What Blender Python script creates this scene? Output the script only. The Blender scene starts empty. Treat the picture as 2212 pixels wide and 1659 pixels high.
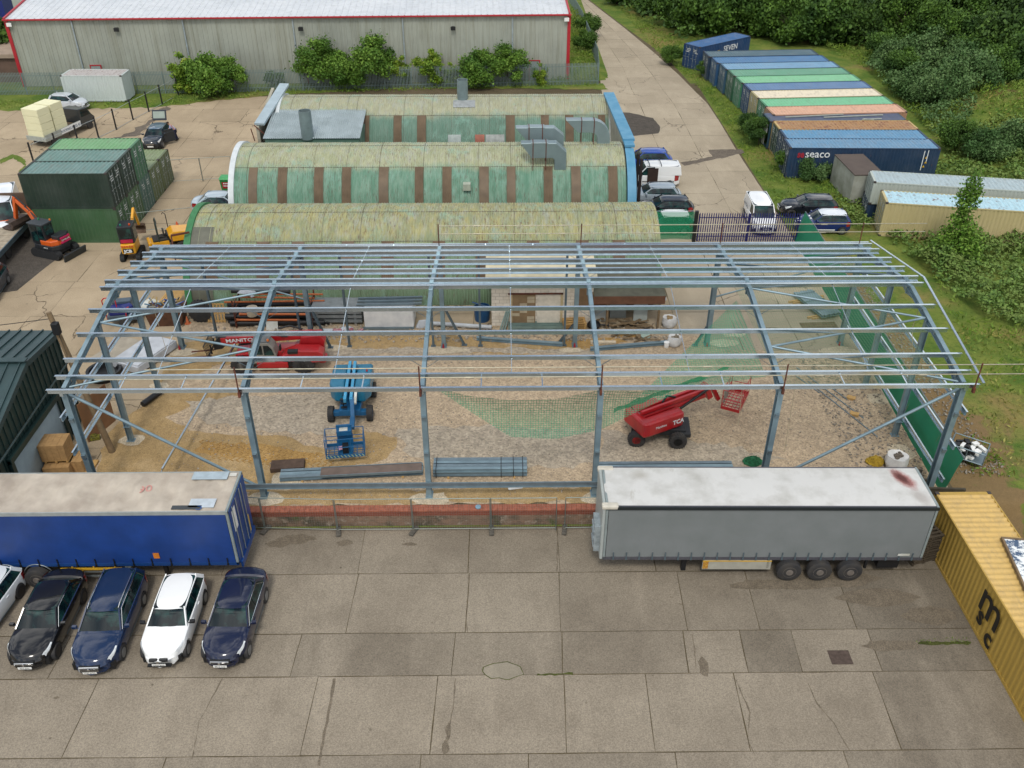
import bpy, bmesh, math, random
import numpy as np
from mathutils import Vector, Matrix, Quaternion, noise
rad = math.radians
R = random.Random(7)
S = bpy.context.scene
COL = S.collection

# ---------------------------------------------------------------- camera
CAM_H, CAM_PITCH, CAM_F, CAM_YAW = 28.03, 0.5916, 1963.85, 0.0111
cd = bpy.data.cameras.new('camera')
cam = bpy.data.objects.new('camera', cd)
COL.objects.link(cam)
cam.location = (0, 0, CAM_H)
cam.rotation_euler = (math.pi/2 - CAM_PITCH, 0, -CAM_YAW)
cd.sensor_width = 36
cd.lens = CAM_F/2212*36
cd.clip_start = 0.5
cd.clip_end = 900
S.camera = cam
S.render.resolution_x = 1024
S.render.resolution_y = 768

# ---------------------------------------------------------------- world: hazy bright cloud over a physical sky
SUN_EL, SUN_AZ = rad(56), rad(185)     # direction the light comes from
w = bpy.data.worlds.new('World')
S.world = w
w.use_nodes = True
nt = w.node_tree
nt.nodes.clear()
wo = nt.nodes.new('ShaderNodeOutputWorld')
bg = nt.nodes.new('ShaderNodeBackground')
sky = nt.nodes.new('ShaderNodeTexSky')
sky.sky_type = 'NISHITA'
sky.sun_disc = False
sky.sun_elevation = SUN_EL
sky.sun_rotation = SUN_AZ
sky.dust_density = 2.0
tc = nt.nodes.new('ShaderNodeTexCoord')
mp = nt.nodes.new('ShaderNodeMapping')
mp.inputs['Scale'].default_value = (1, 1, 2.2)
ns = nt.nodes.new('ShaderNodeTexNoise')
ns.inputs['Scale'].default_value = 3.2
ns.inputs['Detail'].default_value = 7
ns.inputs['Roughness'].default_value = .62
cr = nt.nodes.new('ShaderNodeValToRGB')
cr.color_ramp.elements[0].position = .40
cr.color_ramp.elements[1].position = .54
cm = nt.nodes.new('ShaderNodeMix')
cm.data_type = 'RGBA'
cm.inputs[7].default_value = (9.5, 9.6, 9.9, 1)
n2 = nt.nodes.new('ShaderNodeTexNoise')
n2.inputs['Scale'].default_value = 6.5
n2.inputs['Detail'].default_value = 8
cr2 = nt.nodes.new('ShaderNodeValToRGB')
cr2.color_ramp.elements[0].position = .35
cr2.color_ramp.elements[0].color = (4.5, 4.9, 5.6, 1)
cr2.color_ramp.elements[1].position = .65
cr2.color_ramp.elements[1].color = (14, 13.9, 13.7, 1)
nt.links.new(mp.outputs[0], n2.inputs[0])
nt.links.new(n2.outputs[0], cr2.inputs[0])
nt.links.new(cr2.outputs[0], cm.inputs[7])
nt.links.new(tc.outputs['Generated'], mp.inputs[0])
nt.links.new(mp.outputs[0], ns.inputs[0])
nt.links.new(ns.outputs[0], cr.inputs[0])
nt.links.new(cr.outputs[0], cm.inputs[0])
nt.links.new(sky.outputs[0], cm.inputs[6])
nt.links.new(cm.outputs[2], bg.inputs[0])
nt.links.new(bg.outputs[0], wo.inputs[0])
bg.inputs[1].default_value = 0.1

# ---------------------------------------------------------------- sun behind thin cloud
sd = bpy.data.lights.new('sun', 'SUN')
sun = bpy.data.objects.new('sun', sd)
COL.objects.link(sun)
sd.energy = 1.4
sd.angle = rad(12)
sd.color = (1, .95, .87)
sdir = Vector((math.sin(SUN_AZ)*math.cos(SUN_EL), math.cos(SUN_AZ)*math.cos(SUN_EL), math.sin(SUN_EL)))
sun.rotation_euler = sdir.to_track_quat('Z', 'Y').to_euler()
sun.location = (0, 0, 60)
S.view_settings.view_transform = 'Standard'
S.view_settings.look = 'None'
S.view_settings.exposure = 0.35
S.view_settings.gamma = 1
S.render.engine = 'CYCLES'
S.cycles.max_bounces = 5
S.cycles.transparent_max_bounces = 12

YZ = -0.84      # level of the front yard; the building site is 0


def G(px, py, h=0.0):
    """point of the level h seen at a place of the photograph (2212 px wide)"""
    u, v = (px-1106)/CAM_F, (py-829.5)/CAM_F
    s, c = math.sin(CAM_PITCH), math.cos(CAM_PITCH)
    z = (CAM_H-h)/(s+v*c)
    x, y = u*z, z*(c-v*s)
    return (x*math.cos(CAM_YAW)+y*math.sin(CAM_YAW), -x*math.sin(CAM_YAW)+y*math.cos(CAM_YAW))


# ---------------------------------------------------------------- materials
def lin(h):
    h = h.lstrip('#')
    o = []
    for i in (0, 2, 4):
        c = int(h[i:i+2], 16)/255
        o.append(c/12.92 if c <= .04045 else ((c+.055)/1.055)**2.4)
    return tuple(o)+(1,)


class NT:
    def __init__(s, name):
        s.m = bpy.data.materials.new(name)
        s.m.use_nodes = True
        s.t = s.m.node_tree
        s.b = s.t.nodes['Principled BSDF']
        s._tc = None

    def n(s, k, **kw):
        x = s.t.nodes.new(k)
        for a, b in kw.items():
            setattr(x, a, b)
        return x

    def l(s, a, b):
        s.t.links.new(a, b)

    def put(s, sock, v):
        if isinstance(v, bpy.types.NodeSocket):
            s.l(v, sock)
        else:
            sock.default_value = v

    def co(s, which='Object'):
        if not s._tc:
            s._tc = s.n('ShaderNodeTexCoord')
        return s._tc.outputs[which]

    def pos(s):
        return s.n('ShaderNodeNewGeometry').outputs['Position']

    def mapped(s, vec, scale=(1, 1, 1), rot=(0, 0, 0), loc=(0, 0, 0)):
        x = s.n('ShaderNodeMapping')
        s.l(vec, x.inputs[0])
        x.inputs['Scale'].default_value = scale
        x.inputs['Rotation'].default_value = rot
        x.inputs['Location'].default_value = loc
        return x.outputs[0]

    def noise(s, scale, detail=4, vec=None, rough=.55, dist=0):
        x = s.n('ShaderNodeTexNoise')
        x.inputs['Scale'].default_value = scale
        x.inputs['Detail'].default_value = detail
        x.inputs['Roughness'].default_value = rough
        x.inputs['Distortion'].default_value = dist
        s.l(vec if vec is not None else s.co(), x.inputs['Vector'])
        return x.outputs[0]

    def vor(s, scale, vec=None, feature='F1', out=0):
        x = s.n('ShaderNodeTexVoronoi', feature=feature)
        x.inputs['Scale'].default_value = scale
        s.l(vec if vec is not None else s.co(), x.inputs['Vector'])
        return x.outputs[out]

    def ramp(s, f, a, b, ca=(0, 0, 0, 1), cb=(1, 1, 1, 1)):
        x = s.n('ShaderNodeValToRGB')
        x.color_ramp.elements[0].position = a
        x.color_ramp.elements[1].position = b
        x.color_ramp.elements[0].color = ca
        x.color_ramp.elements[1].color = cb
        s.l(f, x.inputs[0])
        return x.outputs[0]

    def mix(s, f, a, b, mode='MIX'):
        x = s.n('ShaderNodeMix', data_type='RGBA', blend_type=mode)
        s.put(x.inputs[0], f)
        s.put(x.inputs[6], a)
        s.put(x.inputs[7], b)
        return x.outputs[2]

    def math(s, op, a, b=0.0):
        x = s.n('ShaderNodeMath', operation=op)
        s.put(x.inputs[0], a)
        s.put(x.inputs[1], b)
        return x.outputs[0]

    def bump(s, h, strength=.3, dist=.02):
        x = s.n('ShaderNodeBump')
        x.inputs['Strength'].default_value = strength
        x.inputs['Distance'].default_value = dist
        s.l(h, x.inputs['Height'])
        s.l(x.outputs[0], s.b.inputs['Normal'])

    def out(s, color=None, rough=None, metal=None, coat=None, spec=None):
        if color is not None:
            s.put(s.b.inputs['Base Color'], color)
        if rough is not None:
            s.put(s.b.inputs['Roughness'], rough)
        if metal is not None:
            s.b.inputs['Metallic'].default_value = metal
        if coat is not None:
            s.b.inputs['Coat Weight'].default_value = coat
            s.b.inputs['Coat Roughness'].default_value = .04
        if spec is not None:
            s.b.inputs['Specular IOR Level'].default_value = spec
        return s.m


_plain = {}


def plain(name, c, rough=.6, metal=0, vary=.12, scale=2.5, coat=None, bump=0, c2=None):
    """worn paint, metal, timber...: one colour broken up by soft noise"""
    k = (name, c)
    if k in _plain:
        return _plain[k]
    t = NT(name)
    a = lin(c)
    b = lin(c2) if c2 else tuple(x*(1-2*vary) for x in a[:3])+(1,)
    f = t.ramp(t.noise(scale, 6), .35, .68)
    col = t.mix(f, a, b)
    f2 = t.noise(scale*9, 3)
    col = t.mix(t.math('MULTIPLY', f2, vary), col, (a[0]*.5, a[1]*.48, a[2]*.45, 1))
    if bump:
        t.bump(t.noise(scale*12, 4), bump, .01)
    _plain[k] = t.out(col, rough, metal, coat)
    return _plain[k]


def paint(name, c, rough=.3):
    t = NT(name)
    a = lin(c)
    d = t.ramp(t.noise(1.6, 5), .5, .8)
    col = t.mix(t.math('MULTIPLY', d, .05), a, (.16, .14, .12, 1))
    return t.out(col, rough, .0, 1.0, .15)


def container_paint(name, c, fade=.3, rust=.35, roof=False):
    t = NT(name)
    a = lin(c)
    pale = tuple(min(1, x*.75+.16) for x in a[:3])+(1,)
    v = t.pos()
    big = t.ramp(t.noise(.9, 5, v), .4, .75)
    col = t.mix(t.math('MULTIPLY', big, fade), a, pale)
    st = t.ramp(t.noise(3.0, 4, t.mapped(v, (2.2, 2.2, .22)) if not roof else v), .5, .8)
    col = t.mix(t.math('MULTIPLY', st, .35), col, tuple(x*.55 for x in a[:3])+(1,))
    if roof:
        dk = t.ramp(t.noise(2.4, 7, t.mapped(v, (1.6, .5, 1)), .75), .48, .68)
        col = t.mix(t.math('MULTIPLY', dk, .38), col, (.16, .13, .10, 1))
    r1 = t.ramp(t.noise(2.6, 8, t.mapped(v, (1.5, 1.5, .5)) if not roof else v, .7), .66-.12*rust, .74-.08*rust)
    col = t.mix(t.math('MULTIPLY', r1, min(1, rust*1.8)), col, lin('#6b3a22'))
    return t.out(col, .55, 0)


def concrete(name, c, dark, speck=1.0, stain=.5, cracks=.6, tone=True):
    t = NT(name)
    v = t.pos()
    a, d = lin(c), lin(dark)
    f = t.ramp(t.noise(.22, 7, v, .62), .38, .7)
    col = t.mix(t.math('MULTIPLY', f, stain), a, d)
    f = t.ramp(t.noise(1.1, 6, v, .7), .5, .78)
    col = t.mix(t.math('MULTIPLY', f, stain*.6), col, d)
    if tone:
        at = t.n('ShaderNodeAttribute', attribute_name='tone')
        col = t.mix(1.0, col, at.outputs['Color'], 'MULTIPLY')
    pl = t.ramp(t.noise(.55, 6, t.mapped(v, (1, .28, 1), (0, 0, rad(24))), .65), .52, .78)
    col = t.mix(t.math('MULTIPLY', pl, .4), col, tuple(min(1, q*1.45) for q in a[:3])+(1,))
    sp_ = t.n('ShaderNodeTexVoronoi')
    sp_.inputs['Scale'].default_value = 1.1
    t.l(t.mapped(v, (1, 1, 0)), sp_.inputs['Vector'])
    dd = t.math('ADD', sp_.outputs['Distance'], t.math('MULTIPLY', t.math('SUBTRACT', t.noise(9, 4, v), .5), .10))
    drip = t.math('MULTIPLY', t.ramp(dd, .035, .07, (1, 1, 1, 1), (0, 0, 0, 1)), t.ramp(t.noise(.5, 3, v), .5, .6))
    col = t.mix(t.math('MULTIPLY', drip, .6), col, lin('#3d362c'))
    ag = t.noise(17, 4, v, .95)
    col = t.mix(1.0, col, t.ramp(ag, .34, .66, (1-.42*speck, 1-.43*speck, 1-.43*speck, 1), (1+.32*speck, 1+.29*speck, 1+.25*speck, 1)), 'MULTIPLY')
    if cracks:
        nz = t.n('ShaderNodeTexNoise')
        nz.inputs['Scale'].default_value = .9
        nz.inputs['Detail'].default_value = 5
        t.l(v, nz.inputs['Vector'])
        vv = t.n('ShaderNodeVectorMath', operation='MULTIPLY_ADD')
        t.l(nz.outputs[1], vv.inputs[0])
        vv.inputs[1].default_value = (1.3, 1.3, 1.3)
        t.l(v, vv.inputs[2])
        e = t.vor(.23, vv.outputs[0], 'DISTANCE_TO_EDGE')
        line = t.ramp(e, .004, .010, (1, 1, 1, 1), (0, 0, 0, 1))
        msk = t.ramp(t.noise(.13, 2, v), .50, .56)
        k = t.math('MULTIPLY', t.math('MULTIPLY', line, msk), cracks)
        col = t.mix(k, col, lin('#4a3f33'))
    t.bump(ag, .25, .01)
    return t.out(col, .92, 0, None, .25)


def gravel(name, stops, scale=9, big=.25, bump=.6):
    t = NT(name)
    v = t.pos()
    x = t.n('ShaderNodeValToRGB')
    els = x.color_ramp.elements
    for i, (p, c) in enumerate(stops):
        e = els[i] if i < 2 else els.new(p)
        e.position = p
        e.color = lin(c)
    t.l(t.ramp(t.noise(big, 7, v, .65), .3, .72), x.inputs[0])
    cells = t.n('ShaderNodeTexVoronoi')
    cells.inputs['Scale'].default_value = scale
    t.l(v, cells.inputs['Vector'])
    sp = t.n('ShaderNodeSeparateColor')
    t.l(cells.outputs['Color'], sp.inputs[0])
    col = t.mix(1.0, x.outputs[0], t.ramp(sp.outputs[0], .0, 1.0, (.74, .74, .75, 1), (1.26, 1.25, 1.23, 1)), 'MULTIPLY')
    col = t.mix(1.0, col, t.ramp(t.noise(2.2, 5, v, .7), .3, .7, (.8, .79, .77, 1), (1.14, 1.13, 1.12, 1)), 'MULTIPLY')
    t.bump(cells.outputs['Distance'], bump, .03)
    return t.out(col, .95, 0, None, .2)


def leaf_mat(name, c1, c2, c3, big=.35):
    t = NT(name)
    geo = t.n('ShaderNodeNewGeometry')
    r = geo.outputs['Random Per Island']
    col = t.mix(t.ramp(r, .1, .9), lin(c1), lin(c2))
    f = t.ramp(t.noise(big, 4, geo.outputs['Position'], .6), .42, .66)
    col = t.mix(f, col, lin(c3))
    t.b.inputs['Transmission Weight'].default_value = 0
    return t.out(col, .65, 0, None, .25)


M = {}
M['steel'] = plain('blue_grey_steel', '#859ca6', .40, .35, .14, 1.2)
M['steel_dark'] = plain('dark_steel', '#5b6b73', .5, .3, .12, 2)
M['galv'] = plain('bright_galvanised_steel', '#c8d5dc', .22, .92, .06, 4)
M['galv_dull'] = plain('dull_galvanised_steel', '#7f9098', .45, .6, .10, 3)
M['rust'] = plain('rusty_steel', '#6a3826', .8, 0, .2, 5, c2='#3d241b')
M['black'] = plain('black_plastic', '#15171a', .5, 0, .1, 3)
M['rubber'] = plain('tyre_rubber', '#26272a', .8, 0, .1, 3, c2='#3a3733')
M['rim'] = plain('alloy_rim', '#8d9195', .35, .7, .1, 3)
M['rim_dark'] = plain('black_rim', '#1c1d20', .4, .3, .1, 3)
M['chrome'] = plain('chrome', '#d5d8db', .12, 1, .02, 3)
M['white'] = plain('white_paint', '#e4e5e2', .4, 0, .04, 2)
M['whitedirty'] = plain('weathered_white_paint', '#cfd2cf', .6, 0, .10, 1.5, c2='#a9aa9c')
M['timber'] = plain('new_timber', '#c09a5f', .8, 0, .12, 4)
M['oldtimber'] = plain('weathered_timber', '#7f6b4f', .85, 0, .2, 4)
M['orange_plastic'] = plain('orange_drain_pipe', '#b5622f', .5, 0, .1, 3)
M['brick'] = None
M['redlamp'] = plain('red_lamp_glass', '#8e1218', .15, 0, .05, 3, 1.0)
M['lamp'] = plain('clear_lamp_glass', '#dfe5e8', .12, 0, .08, 9, 1.0)
M['plate'] = plain('number_plate', '#dfe0dc', .5, 0, .03, 3)


def glass_mat():
    t = NT('tinted_car_glass')
    f = t.ramp(t.noise(1.4, 5), .44, .6)
    col = t.mix(f, lin('#08161a'), lin('#1d3f3c'))
    return t.out(col, .05, 0, None, .45)


M['glass'] = glass_mat()


# ---------------------------------------------------------------- mesh helpers
class MB:
    def __init__(s):
        s.v, s.f, s.mi = [], [], []
        s.cur = 0

    def add(s, vs, fs, mi=None):
        o = len(s.v)
        s.v += [tuple(x) for x in vs]
        s.f += [tuple(i+o for i in f) for f in fs]
        s.mi += [s.cur if mi is None else mi]*len(fs)
        return s

    def box(s, c, d, rz=0, mi=None, top=None, rot=None):
        """centre c, size d; top=(kx,ky) narrows the top"""
        x, y, z = d[0]/2, d[1]/2, d[2]/2
        kx, ky = top or (1, 1)
        p = [(-x, -y, -z), (x, -y, -z), (x, y, -z), (-x, y, -z), (-x*kx, -y*ky, z), (x*kx, -y*ky, z), (x*kx, y*ky, z), (-x*kx, y*ky, z)]
        m = rot if rot is not None else Matrix.Rotation(rz, 3, 'Z')
        vs = [m @ Vector(q)+Vector(c) for q in p]
        return s.add(vs, [(3, 2, 1, 0), (4, 5, 6, 7), (0, 1, 5, 4), (1, 2, 6, 5), (2, 3, 7, 6), (3, 0, 4, 7)], mi)

    def b2(s, x0, x1, y0, y1, z0, z1, mi=None, top=None):
        return s.box(((x0+x1)/2, (y0+y1)/2, (z0+z1)/2), (x1-x0, y1-y0, z1-z0), 0, mi, top)

    def prof(s, pts, p, q, up=(0, 0, 1), mi=None, caps=True):
        """closed 2-D outline swept from p to q; outline x = sideways, y = up"""
        p, q = Vector(p), Vector(q)
        d = (q-p).normalized()
        u = Vector(up)
        if abs(d.dot(u)) > .98:
            u = Vector((0, 1, 0))
        r = d.cross(u).normalized()
        u = r.cross(d).normalized()
        n = len(pts)
        vs = [p+r*a+u*b for a, b in pts]+[q+r*a+u*b for a, b in pts]
        fs = [(i, (i+1) % n, n+(i+1) % n, n+i) for i in range(n)]
        if caps:
            fs += [tuple(range(n-1, -1, -1)), tuple(range(n, 2*n))]
        return s.add(vs, fs, mi)

    def bar(s, p, q, w, h=None, up=(0, 0, 1), mi=None):
        h = h or w
        return s.prof([(-w/2, -h/2), (w/2, -h/2), (w/2, h/2), (-w/2, h/2)], p, q, up, mi)

    def hsec(s, p, q, b, h, t=.02, up=(0, 0, 1), mi=None):
        w = t*.35
        o = [(-b/2, -h/2), (b/2, -h/2), (b/2, -h/2+t), (w, -h/2+t), (w, h/2-t), (b/2, h/2-t), (b/2, h/2), (-b/2, h/2), (-b/2, h/2-t), (-w, h/2-t), (-w, -h/2+t), (-b/2, -h/2+t)]
        return s.prof(o, p, q, up, mi)

    def zsec(s, p, q, b, h, t=.012, flip=1, up=(0, 0, 1), mi=None):
        f = flip
        o = [(-b*f, -h/2), (t/2*f, -h/2), (t/2*f, h/2-t), (b*f, h/2-t), (b*f, h/2), (-t/2*f, h/2), (-t/2*f, -h/2+t), (-b*f, -h/2+t)]
        if f < 0:
            o = o[::-1]
        return s.prof(o, p, q, up, mi)

    def tube(s, p, q, r, n=8, r2=None, mi=None, caps=True):
        p, q = Vector(p), Vector(q)
        d = (q-p)
        if d.length < 1e-6:
            return s
        d.normalize()
        a = d.orthogonal().normalized()
        b = d.cross(a)
        r2 = r if r2 is None else r2
        vs = [p+(a*math.cos(t)+b*math.sin(t))*r for t in [2*math.pi*i/n for i in range(n)]]
        vs += [q+(a*math.cos(t)+b*math.sin(t))*r2 for t in [2*math.pi*i/n for i in range(n)]]
        fs = [(i, (i+1) % n, n+(i+1) % n, n+i) for i in range(n)]
        if caps:
            fs += [tuple(range(n-1, -1, -1)), tuple(range(n, 2*n))]
        return s.add(vs, fs, mi)

    def path(s, pts, r, n=6, mi=None):
        for a, b in zip(pts, pts[1:]):
            s.tube(a, b, r, n, mi=mi)
        return s

    def slab(s, pts, z0, z1, mi=None):
        """vertical prism over a plan outline (counter-clockwise)"""
        n = len(pts)
        vs = [(x, y, z0) for x, y in pts]+[(x, y, z1) for x, y in pts]
        return s.add(vs, [(i, (i+1) % n, n+(i+1) % n, n+i) for i in range(n)]+[tuple(range(n-1, -1, -1)), tuple(range(n, 2*n))], mi)

    def side(s, pts, y0, y1, mi=None, taper=0):
        """prism over a side (x,z) outline between y0 and y1"""
        n = len(pts)
        vs = [(x, y0, z) for x, z in pts]+[(x, y1, z) for x, z in pts]
        return s.add(vs, [(i, n+i, n+(i+1) % n, (i+1) % n) for i in range(n)]+[tuple(range(n)), tuple(range(2*n-1, n-1, -1))], mi)

    def loft(s, rings, closed=True, mi=None, caps=True):
        n = len(rings[0])
        o = len(s.v)
        vs = [p for r in rings for p in r]
        fs = []
        for k in range(len(rings)-1):
            for i in range(n if closed else n-1):
                j = (i+1) % n
                fs.append((k*n+i, k*n+j, (k+1)*n+j, (k+1)*n+i))
        if caps and closed:
            fs += [tuple(range(n-1, -1, -1)), tuple((len(rings)-1)*n+i for i in range(n))]
        return s.add(vs, fs, mi)

    def lathe(s, prof, c=(0, 0, 0), axis='Z', n=20, mi=None):
        """prof = [(radius, height)]"""
        rings = []
        for r, h in prof:
            ring = []
            for i in range(n):
                t = 2*math.pi*i/n
                a, b = r*math.cos(t), r*math.sin(t)
                p = (a, b, h) if axis == 'Z' else ((a, -h, b) if axis == 'Y' else (h, a, b))
                ring.append((p[0]+c[0], p[1]+c[1], p[2]+c[2]))
            rings.append(ring)
        return s.loft(rings, True, mi, True)

    def build(s, name, mats, parent=None, smooth=None, bevel=0, seg=2):
        me = bpy.data.meshes.new(name)
        me.from_pydata(s.v, [], s.f)
        if not isinstance(mats, (list, tuple)):
            mats = [mats]
        for m in mats:
            me.materials.append(m)
        if len(mats) > 1:
            me.polygons.foreach_set('material_index', s.mi)
        if s.f:
            bm = bmesh.new()
            bm.from_mesh(me)
            bmesh.ops.recalc_face_normals(bm, faces=bm.faces)
            bm.to_mesh(me)
            bm.free()
        if smooth:
            me.polygons.foreach_set('use_smooth', [True]*len(me.polygons))
            me.set_sharp_from_angle(angle=rad(smooth))
        o = bpy.data.objects.new(name, me)
        COL.objects.link(o)
        if parent:
            o.parent = parent
        if bevel:
            b = o.modifiers.new('bevel', 'BEVEL')
            b.width = bevel
            b.segments = seg
            b.limit_method = 'ANGLE'
            b.angle_limit = rad(35)
        return o


def tag(o, label=None, cat=None, group=None, kind=None):
    if label:
        o['label'] = label
    if cat:
        o['category'] = cat
    if group:
        o['group'] = group
    if kind:
        o['kind'] = kind
    return o


def thing(name, label, cat, loc=(0, 0, 0), rz=0, group=None):
    o = bpy.data.objects.new(name, None)
    o.empty_display_size = .3
    COL.objects.link(o)
    o.location = loc
    o.rotation_euler = (0, 0, rz)
    return tag(o, label, cat, group)


def kids(o):
    return [c for c in bpy.data.objects if c.parent == o]


def dup(o, parent=None, **kw):
    c = o.copy()
    COL.objects.link(c)
    c.parent = parent
    for ch in kids(o):
        dup(ch, c)
    for k, v in kw.items():
        c[k] = v
    return c


def text(s, name, size, mat, parent, loc, rot, depth=.004, xs=1.0, align='CENTER', shear=0, bold=0.0):
    cu = bpy.data.curves.new(name, 'FONT')
    cu.body = s
    cu.size = size
    cu.extrude = depth
    cu.align_x = align
    cu.shear = shear
    cu.offset = bold
    cu.resolution_u = 3
    tmp = bpy.data.objects.new(name, cu)
    COL.objects.link(tmp)
    dg = bpy.context.evaluated_depsgraph_get()
    me = bpy.data.meshes.new_from_object(tmp.evaluated_get(dg))
    bpy.data.objects.remove(tmp)
    bpy.data.curves.remove(cu)
    me.materials.clear()
    me.materials.append(mat)
    o = bpy.data.objects.new(name, me)
    COL.objects.link(o)
    o.parent = parent
    o.location = loc
    o.rotation_euler = rot
    o.scale = (xs, 1, 1)
    return o


def jag(pts, step=.6, amp=.15, seed=0):
    """roughen a plan outline"""
    rr = random.Random(seed)
    out = []
    n = len(pts)
    for i in range(n):
        a, b = Vector(pts[i][:2]), Vector(pts[(i+1) % n][:2])
        d = b-a
        k = max(1, int(d.length/step))
        nm = Vector((-d.y, d.x)).normalized() if d.length else Vector((0, 0))
        for j in range(k):
            p = a+d*(j/k)
            q = nm*(rr.uniform(-amp, amp)+amp*1.2*noise.noise(Vector((p.x*.6, p.y*.6, seed))))
            out.append((p.x+q.x, p.y+q.y))
    return out


def sheet(name, pts, z, mat, step=0, amp=0, seed=0, kind='structure', parent=None):
    if step:
        pts = jag(pts, step, amp, seed)
    mb = MB()
    mb.add([(x, y, z) for x, y in pts], [tuple(range(len(pts)))])
    me = bpy.data.meshes.new(name)
    bm = bmesh.new()
    vs = [bm.verts.new(p) for p in mb.v]
    f = bm.faces.new(vs)
    bm.normal_update()
    if f.normal.z < 0:
        f.normal_flip()
    bmesh.ops.triangulate(bm, faces=[f])
    bm.to_mesh(me)
    bm.free()
    me.materials.append(mat)
    o = bpy.data.objects.new(name, me)
    COL.objects.link(o)
    if parent:
        o.parent = parent
    else:
        tag(o, kind=kind)
    return o


def slabs(name, polys, z, mat, gap=.02, step=1.2, amp=.012, seed=1):
    """concrete slabs with open joints between them; tone varies from slab to slab"""
    me = bpy.data.meshes.new(name)
    bm = bmesh.new()
    lay = bm.faces.layers.float.new('tone_f')
    rr = random.Random(seed)
    for poly, tone in polys:
        c = Vector((sum(p[0] for p in poly)/len(poly), sum(p[1] for p in poly)/len(poly)))
        q = []
        n = len(poly)
        for i in range(n):
            a, b, d = Vector(poly[i-1]), Vector(poly[i]), Vector(poly[(i+1) % n])
            e1, e2 = (a-b).normalized(), (d-b).normalized()
            q.append(tuple(b+(e1+e2)*gap))
        q = jag(q, step, amp, rr.random()*99)
        f = bm.faces.new([bm.verts.new((x, y, z)) for x, y in q])
        f.normal_update()
        if f.normal.z < 0:
            f.normal_flip()
        f[lay] = tone
    bmesh.ops.triangulate(bm, faces=bm.faces[:])
    tones = [f[lay] for f in bm.faces]
    bm.to_mesh(me)
    bm.free()
    at = me.attributes.new('tone', 'FLOAT_COLOR', 'FACE')
    arr = []
    for t in tones:
        arr += [t, t*.995, t*.985, 1]
    at.data.foreach_set('color', arr)
    me.materials.append(mat)
    o = bpy.data.objects.new(name, me)
    COL.objects.link(o)
    return tag(o, kind='structure')
# ================================================================ ground
conc_yard = concrete('yard_concrete', '#8d8577', '#5f574c', 1.0, .5, .0)
conc_back = concrete('back_concrete', '#aa9b83', '#877963', .8, .55, .8)
conc_road = concrete('road_concrete', '#a69c89', '#857b69', .8, .5, .6)
dirt = gravel('joint_dirt', [(0, '#4d4534'), (1, '#665c48')], 20)
tarmac = gravel('old_tarmac', [(0, '#5d564e'), (1, '#6f675d')], 22, .4, .3)
tarmac_dk = gravel('fresh_tarmac', [(0, '#47433e'), (1, '#544f49')], 24, .5, .4)
site_gravel = gravel('crushed_stone', [(0, '#a09079'), (.5, '#a99881'), (1, '#b19f86')], 13, .16, .4)
stone_pale = gravel('loose_grey_stone', [(0, '#9b9181'), (1, '#a69b8a')], 10, .3, .5)
sand = gravel('yellow_sand', [(0, '#957f5c'), (.5, '#a08860'), (1, '#aa9470')], 34, .5, .3)
sand_dk = gravel('damp_sand', [(0, '#94764a'), (.5, '#a0814f'), (1, '#ab8f62')], 30, .6, .3)
mortar = gravel('poured_concrete', [(0, '#b0a38c'), (1, '#c3b8a2')], 25, .8, .2)


def grass_mat():
    t = NT('rough_grass')
    v = t.pos()
    c = t.mix(t.ramp(t.noise(.35, 6, v, .65), .4, .62), lin('#4f6829'), lin('#727c39'))
    c = t.mix(t.ramp(t.noise(.12, 5, v, .6), .54, .66), c, lin('#857748'))
    c = t.mix(t.ramp(t.noise(4, 4, v, .8), .5, .8), c, lin('#34471f'))
    at = t.n('ShaderNodeAttribute', attribute_name='bare')
    k = t.math('ADD', at.outputs['Fac'], t.math('MULTIPLY', t.math('SUBTRACT', t.noise(.8, 6, v, .7), .5), 1.1))
    c = t.mix(t.ramp(k, .45, .62), c, t.mix(t.noise(3, 5, v, .8), lin('#8a7350'), lin('#6d5c40')))
    t.bump(t.noise(9, 4, v, .8), .8, .08)
    return t.out(c, .95, 0, None, .15)


def ground_h(x, y):
    """lie of the land: level where paved, rolling in the wild part on the right"""
    if y < 31.5 and -60 < x < 21.6:
        return YZ-.03
    z = -.03
    if y < 31.5 and x >= 21.6:
        z = -.03+(YZ)*max(0, min(1, (25.5-x)/4.0)) if x < 25.5 else -.03
    if x > 24:
        k = min(1, (x-24)/10)
        z += k*(.5*noise.noise(Vector((x*.08, y*.08, 3)))+.22*noise.noise(Vector((x*.3, y*.3, 9))))
        d = math.hypot((x-50)/9, (y-88)/9)
        z += 2.2*max(0, 1-d*d)
    if y > 101 and x < 10.5:
        z += .9*min(1, max(0, (x+5)/12))*min(1, (y-101)/3)
    return z


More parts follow.
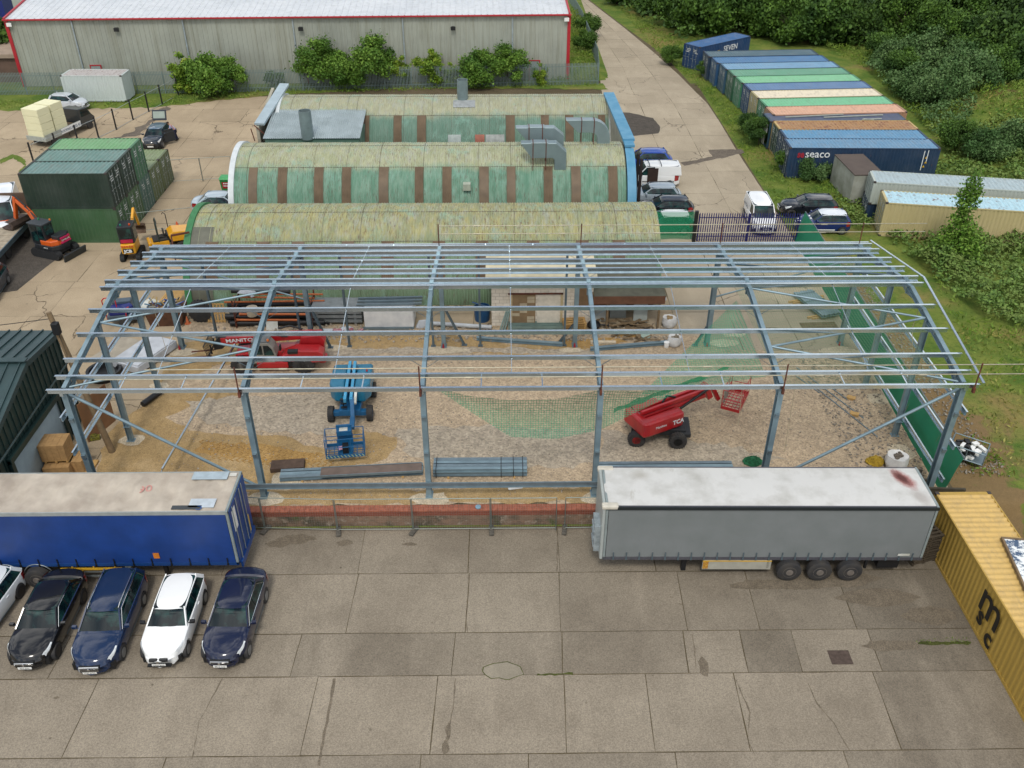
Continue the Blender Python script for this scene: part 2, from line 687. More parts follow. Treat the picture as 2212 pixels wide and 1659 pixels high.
def build_ground():
    xs = np.concatenate([np.arange(-420, -90, 30), np.arange(-90, 21, 3), np.arange(21, 90, .8), np.arange(90, 430, 30)])
    ys = np.concatenate([np.arange(-60, 15, 15), np.arange(15, 31.4, 2), [31.39, 31.51], np.arange(32, 130, .8), np.arange(130, 160, 3), np.arange(160, 620, 40)])
    nx, ny = len(xs), len(ys)
    vs, bare = [], []
    polys = [[G(2075, 1060), G(2212, 1050), G(2212, 1420), G(2230, 1660), (40, 15), (23, 15), (21.5, 33)],
             [(20.2, 32), (24, 32), (25, 40), (24.6, 46), (24, 52), (22.5, 60), (20.2, 60)],
             [G(2090, 900), G(2212, 880), G(2212, 1050), G(2090, 1050)]]
    wts = [1.2, .75, .52]

    def inside(p, poly):
        c = False
        j = len(poly)-1
        for i in range(len(poly)):
            if (poly[i][1] > p[1]) != (poly[j][1] > p[1]) and p[0] < (poly[j][0]-poly[i][0])*(p[1]-poly[i][1])/(poly[j][1]-poly[i][1])+poly[i][0]:
                c = not c
            j = i
        return c
    for y in ys:
        for x in xs:
            vs.append((x, y, ground_h(x, y)))
            b = 0
            if x > 15 and y < 110:
                for pl, wt in zip(polys, wts):
                    if inside((x, y), pl):
                        b = max(b, wt)
                d = math.hypot((x-50)/5, (y-89)/4)
                b = max(b, .55*max(0, 1-d*.6))
                if 24 < x < 60 and 38 < y < 62:
                    b = max(b, .16)
            bare.append(b)
    fs = [(j*nx+i, j*nx+i+1, (j+1)*nx+i+1, (j+1)*nx+i) for j in range(ny-1) for i in range(nx-1)]
    me = bpy.data.meshes.new('ground')
    me.from_pydata(vs, [], fs)
    at = me.attributes.new('bare', 'FLOAT', 'POINT')
    at.data.foreach_set('value', bare)
    me.materials.append(grass_mat())
    me.polygons.foreach_set('use_smooth', [True]*len(me.polygons))
    o = bpy.data.objects.new('ground', me)
    COL.objects.link(o)
    tag(o, kind='structure')


build_ground()

# ---- front yard
sheet('yard_bed', [(-60, -20), (21.6, -20), (21.6, 31.2), (-60, 31.2)], YZ-.014, dirt)


def row(y0, y1, xs, skew, tones, seed=0):
    rr = random.Random(seed)
    out = []
    for i in range(len(xs)-1):
        a, b = xs[i], xs[i+1]
        k = skew
        out.append(([(a-k, y0), (b-k, y0), (b, y1), (a, y1)], tones[i] if i < len(tones) else rr.uniform(.9, 1.04)))
    return out


yard = []
yard += row(28.25, 31.1, [-60, -30, -21, -16.9, -12.3, -6.4, -1.6, 2.4, 6.6, 10.4, 14.9, 21.5], .0, [1, 1, .9, .85, .9, .95, .93, .9, .82, .75, .7], 1)
yard += row(24.95, 28.25, [-60, -30, -22, -16, -11, -6.35, -1.52, 2.35, 7.5, 10.45, 14.4, 21.5], .1, [1, 1, 1, .98, 1.0, 1.02, 1.0, .93, .85, .78, .66], 2)
yard += row(22.85, 24.95, [-60, -26, -17.5, -8.2, -2, 2.3, 7.2, 9.5, 11.6, 14.7, 21.5], .1, [.95, .93, .97, .86, .86, .9, .95, .72, .93, .7], 3)
yard += row(19.45, 22.85, [-60, -24, -15.6, -7.2, -2.6, 2.25, 5.4, 8.8, 14.2, 21.5], .1, [1.05, 1.04, 1.08, 1.08, 1.06, 1.07, 1.03, 1.02, .84], 4)
yard += row(14.5, 19.45, [-60, -22, -12, -3, .8, 6, 12, 21.5], .1, [1, .95, .95, .95, .92, 1, .85], 5)
yard += row(0, 14.5, [-60, -22, -8, 2, 12, 21.5], .1, [1, .95, .95, .95, .92], 6)
slabs('yard', yard, YZ, conc_yard, .016, 1.0, .012, 4)
# worn repairs and stains
patch = concrete('repair_concrete', '#8b8475', '#6d675a', .5, .6, 0, False)
stain = gravel('oil_stained_concrete', [(0, '#655d50'), (1, '#71685b')], 30, .6, .2)
moss = gravel('joint_moss', [(0, '#39401f'), (1, '#4d5228')], 18, .9, .5)


def blob(name, px, py, rx, ry, z, mat, seed, lvl=None, n=14):
    c = G(px, py, lvl if lvl is not None else z)
    rr = random.Random(seed)
    pts = [(c[0]+rx*math.cos(t)*rr.uniform(.75, 1.1), c[1]+ry*math.sin(t)*rr.uniform(.75, 1.1)) for t in [2*math.pi*i/n for i in range(n)]]
    return sheet(name, pts, z, mat, .18, .03, seed)


blob('yard_moss', 1088, 1449, .84, .46, YZ+.003, moss, 3)
blob('yard_patch', 1088, 1449, .80, .42, YZ+.006, patch, 3)
blob('yard_patch', 968, 1580, .12, .45, YZ+.004, stain, 5)
blob('yard_patch', 962, 1615, .16, .3, YZ+.004, stain, 6)
blob('yard_patch', 1520, 1440, .2, .55, YZ+.004, stain, 7)
for i, (x, y, a, b) in enumerate([(640, 1165, .9, .35), (745, 1172, .4, .2), (600, 1175, .5, .25), (885, 1175, .35, .12), (1900, 1290, 1.8, .5), (2010, 1330, 1.2, .5), (1800, 1250, 2.2, .5),
                                  (1700, 1262, 2.6, .35), (330, 1365, .2, .1), (122, 1507, .12, .06), (1450, 1290, .07, .04), (1470, 1305, .07, .04), (1930, 1395, 1.3, .3)]):
    blob('yard_stain', x, y, a, b, YZ+.004+i*.0004, stain, 20+i)
for i, (x0, x1, y) in enumerate([(2.6, 1.2, 22.86), (16.0, 18.6, 24.2)]):
    pts = [(x0+(x1-x0)*k/8, y+.05) for k in range(9)]+[(x0+(x1-x0)*k/8, y-.05) for k in range(8, -1, -1)]
    sheet('yard_moss', pts, YZ+.005+.0005*i, moss, .15, .05, 90+i)
# tar strip in the wide joint and two thin cracks
for k, (pts, wd) in enumerate([([(722, 1466), (712, 1530), (706, 1560), (698, 1600), (688, 1655)], .10), ([(1012, 1240), (1010, 1290), (1006, 1330), (1010, 1366)], .03),
                               ([(984, 1466), (980, 1520), (966, 1600)], .035), ([(1590, 1468), (1620, 1540), (1615, 1600), (1632, 1632)], .03),
                               ([(1495, 1370), (1500, 1400), (1505, 1455)], .03), ([(1745, 1475), (1765, 1520), (1800, 1560), (1845, 1640)], .03),
                               ([(480, 1466), (430, 1560), (415, 1640)], .025), ([(1205, 1140), (1203, 1238)], .03)]):
    P = [Vector(G(x, y, YZ)) for x, y in pts]
    L = [(p.x-wd/2, p.y) for p in P]+[(p.x+wd/2, p.y) for p in reversed(P)]
    sheet('yard_crack', L, YZ+.0025+.0003*k, stain, .2, .02, 40+k)
# manhole
mh = MB()
cx, cy = G(1815, 1420, YZ)
mh.b2(cx-.42, cx+.42, cy-.34, cy+.34, YZ-.05, YZ+.012)
for i in range(4):
    for j in range(3):
        mh.b2(cx-.38+i*.19, cx-.38+i*.19+.165, cy-.30+j*.2, cy-.30+j*.2+.17, YZ+.0125, YZ+.02)
tag(mh.build('manhole_cover', plain('iron_cover', '#5e5048', .8, .3, .2, 6)), 'square iron manhole cover set in the stained slab of the front yard', 'manhole cover')

# ---- back apron, hard standing round the huts
sheet('apron_bed', [(-120, 31.6), (21.2, 31.6), (21.2, 100.2), (-120, 96.5)], -.016, dirt)
apron = []
rr = random.Random(11)
ys = [31.9, 36.2, 40.4, 45.0, 49.6, 54.2, 58.9, 63.6, 68.4, 73.2, 78.0, 82.8, 87.6, 91.6, 95.9]
for j in range(len(ys)-1):
    x = -118+rr.uniform(0, 3)
    while x < 9.6:
        x2 = min(x+4.6, 10.6)
        if x > -70 or j > 4:
            apron.append(([(x, ys[j]), (x2, ys[j]), (x2, ys[j+1]), (x, ys[j+1])], rr.uniform(.93, 1.04)))
        x = x2
slabs('apron', apron, 0.0, conc_back, .014, 1.2, .02, 8)
road = []
edge = [(21.0, 47), (21.1, 65), (21.0, 78), (21.1, 89), (21.0, 94.2), (20.6, 96.5), (19.9, 103), (19.2, 108), (18.5, 113), (16.3, 126.3), (12.9, 144.2), (9, 165)]


def ex(y):
    for a, b in zip(edge, edge[1:]):
        if a[1] <= y <= b[1]:
            return a[0]+(b[0]-a[0])*(y-a[1])/(b[1]-a[1])
    return edge[0][0] if y < 47 else edge[-1][0]


lf = [(10.6, 0), (10.6, 99.8), (11.2, 106), (10.9, 126), (10.1, 144), (6, 165)]


def lx(y):
    for a, b in zip(lf, lf[1:]):
        if a[1] <= y <= b[1]:
            return a[0]+(b[0]-a[0])*(y-a[1])/(b[1]-a[1])
    return 10.6


y = 31.9
while y < 163:
    y2 = y+rr.choice([4.3, 4.6, 4.9])
    for k in range(3):
        a0, a1 = lx(y)+(ex(y)-lx(y))*k/3, lx(y)+(ex(y)-lx(y))*(k+1)/3
        b0, b1 = lx(y2)+(ex(y2)-lx(y2))*k/3, lx(y2)+(ex(y2)-lx(y2))*(k+1)/3
        o = rr.uniform(-.3, .3) if k != 1 else 0
        road.append(([(a0, y), (a1, y), (b1, y2), (b0, y2)], rr.uniform(.94, 1.05)))
    y = y2
slabs('road', road, .002, conc_road, .015, 1.2, .02, 9)
sheet('road_bed', [(10, 95), (21, 95), (19.5, 112), (16.6, 126), (13.2, 144), (9.4, 165), (5.6, 165), (10, 144), (10.8, 126), (11.1, 106)], -.013, dirt)
sheet('tarmac_patch', [G(1300, 243), G(1360, 243), G(1410, 255), G(1427, 275), G(1422, 288), G(1385, 292), G(1330, 296)], .007, tarmac_dk, .5, .06, 3)
sheet('tarmac_patch', [G(1530, 324), G(1600, 322), G(1608, 330), G(1560, 342), G(1540, 338)], .007, tarmac, .4, .1, 5)
sheet('tarmac_patch', [G(1470, 352), G(1540, 338), G(1556, 341), G(1480, 358)], .0085, tarmac, .4, .1, 6)
sheet('tarmac_strip', [G(-60, 640), G(36, 628), G(160, 530), G(215, 470), G(100, 450), G(-200, 480)], .006, tarmac_dk, .8, .03, 4)
sheet('tarmac_strip', [G(235, 300), G(262, 300), G(305, 290), G(330, 262), G(352, 240), G(372, 234), G(360, 228), G(335, 246), G(310, 268), G(282, 288)], .007, tarmac, .5, .3, 14)
sheet('grass_verge', [G(-60, 240), G(130, 236), G(330, 232), G(385, 226), G(600, 205), G(900, 190), (11, 98), (11, 100.5), (-70, 98)], .011, M.setdefault('grass', grass_mat()), .6, .25, 7)
for i, pts in enumerate([[(0, 345), (28, 333), (55, 345), (58, 362), (40, 372), (52, 358), (30, 340), (0, 355)], [(640, 232), (652, 222), (660, 224), (648, 236)]]):
    sheet('grass_tuft_strip', [G(*p) for p in pts], .012, M['grass'], .3, .08, 60+i)

# ---- building site: crushed stone with sand, mortar and stone patches
SX0, SX1, SY0, SY1 = -19.6, 20.6, 31.75, 47.6
sheet('site_ground', [(-20.2, SY0), (20.9, SY0), (20.6, 40), (20.3, 44.6), (12.5, 45.2), (11.8, 46.8), (0, 47.8), (-19.3, 48.6), (-18.6, 46), (-18.6, 42), (-19.3, 38), (-19.9, 35)], .010, site_gravel, .5, .12, 2)
sheet('sand_patch', [G(*p) for p in [(205, 1060), (215, 985), (245, 925), (300, 880), (360, 850), (440, 838), (520, 850), (400, 880), (360, 900), (410, 930), (520, 940), (610, 945), (660, 960), (740, 985), (735, 930), (800, 930), (860, 945), (850, 980), (820, 1000), (700, 1010), (600, 1025), (580, 1060), (400, 1065)]], .014, sand, .4, .14, 3)
sheet('sand_patch', [G(*p) for p in [(380, 745), (440, 735), (500, 720), (640, 722), (800, 718), (900, 722), (1040, 728), (1100, 745), (1200, 742), (1290, 735), (1290, 752), (1100, 766), (900, 758), (820, 762), (660, 766), (560, 780), (460, 790), (420, 812), (360, 820), (330, 835), (370, 780)]], .015, sand, .4, .14, 5)
sheet('sand_patch', [G(*p) for p in [(540, 1062), (700, 1052), (900, 1062), (1080, 1048), (1280, 1055), (1290, 1085), (540, 1092)]], .0155, sand, .4, .12, 6)
sheet('sand_heap', [G(*p) for p in [(1205, 735), (1330, 728), (1355, 738), (1310, 750), (1220, 756)]], .019, sand_dk, .3, .1, 7)
sheet('sand_heap', [G(*p) for p in [(440, 955), (560, 960), (700, 980), (690, 1000), (560, 1000), (420, 975)]], .019, sand_dk, .3, .12, 8)
sheet('stone_spread', [G(*p) for p in [(400, 868), (520, 855), (720, 850), (800, 900), (720, 940), (600, 932), (500, 925), (420, 905)]], .0175, stone_pale, .4, .2, 9)
sheet('stone_spread', [G(*p) for p in [(860, 930), (1000, 920), (1280, 930), (1290, 1000), (1180, 1015), (960, 1000), (870, 985)]], .0175, stone_pale, .4, .25, 10)
sheet('stone_spread', [G(*p) for p in [(700, 755), (1000, 750), (1300, 758), (1300, 766), (1000, 762), (700, 768)]], .018, stone_pale, .3, .12, 11)
sheet('stone_spread', [G(*p) for p in [(1300, 930), (1560, 960), (1700, 990), (1640, 1015), (1300, 1012)]], .0175, stone_pale, .4, .25, 12)
for i, (px, py, a, b) in enumerate([(568, 1078, .95, .55), (928, 1078, 1.0, .5), (1290, 1078, .8, .5), (286, 950, .7, .5), (1895, 862, .7, .55), (1945, 978, .8, .7), (1815, 760, 1.3, .6), (960, 757, 1.5, .45), (710, 752, 1.3, .4),
                                    (1565, 742, 1.1, .5), (395, 762, 1.0, .5), (1585, 720, .9, .5), (620, 1035, .9, .8), (345, 835, .6, .4), (1235, 757, .8, .3)]):
    blob('footing_pad', px, py, a, b, .024+i*.0005, mortar, 70+i, 0)

# tyre tracks pressed in the sand
tk = MB()
for tr in range(4):
    for k in range(22):
        p = G(430+k*13+tr*9, 955+k*1.6+tr*11)
        q = (p[0]+.20, p[1]+.13)
        tk.bar((p[0], p[1], .022), (q[0], q[1], .03), .05, .03)
        tk.bar((p[0]+.04, p[1], .022), (q[0], p[1]-.13, .03), .05, .03)
tag(tk.build('tyre_tracks', sand_dk), kind='structure')

# scattered stones (uncountable)
def scatter_stones(name, mat, n, area, size, z, seed):
    rr = random.Random(seed)
    mb = MB()
    for _ in range(n):
        x, y = rr.uniform(area[0], area[1]), rr.uniform(area[2], area[3])
        s = size*rr.uniform(.4, 1.4)
        m = Matrix.Rotation(rr.uniform(0, 6), 3, Vector((rr.random(), rr.random(), rr.random())).normalized())
        mb.box((x, y, z+s*.2), (s, s*rr.uniform(.6, 1), s*rr.uniform(.4, .9)), 0, None, (.6, .7), m)
    o = mb.build(name, mat)
    tag(o, kind='stuff')


scatter_stones('loose_stones', plain('pale_rubble', '#b0a594', .9, 0, .25, 7), 3600, (-17, 20, 32.2, 46.5), .05, .012, 1)
scatter_stones('loose_stones', plain('pale_rubble', '#b0a594', .9, 0, .25, 7), 1100, (-15, 19, 32.2, 45.5), .07, .012, 2)
scatter_stones('trench_rubble', plain('pale_rubble', '#b0a594', .9, 0, .25, 7), 900, (-18, 10, 46.2, 48.3), .14, .01, 3)
scatter_stones('edge_rubble', plain('grey_rubble', '#9a9183', .9, 0, .25, 7), 900, (17, 20.6, 33.5, 44.5), .09, .015, 4)
scatter_stones('verge_rubble', plain('grey_rubble', '#9a9183', .9, 0, .25, 7), 1500, (21.8, 24.3, 33.5, 58), .09, .0, 5)
# ================================================================ steel frame of the new building
CXS = [-18.85, -11.2, -3.5, 4.2, 12.0, 19.9]
FY, RY, APY = 32.45, 45.75, 39.45
XL, XR = -19.4, 20.4


def rafter_z(y):
    return 6.05+.185*(min(y-FY, RY-y) if FY <= y <= RY else 0)


fr = thing('steel_building_frame', 'long galvanised steel portal frame of an unfinished shed standing open on the gravel site', 'building frame', (0, FY, 0))
O = Vector((0, -FY, 0))


def fb(mb, name, mat, parent=None, **k):
    mb.v = [(x, y-FY, z) for x, y, z in mb.v]
    return mb.build(name, mat, parent or fr, **k)


for i, x in enumerate(CXS):
    for y in (FY, RY):
        m = MB()
        dn = 1 if y == FY else -1
        big = .42 if (y == RY and i == 4) else .34
        m.hsec((x, y, .03), (x, y, 6.05), .24, big, .022, up=(0, 1, 0))
        m.b2(x-.17, x+.17, y-.26, y+.26, .025, .05)
        for sx in (-.12, .12):
            for sy in (-.2, .2):
                m.tube((x+sx, y+sy, .05), (x+sx, y+sy, .09), .02, 6)
        col = fb(m, 'column', M['steel'])
        for z in (4.5, 2.5):
            c = MB()
            c.b2(x-.09, x+.09, y-dn*.17-.1*(dn > 0), y-dn*.17+.1*(dn < 0), z, z+.18)
            c.b2(x-.09, x+.09, y-dn*.17-.14*(dn > 0), y-dn*.17+.14*(dn < 0), z+.18, z+.195)
            fb(c, 'cleat', M['galv_dull'], col)
    m = MB()
    for y0, y1 in ((FY, APY), (RY, APY)):
        z0, z1 = rafter_z(FY), rafter_z(APY)
        m.hsec((x, y0, z0), (x, y1, z1), .19, .30, .02)
        s = 1 if y1 > y0 else -1
        h = [(y0, z0-.15), (y0+s*1.5, z0+.13), (y0+s*1.5, z0+.10), (y0, z0-.62)]
        m.add([(x-.02, a, b) for a, b in h]+[(x+.02, a, b) for a, b in h], [(0, 1, 2, 3), (7, 6, 5, 4), (0, 4, 5, 1), (1, 5, 6, 2), (2, 6, 7, 3), (3, 7, 4, 0)])
        m.bar((x, y0, z0-.62), (x, y0+s*1.5, z0+.10), .18, .02)
    m.b2(x-.1, x+.1, APY-.02, APY+.02, rafter_z(APY)-.45, rafter_z(APY)+.14)
    h = [(APY-1.0, rafter_z(APY)-.32), (APY+1.0, rafter_z(APY)-.32), (APY, rafter_z(APY)-.48)]
    m.add([(x-.02, a, b) for a, b in h]+[(x+.02, a, b) for a, b in h], [(0, 1, 2), (5, 4, 3), (0, 3, 4, 1), (1, 4, 5, 2), (2, 5, 3, 0)])
    fb(m, 'rafter', M['steel'])

PUR = [(32.12, 6.34), (33.08, 6.42), (34.15, 6.62), (35.82, 6.93), (37.5, 7.24), (39.15, 7.54), (39.75, 7.54), (41.35, 7.26), (43.0, 6.95), (44.7, 6.64), (45.75, 6.46), (46.2, 6.34)]
for k, (y, z) in enumerate(PUR):
    m = MB()
    front = y < APY
    m.zsec((XL, y, z-.12), (XR, y, z-.12), .115, .25, .016, 1 if front else -1)
    for x in CXS:
        m.b2(x-.07, x+.07, y-.02, y+.02, z-.38, z-.06)
    fb(m, 'eaves_beam' if k in (0, 11) else 'purlin', M['galv'])
# sag rods, knee struts, roof and wall bracing
for b in range(5):
    xm = (CXS[b]+CXS[b+1])/2
    for (y0, z0), (y1, z1) in zip(PUR[1:5], PUR[2:6]):
        m = MB()
        m.bar((xm, y0, z0-.06), (xm, y1, z1-.06), .03, .02)
        fb(m, 'sag_rod', M['galv'])
    for (y0, z0), (y1, z1) in zip(PUR[6:10], PUR[7:11]):
        m = MB()
        m.bar((xm, y0, z0-.06), (xm, y1, z1-.06), .03, .02)
        fb(m, 'sag_rod', M['galv'])
    for f in (.33, .67):
        x = CXS[b]+(CXS[b+1]-CXS[b])*f
        for (y0, z0), (y1, z1) in (((32.12, 6.30), (33.08, 6.38)), ((46.2, 6.3), (45.75, 6.4))):
            m = MB()
            m.bar((x, y0, z0), (x, y1, z1), .05, .03)
            fb(m, 'eaves_strut', M['galv'])
for x in CXS[1:5]:
    for y, z in (PUR[2], PUR[4], PUR[7], PUR[9]):
        for s in (-1, 1):
            m = MB()
            m.bar((x+s*.62, y, z-.22), (x+s*.06, y, z-.62), .04, .01)
            fb(m, 'knee_strut', M['galv_dull'])
for a, b in ((0, 1), (5, 4)):
    zz = [(a, 32.7), (b, 35.0), (a, 36.9), (b, 39.2), (a, 41.3), (b, 43.4), (a, 45.4)]
    for (i, y0), (j, y1) in zip(zz, zz[1:]):
        m = MB()
        s = .12 if CXS[i] < CXS[j] else -.12
        m.tube((CXS[i]+s, y0, rafter_z(y0)-.05), (CXS[j]-s, y1, rafter_z(y1)-.05), .055, 10)
        fb(m, 'roof_brace', M['steel'], smooth=40)
    for y in (FY, RY):
        m = MB()
        s = 1 if CXS[a] < CXS[b] else -1
        if y == FY:
            m.tube((CXS[a]+s*.12, y, 5.85), (CXS[b]-s*.12, y, .55), .07, 10)
        else:
            m.tube((CXS[a]+s*.12, y, 5.6), (CXS[b]-s*.12, y, 3.2), .05, 10)
        fb(m, 'wall_brace', M['steel'], smooth=40)
# low front rail
m = MB()
m.zsec((-12.6, 32.18, .82), (4.35, 32.18, .82), .07, .24, .012, -1)
fb(m, 'side_rail', M['galv_dull'])
# gable posts and gable rails
for x, s in ((CXS[0], -1), (CXS[5], 1)):
    for y in (36.8, 41.3):
        m = MB()
        m.hsec((x, y, .03), (x, y, rafter_z(y)-.12), .2, .26, .02, up=(1, 0, 0))
        m.b2(x-.2, x+.2, y-.16, y+.16, .025, .05)
        if y == 36.8:
            m.b2(x-.16, x+.16, y-.16, y+.16, .9, .93)
        fb(m, 'gable_post', M['steel'])
    for z in (4.85, 2.95, 1.05):
        if z < 2 and s < 0:
            continue
        m = MB()
        m.zsec((x+s*.26, 31.95, z), (x+s*.26, 46.1, z), .07, .2, .012, s)
        fb(m, 'side_rail', M['galv'])
    m = MB()
    for (y0, z0), (y1, z1) in (((32.0, 6.42), (APY, 7.66)), ((APY, 7.66), (46.3, 6.42))):
        if s > 0:
            m.bar((20.5, y0, z0), (20.5, y1, z1), .10, .04)
    if s > 0:
        fb(m, 'verge_trim', M['galv'])
m = MB()
m.zsec((-16.0, 33.2, 1.0), (-15.3, 44.6, 1.0), .07, .2, .012, 1)
fb(m, 'side_rail', M['galv'])
# door posts and headers at the back, with temporary channel props
for b in (0, 1, 2):
    xa, xb = CXS[b]+2.15, CXS[b+1]-.62
    for x in (xa, xb):
        m = MB()
        m.hsec((x, RY, .03), (x, RY, 6.0), .12, .16, .014, up=(0, 1, 0))
        m.b2(x-.14, x+.14, RY-.12, RY+.12, .02, .045)
        fb(m, 'door_post', M['steel_dark'])
    m = MB()
    m.bar((xa, RY, 5.6), (xb, RY, 5.6), .1, .2)
    fb(m, 'door_header', M['galv_dull'])
for x, dx, dy, h in ((CXS[1], 1.05, -.1, 2.8), (CXS[2], 1.2, .1, 2.6), (CXS[3], -.9, .3, 1.4), (CXS[4], -.7, -.1, 1.2)):
    m = MB()
    m.hsec((x+.12*(1 if dx > 0 else -1), RY, h), (x+dx, RY+dy, .03), .1, .2, .014, up=(0, 1, 0))
    m.b2(x+dx-.16, x+dx+.16, RY+dy-.12, RY+dy+.12, .02, .045)
    fb(m, 'raking_prop', M['steel_dark'])
# edge protection: rusty posts with two galvanised rails along both eaves
for y, s, x0, x1 in ((31.98, -1, -15.0, 24.6), (46.4, 1, -3.5, 23.5)):
    for x in (CXS[1:] if s < 0 else [-3.5, 4.4, 12.2, 20.0]):
        x = x+(.25 if x > 19 and s < 0 else -.05)
        m = MB()
        m.tube((x, y, 5.95), (x, y, 7.45), .032, 8)
        m.b2(x-.05, x+.05, y-.06, y+.08, 5.95, 6.2)
        fb(m, 'guard_post', M['rust'])
    for z in (7.33, 6.85):
        xx = x0+(.0 if z > 7 else -2.2*(s < 0))
        m = MB()
        m.tube((xx, y+.05, z), (x1, y+.05, z+.02), .024, 6)
        for c in (-9.4, -1.6, 3.1, 8.4, 13.2, 17.6):
            if xx < c < x1:
                m.tube((c, y+.05, z), (c+.35, y+.05, z), .042, 6)
        fb(m, 'guard_rail', plain('scaffold_tube', '#a5a08c', .5, .5, .15, 5))
for x in (-18.93, -3.5, 4.2, 12.0, 19.8):
    m = MB()
    m.tube((x-.02, RY-.24, .05), (x-.02, RY-.24, .3), .07, 8, .03)
    fb(m, 'red_ground_clamp', plain('red_clamp', '#a01c33', .5))

# ================================================================ nissen huts
def hut_mat(name, up1, up2, low1, low2, seam_hi, seam_lo, rust=.5):
    t = NT(name)
    v = t.co('Object')
    sep = t.n('ShaderNodeSeparateXYZ')
    t.l(v, sep.inputs[0])
    fine = t.mapped(v, (2.4, .55, .55))
    st_ = t.mapped(v, (2.6, .8, .8))
    n1 = t.noise(.9, 8, st_, .72)
    up = t.mix(t.ramp(n1, .42, .58), lin(up1), lin(up2))
    up = t.mix(t.math('MULTIPLY', t.ramp(t.noise(1.2, 7, st_, .75), .48, .62), .6), up, lin('#a3a79f'))
    low = t.mix(t.ramp(t.noise(1.3, 7, fine, .7), .4, .62), lin(low1), lin(low2))
    zz = t.math('ADD', sep.outputs[2], t.math('MULTIPLY', t.math('SUBTRACT', t.noise(.7, 6, v, .7), .5), .9))
    zs = t.math('MULTIPLY', zz, .1)
    k = t.ramp(zs, seam_lo/10, seam_hi/10)
    col = t.mix(k, low, up)
    bl = t.ramp(t.noise(.55, 6, v, .7), .55, .66)
    col = t.mix(t.math('MULTIPLY', bl, .55), col, lin('#86ab9c'))
    rs = t.ramp(t.noise(4, 6, t.mapped(v, (3.6, .5, .5)), .75), .53, .61)
    rk = t.math('MULTIPLY', rs, t.ramp(t.noise(.5, 4, v), .36, .52))
    col = t.mix(t.math('MULTIPLY', rk, rust), col, lin('#5f3a34'))
    dk = t.ramp(t.noise(3.4, 6, t.mapped(v, (4, .8, .8)), .7), .56, .72)
    col = t.mix(t.math('MULTIPLY', dk, .22), col, lin('#4a4a3c'))
    # lime wash of lichen in soft blots
    wt = t.ramp(t.noise(1.6, 8, st_, .8), .52, .64)
    col = t.mix(t.math('MULTIPLY', t.math('MULTIPLY', wt, k), .55), col, lin('#b4b58f'))
    return t.out(col, .75, .0, None, .3)


HR = 4.6


def make_hut(label, x0, x1, yc, mat, seams, skylights, sky_ang, skip=None):
    t = thing('corrugated_hut', label, 'hut', (0, yc, 0))
    n = int((x1-x0)/.085)
    angs = [rad(a) for a in np.linspace(0, 180, 49)]
    vs, fs = [], []
    for i in range(n+1):
        x = x0+(x1-x0)*i/n
        w = math.cos(math.pi*i)*.03
        sheetn = int((x-x0)/.82)
        for a in angs:
            r = HR+w+.006*((sheetn*7) % 3)
            vs.append((x, -r*math.cos(a), r*math.sin(a)))
    na = len(angs)
    for i in range(n):
        for j in range(na-1):
            fs.append((i*na+j, (i+1)*na+j, (i+1)*na+j+1, i*na+j+1))
    m = MB()
    m.add(vs, fs)
    m.build('roof_sheeting', mat, t, smooth=50)
    # lap joints
    s = MB()
    for a in seams:
        a = rad(a)
        y, z = -(HR+.025)*math.cos(a), (HR+.025)*math.sin(a)
        s.tube((x0, y, z), (x1, y, z), .014, 5)
    s.build('lap_seam', plain('seam_rust', '#5a4a42', .8, 0, .2, 5), t)
    rr = random.Random(int(yc))
    s = MB()
    x = x0+.9
    while x < x1-.3:
        pts = [(x, -(HR+.024)*math.cos(a), (HR+.024)*math.sin(a)) for a in angs[3:46]]
        if rr.random() < .75:
            s.path(pts, .009, 4)
        x += rr.choice([1.62, 1.62, .81, 2.43])
    s.build('sheet_lap', plain('seam_rust', '#5a4a42', .8, 0, .2, 5), t)
    for a, b in skylights:
        s = MB()
        k = max(3, int((b-a)/.06))
        aa = [rad(q) for q in np.linspace(sky_ang[0], sky_ang[1], 10)]
        vv, ff = [], []
        for i in range(k+1):
            for q in aa:
                r = HR+.06+math.cos(math.pi*i)*.015
                vv.append((a+(b-a)*i/k, -r*math.cos(q), r*math.sin(q)))
        for i in range(k):
            for j in range(len(aa)-1):
                ff.append((i*10+j, (i+1)*10+j, (i+1)*10+j+1, i*10+j+1))
        s.add(vv, ff)
        s.build('skylight', M['skylight'], t, smooth=50)
    return t


M['skylight'] = plain('brown_weathered_rooflight', '#6b5943', .6, 0, .2, 1.4, c2='#574733')


def end_wall(t, x, th, mat, r0, r1, zmax=99, name='end_wall', a0=0, a1=180, trim=None):
    m = MB()
    pts = [(-r1*math.cos(rad(a)), min(zmax, r1*math.sin(rad(a)))) for a in np.linspace(a0, a1, 40)]
    m.add([(x-th/2, y, z) for y, z in pts]+[(x+th/2, y, z) for y, z in pts],
          [(i, i+1, 41+i-1+0, 40+i) for i in range(0)]+[tuple(range(40)), tuple(range(79, 39, -1))]+[(i, (i+1) % 40, 40+(i+1) % 40, 40+i) for i in range(40)])
    return m.build(name, mat, t)


def rim(t, x0, x1, mat, r, a0, a1, name='verge_flashing', th=.12):
    m = MB()
    aa = [rad(a) for a in np.linspace(a0, a1, 36)]
    rings = []
    for a in aa:
        c, s = -math.cos(a), math.sin(a)
        rings.append([(x0, r*c, r*s), (x1, r*c, r*s), (x1, (r+th)*c, (r+th)*s), (x0, (r+th)*c, (r+th)*s)])
    m.loft(rings)
    return m.build(name, mat, t, smooth=40)


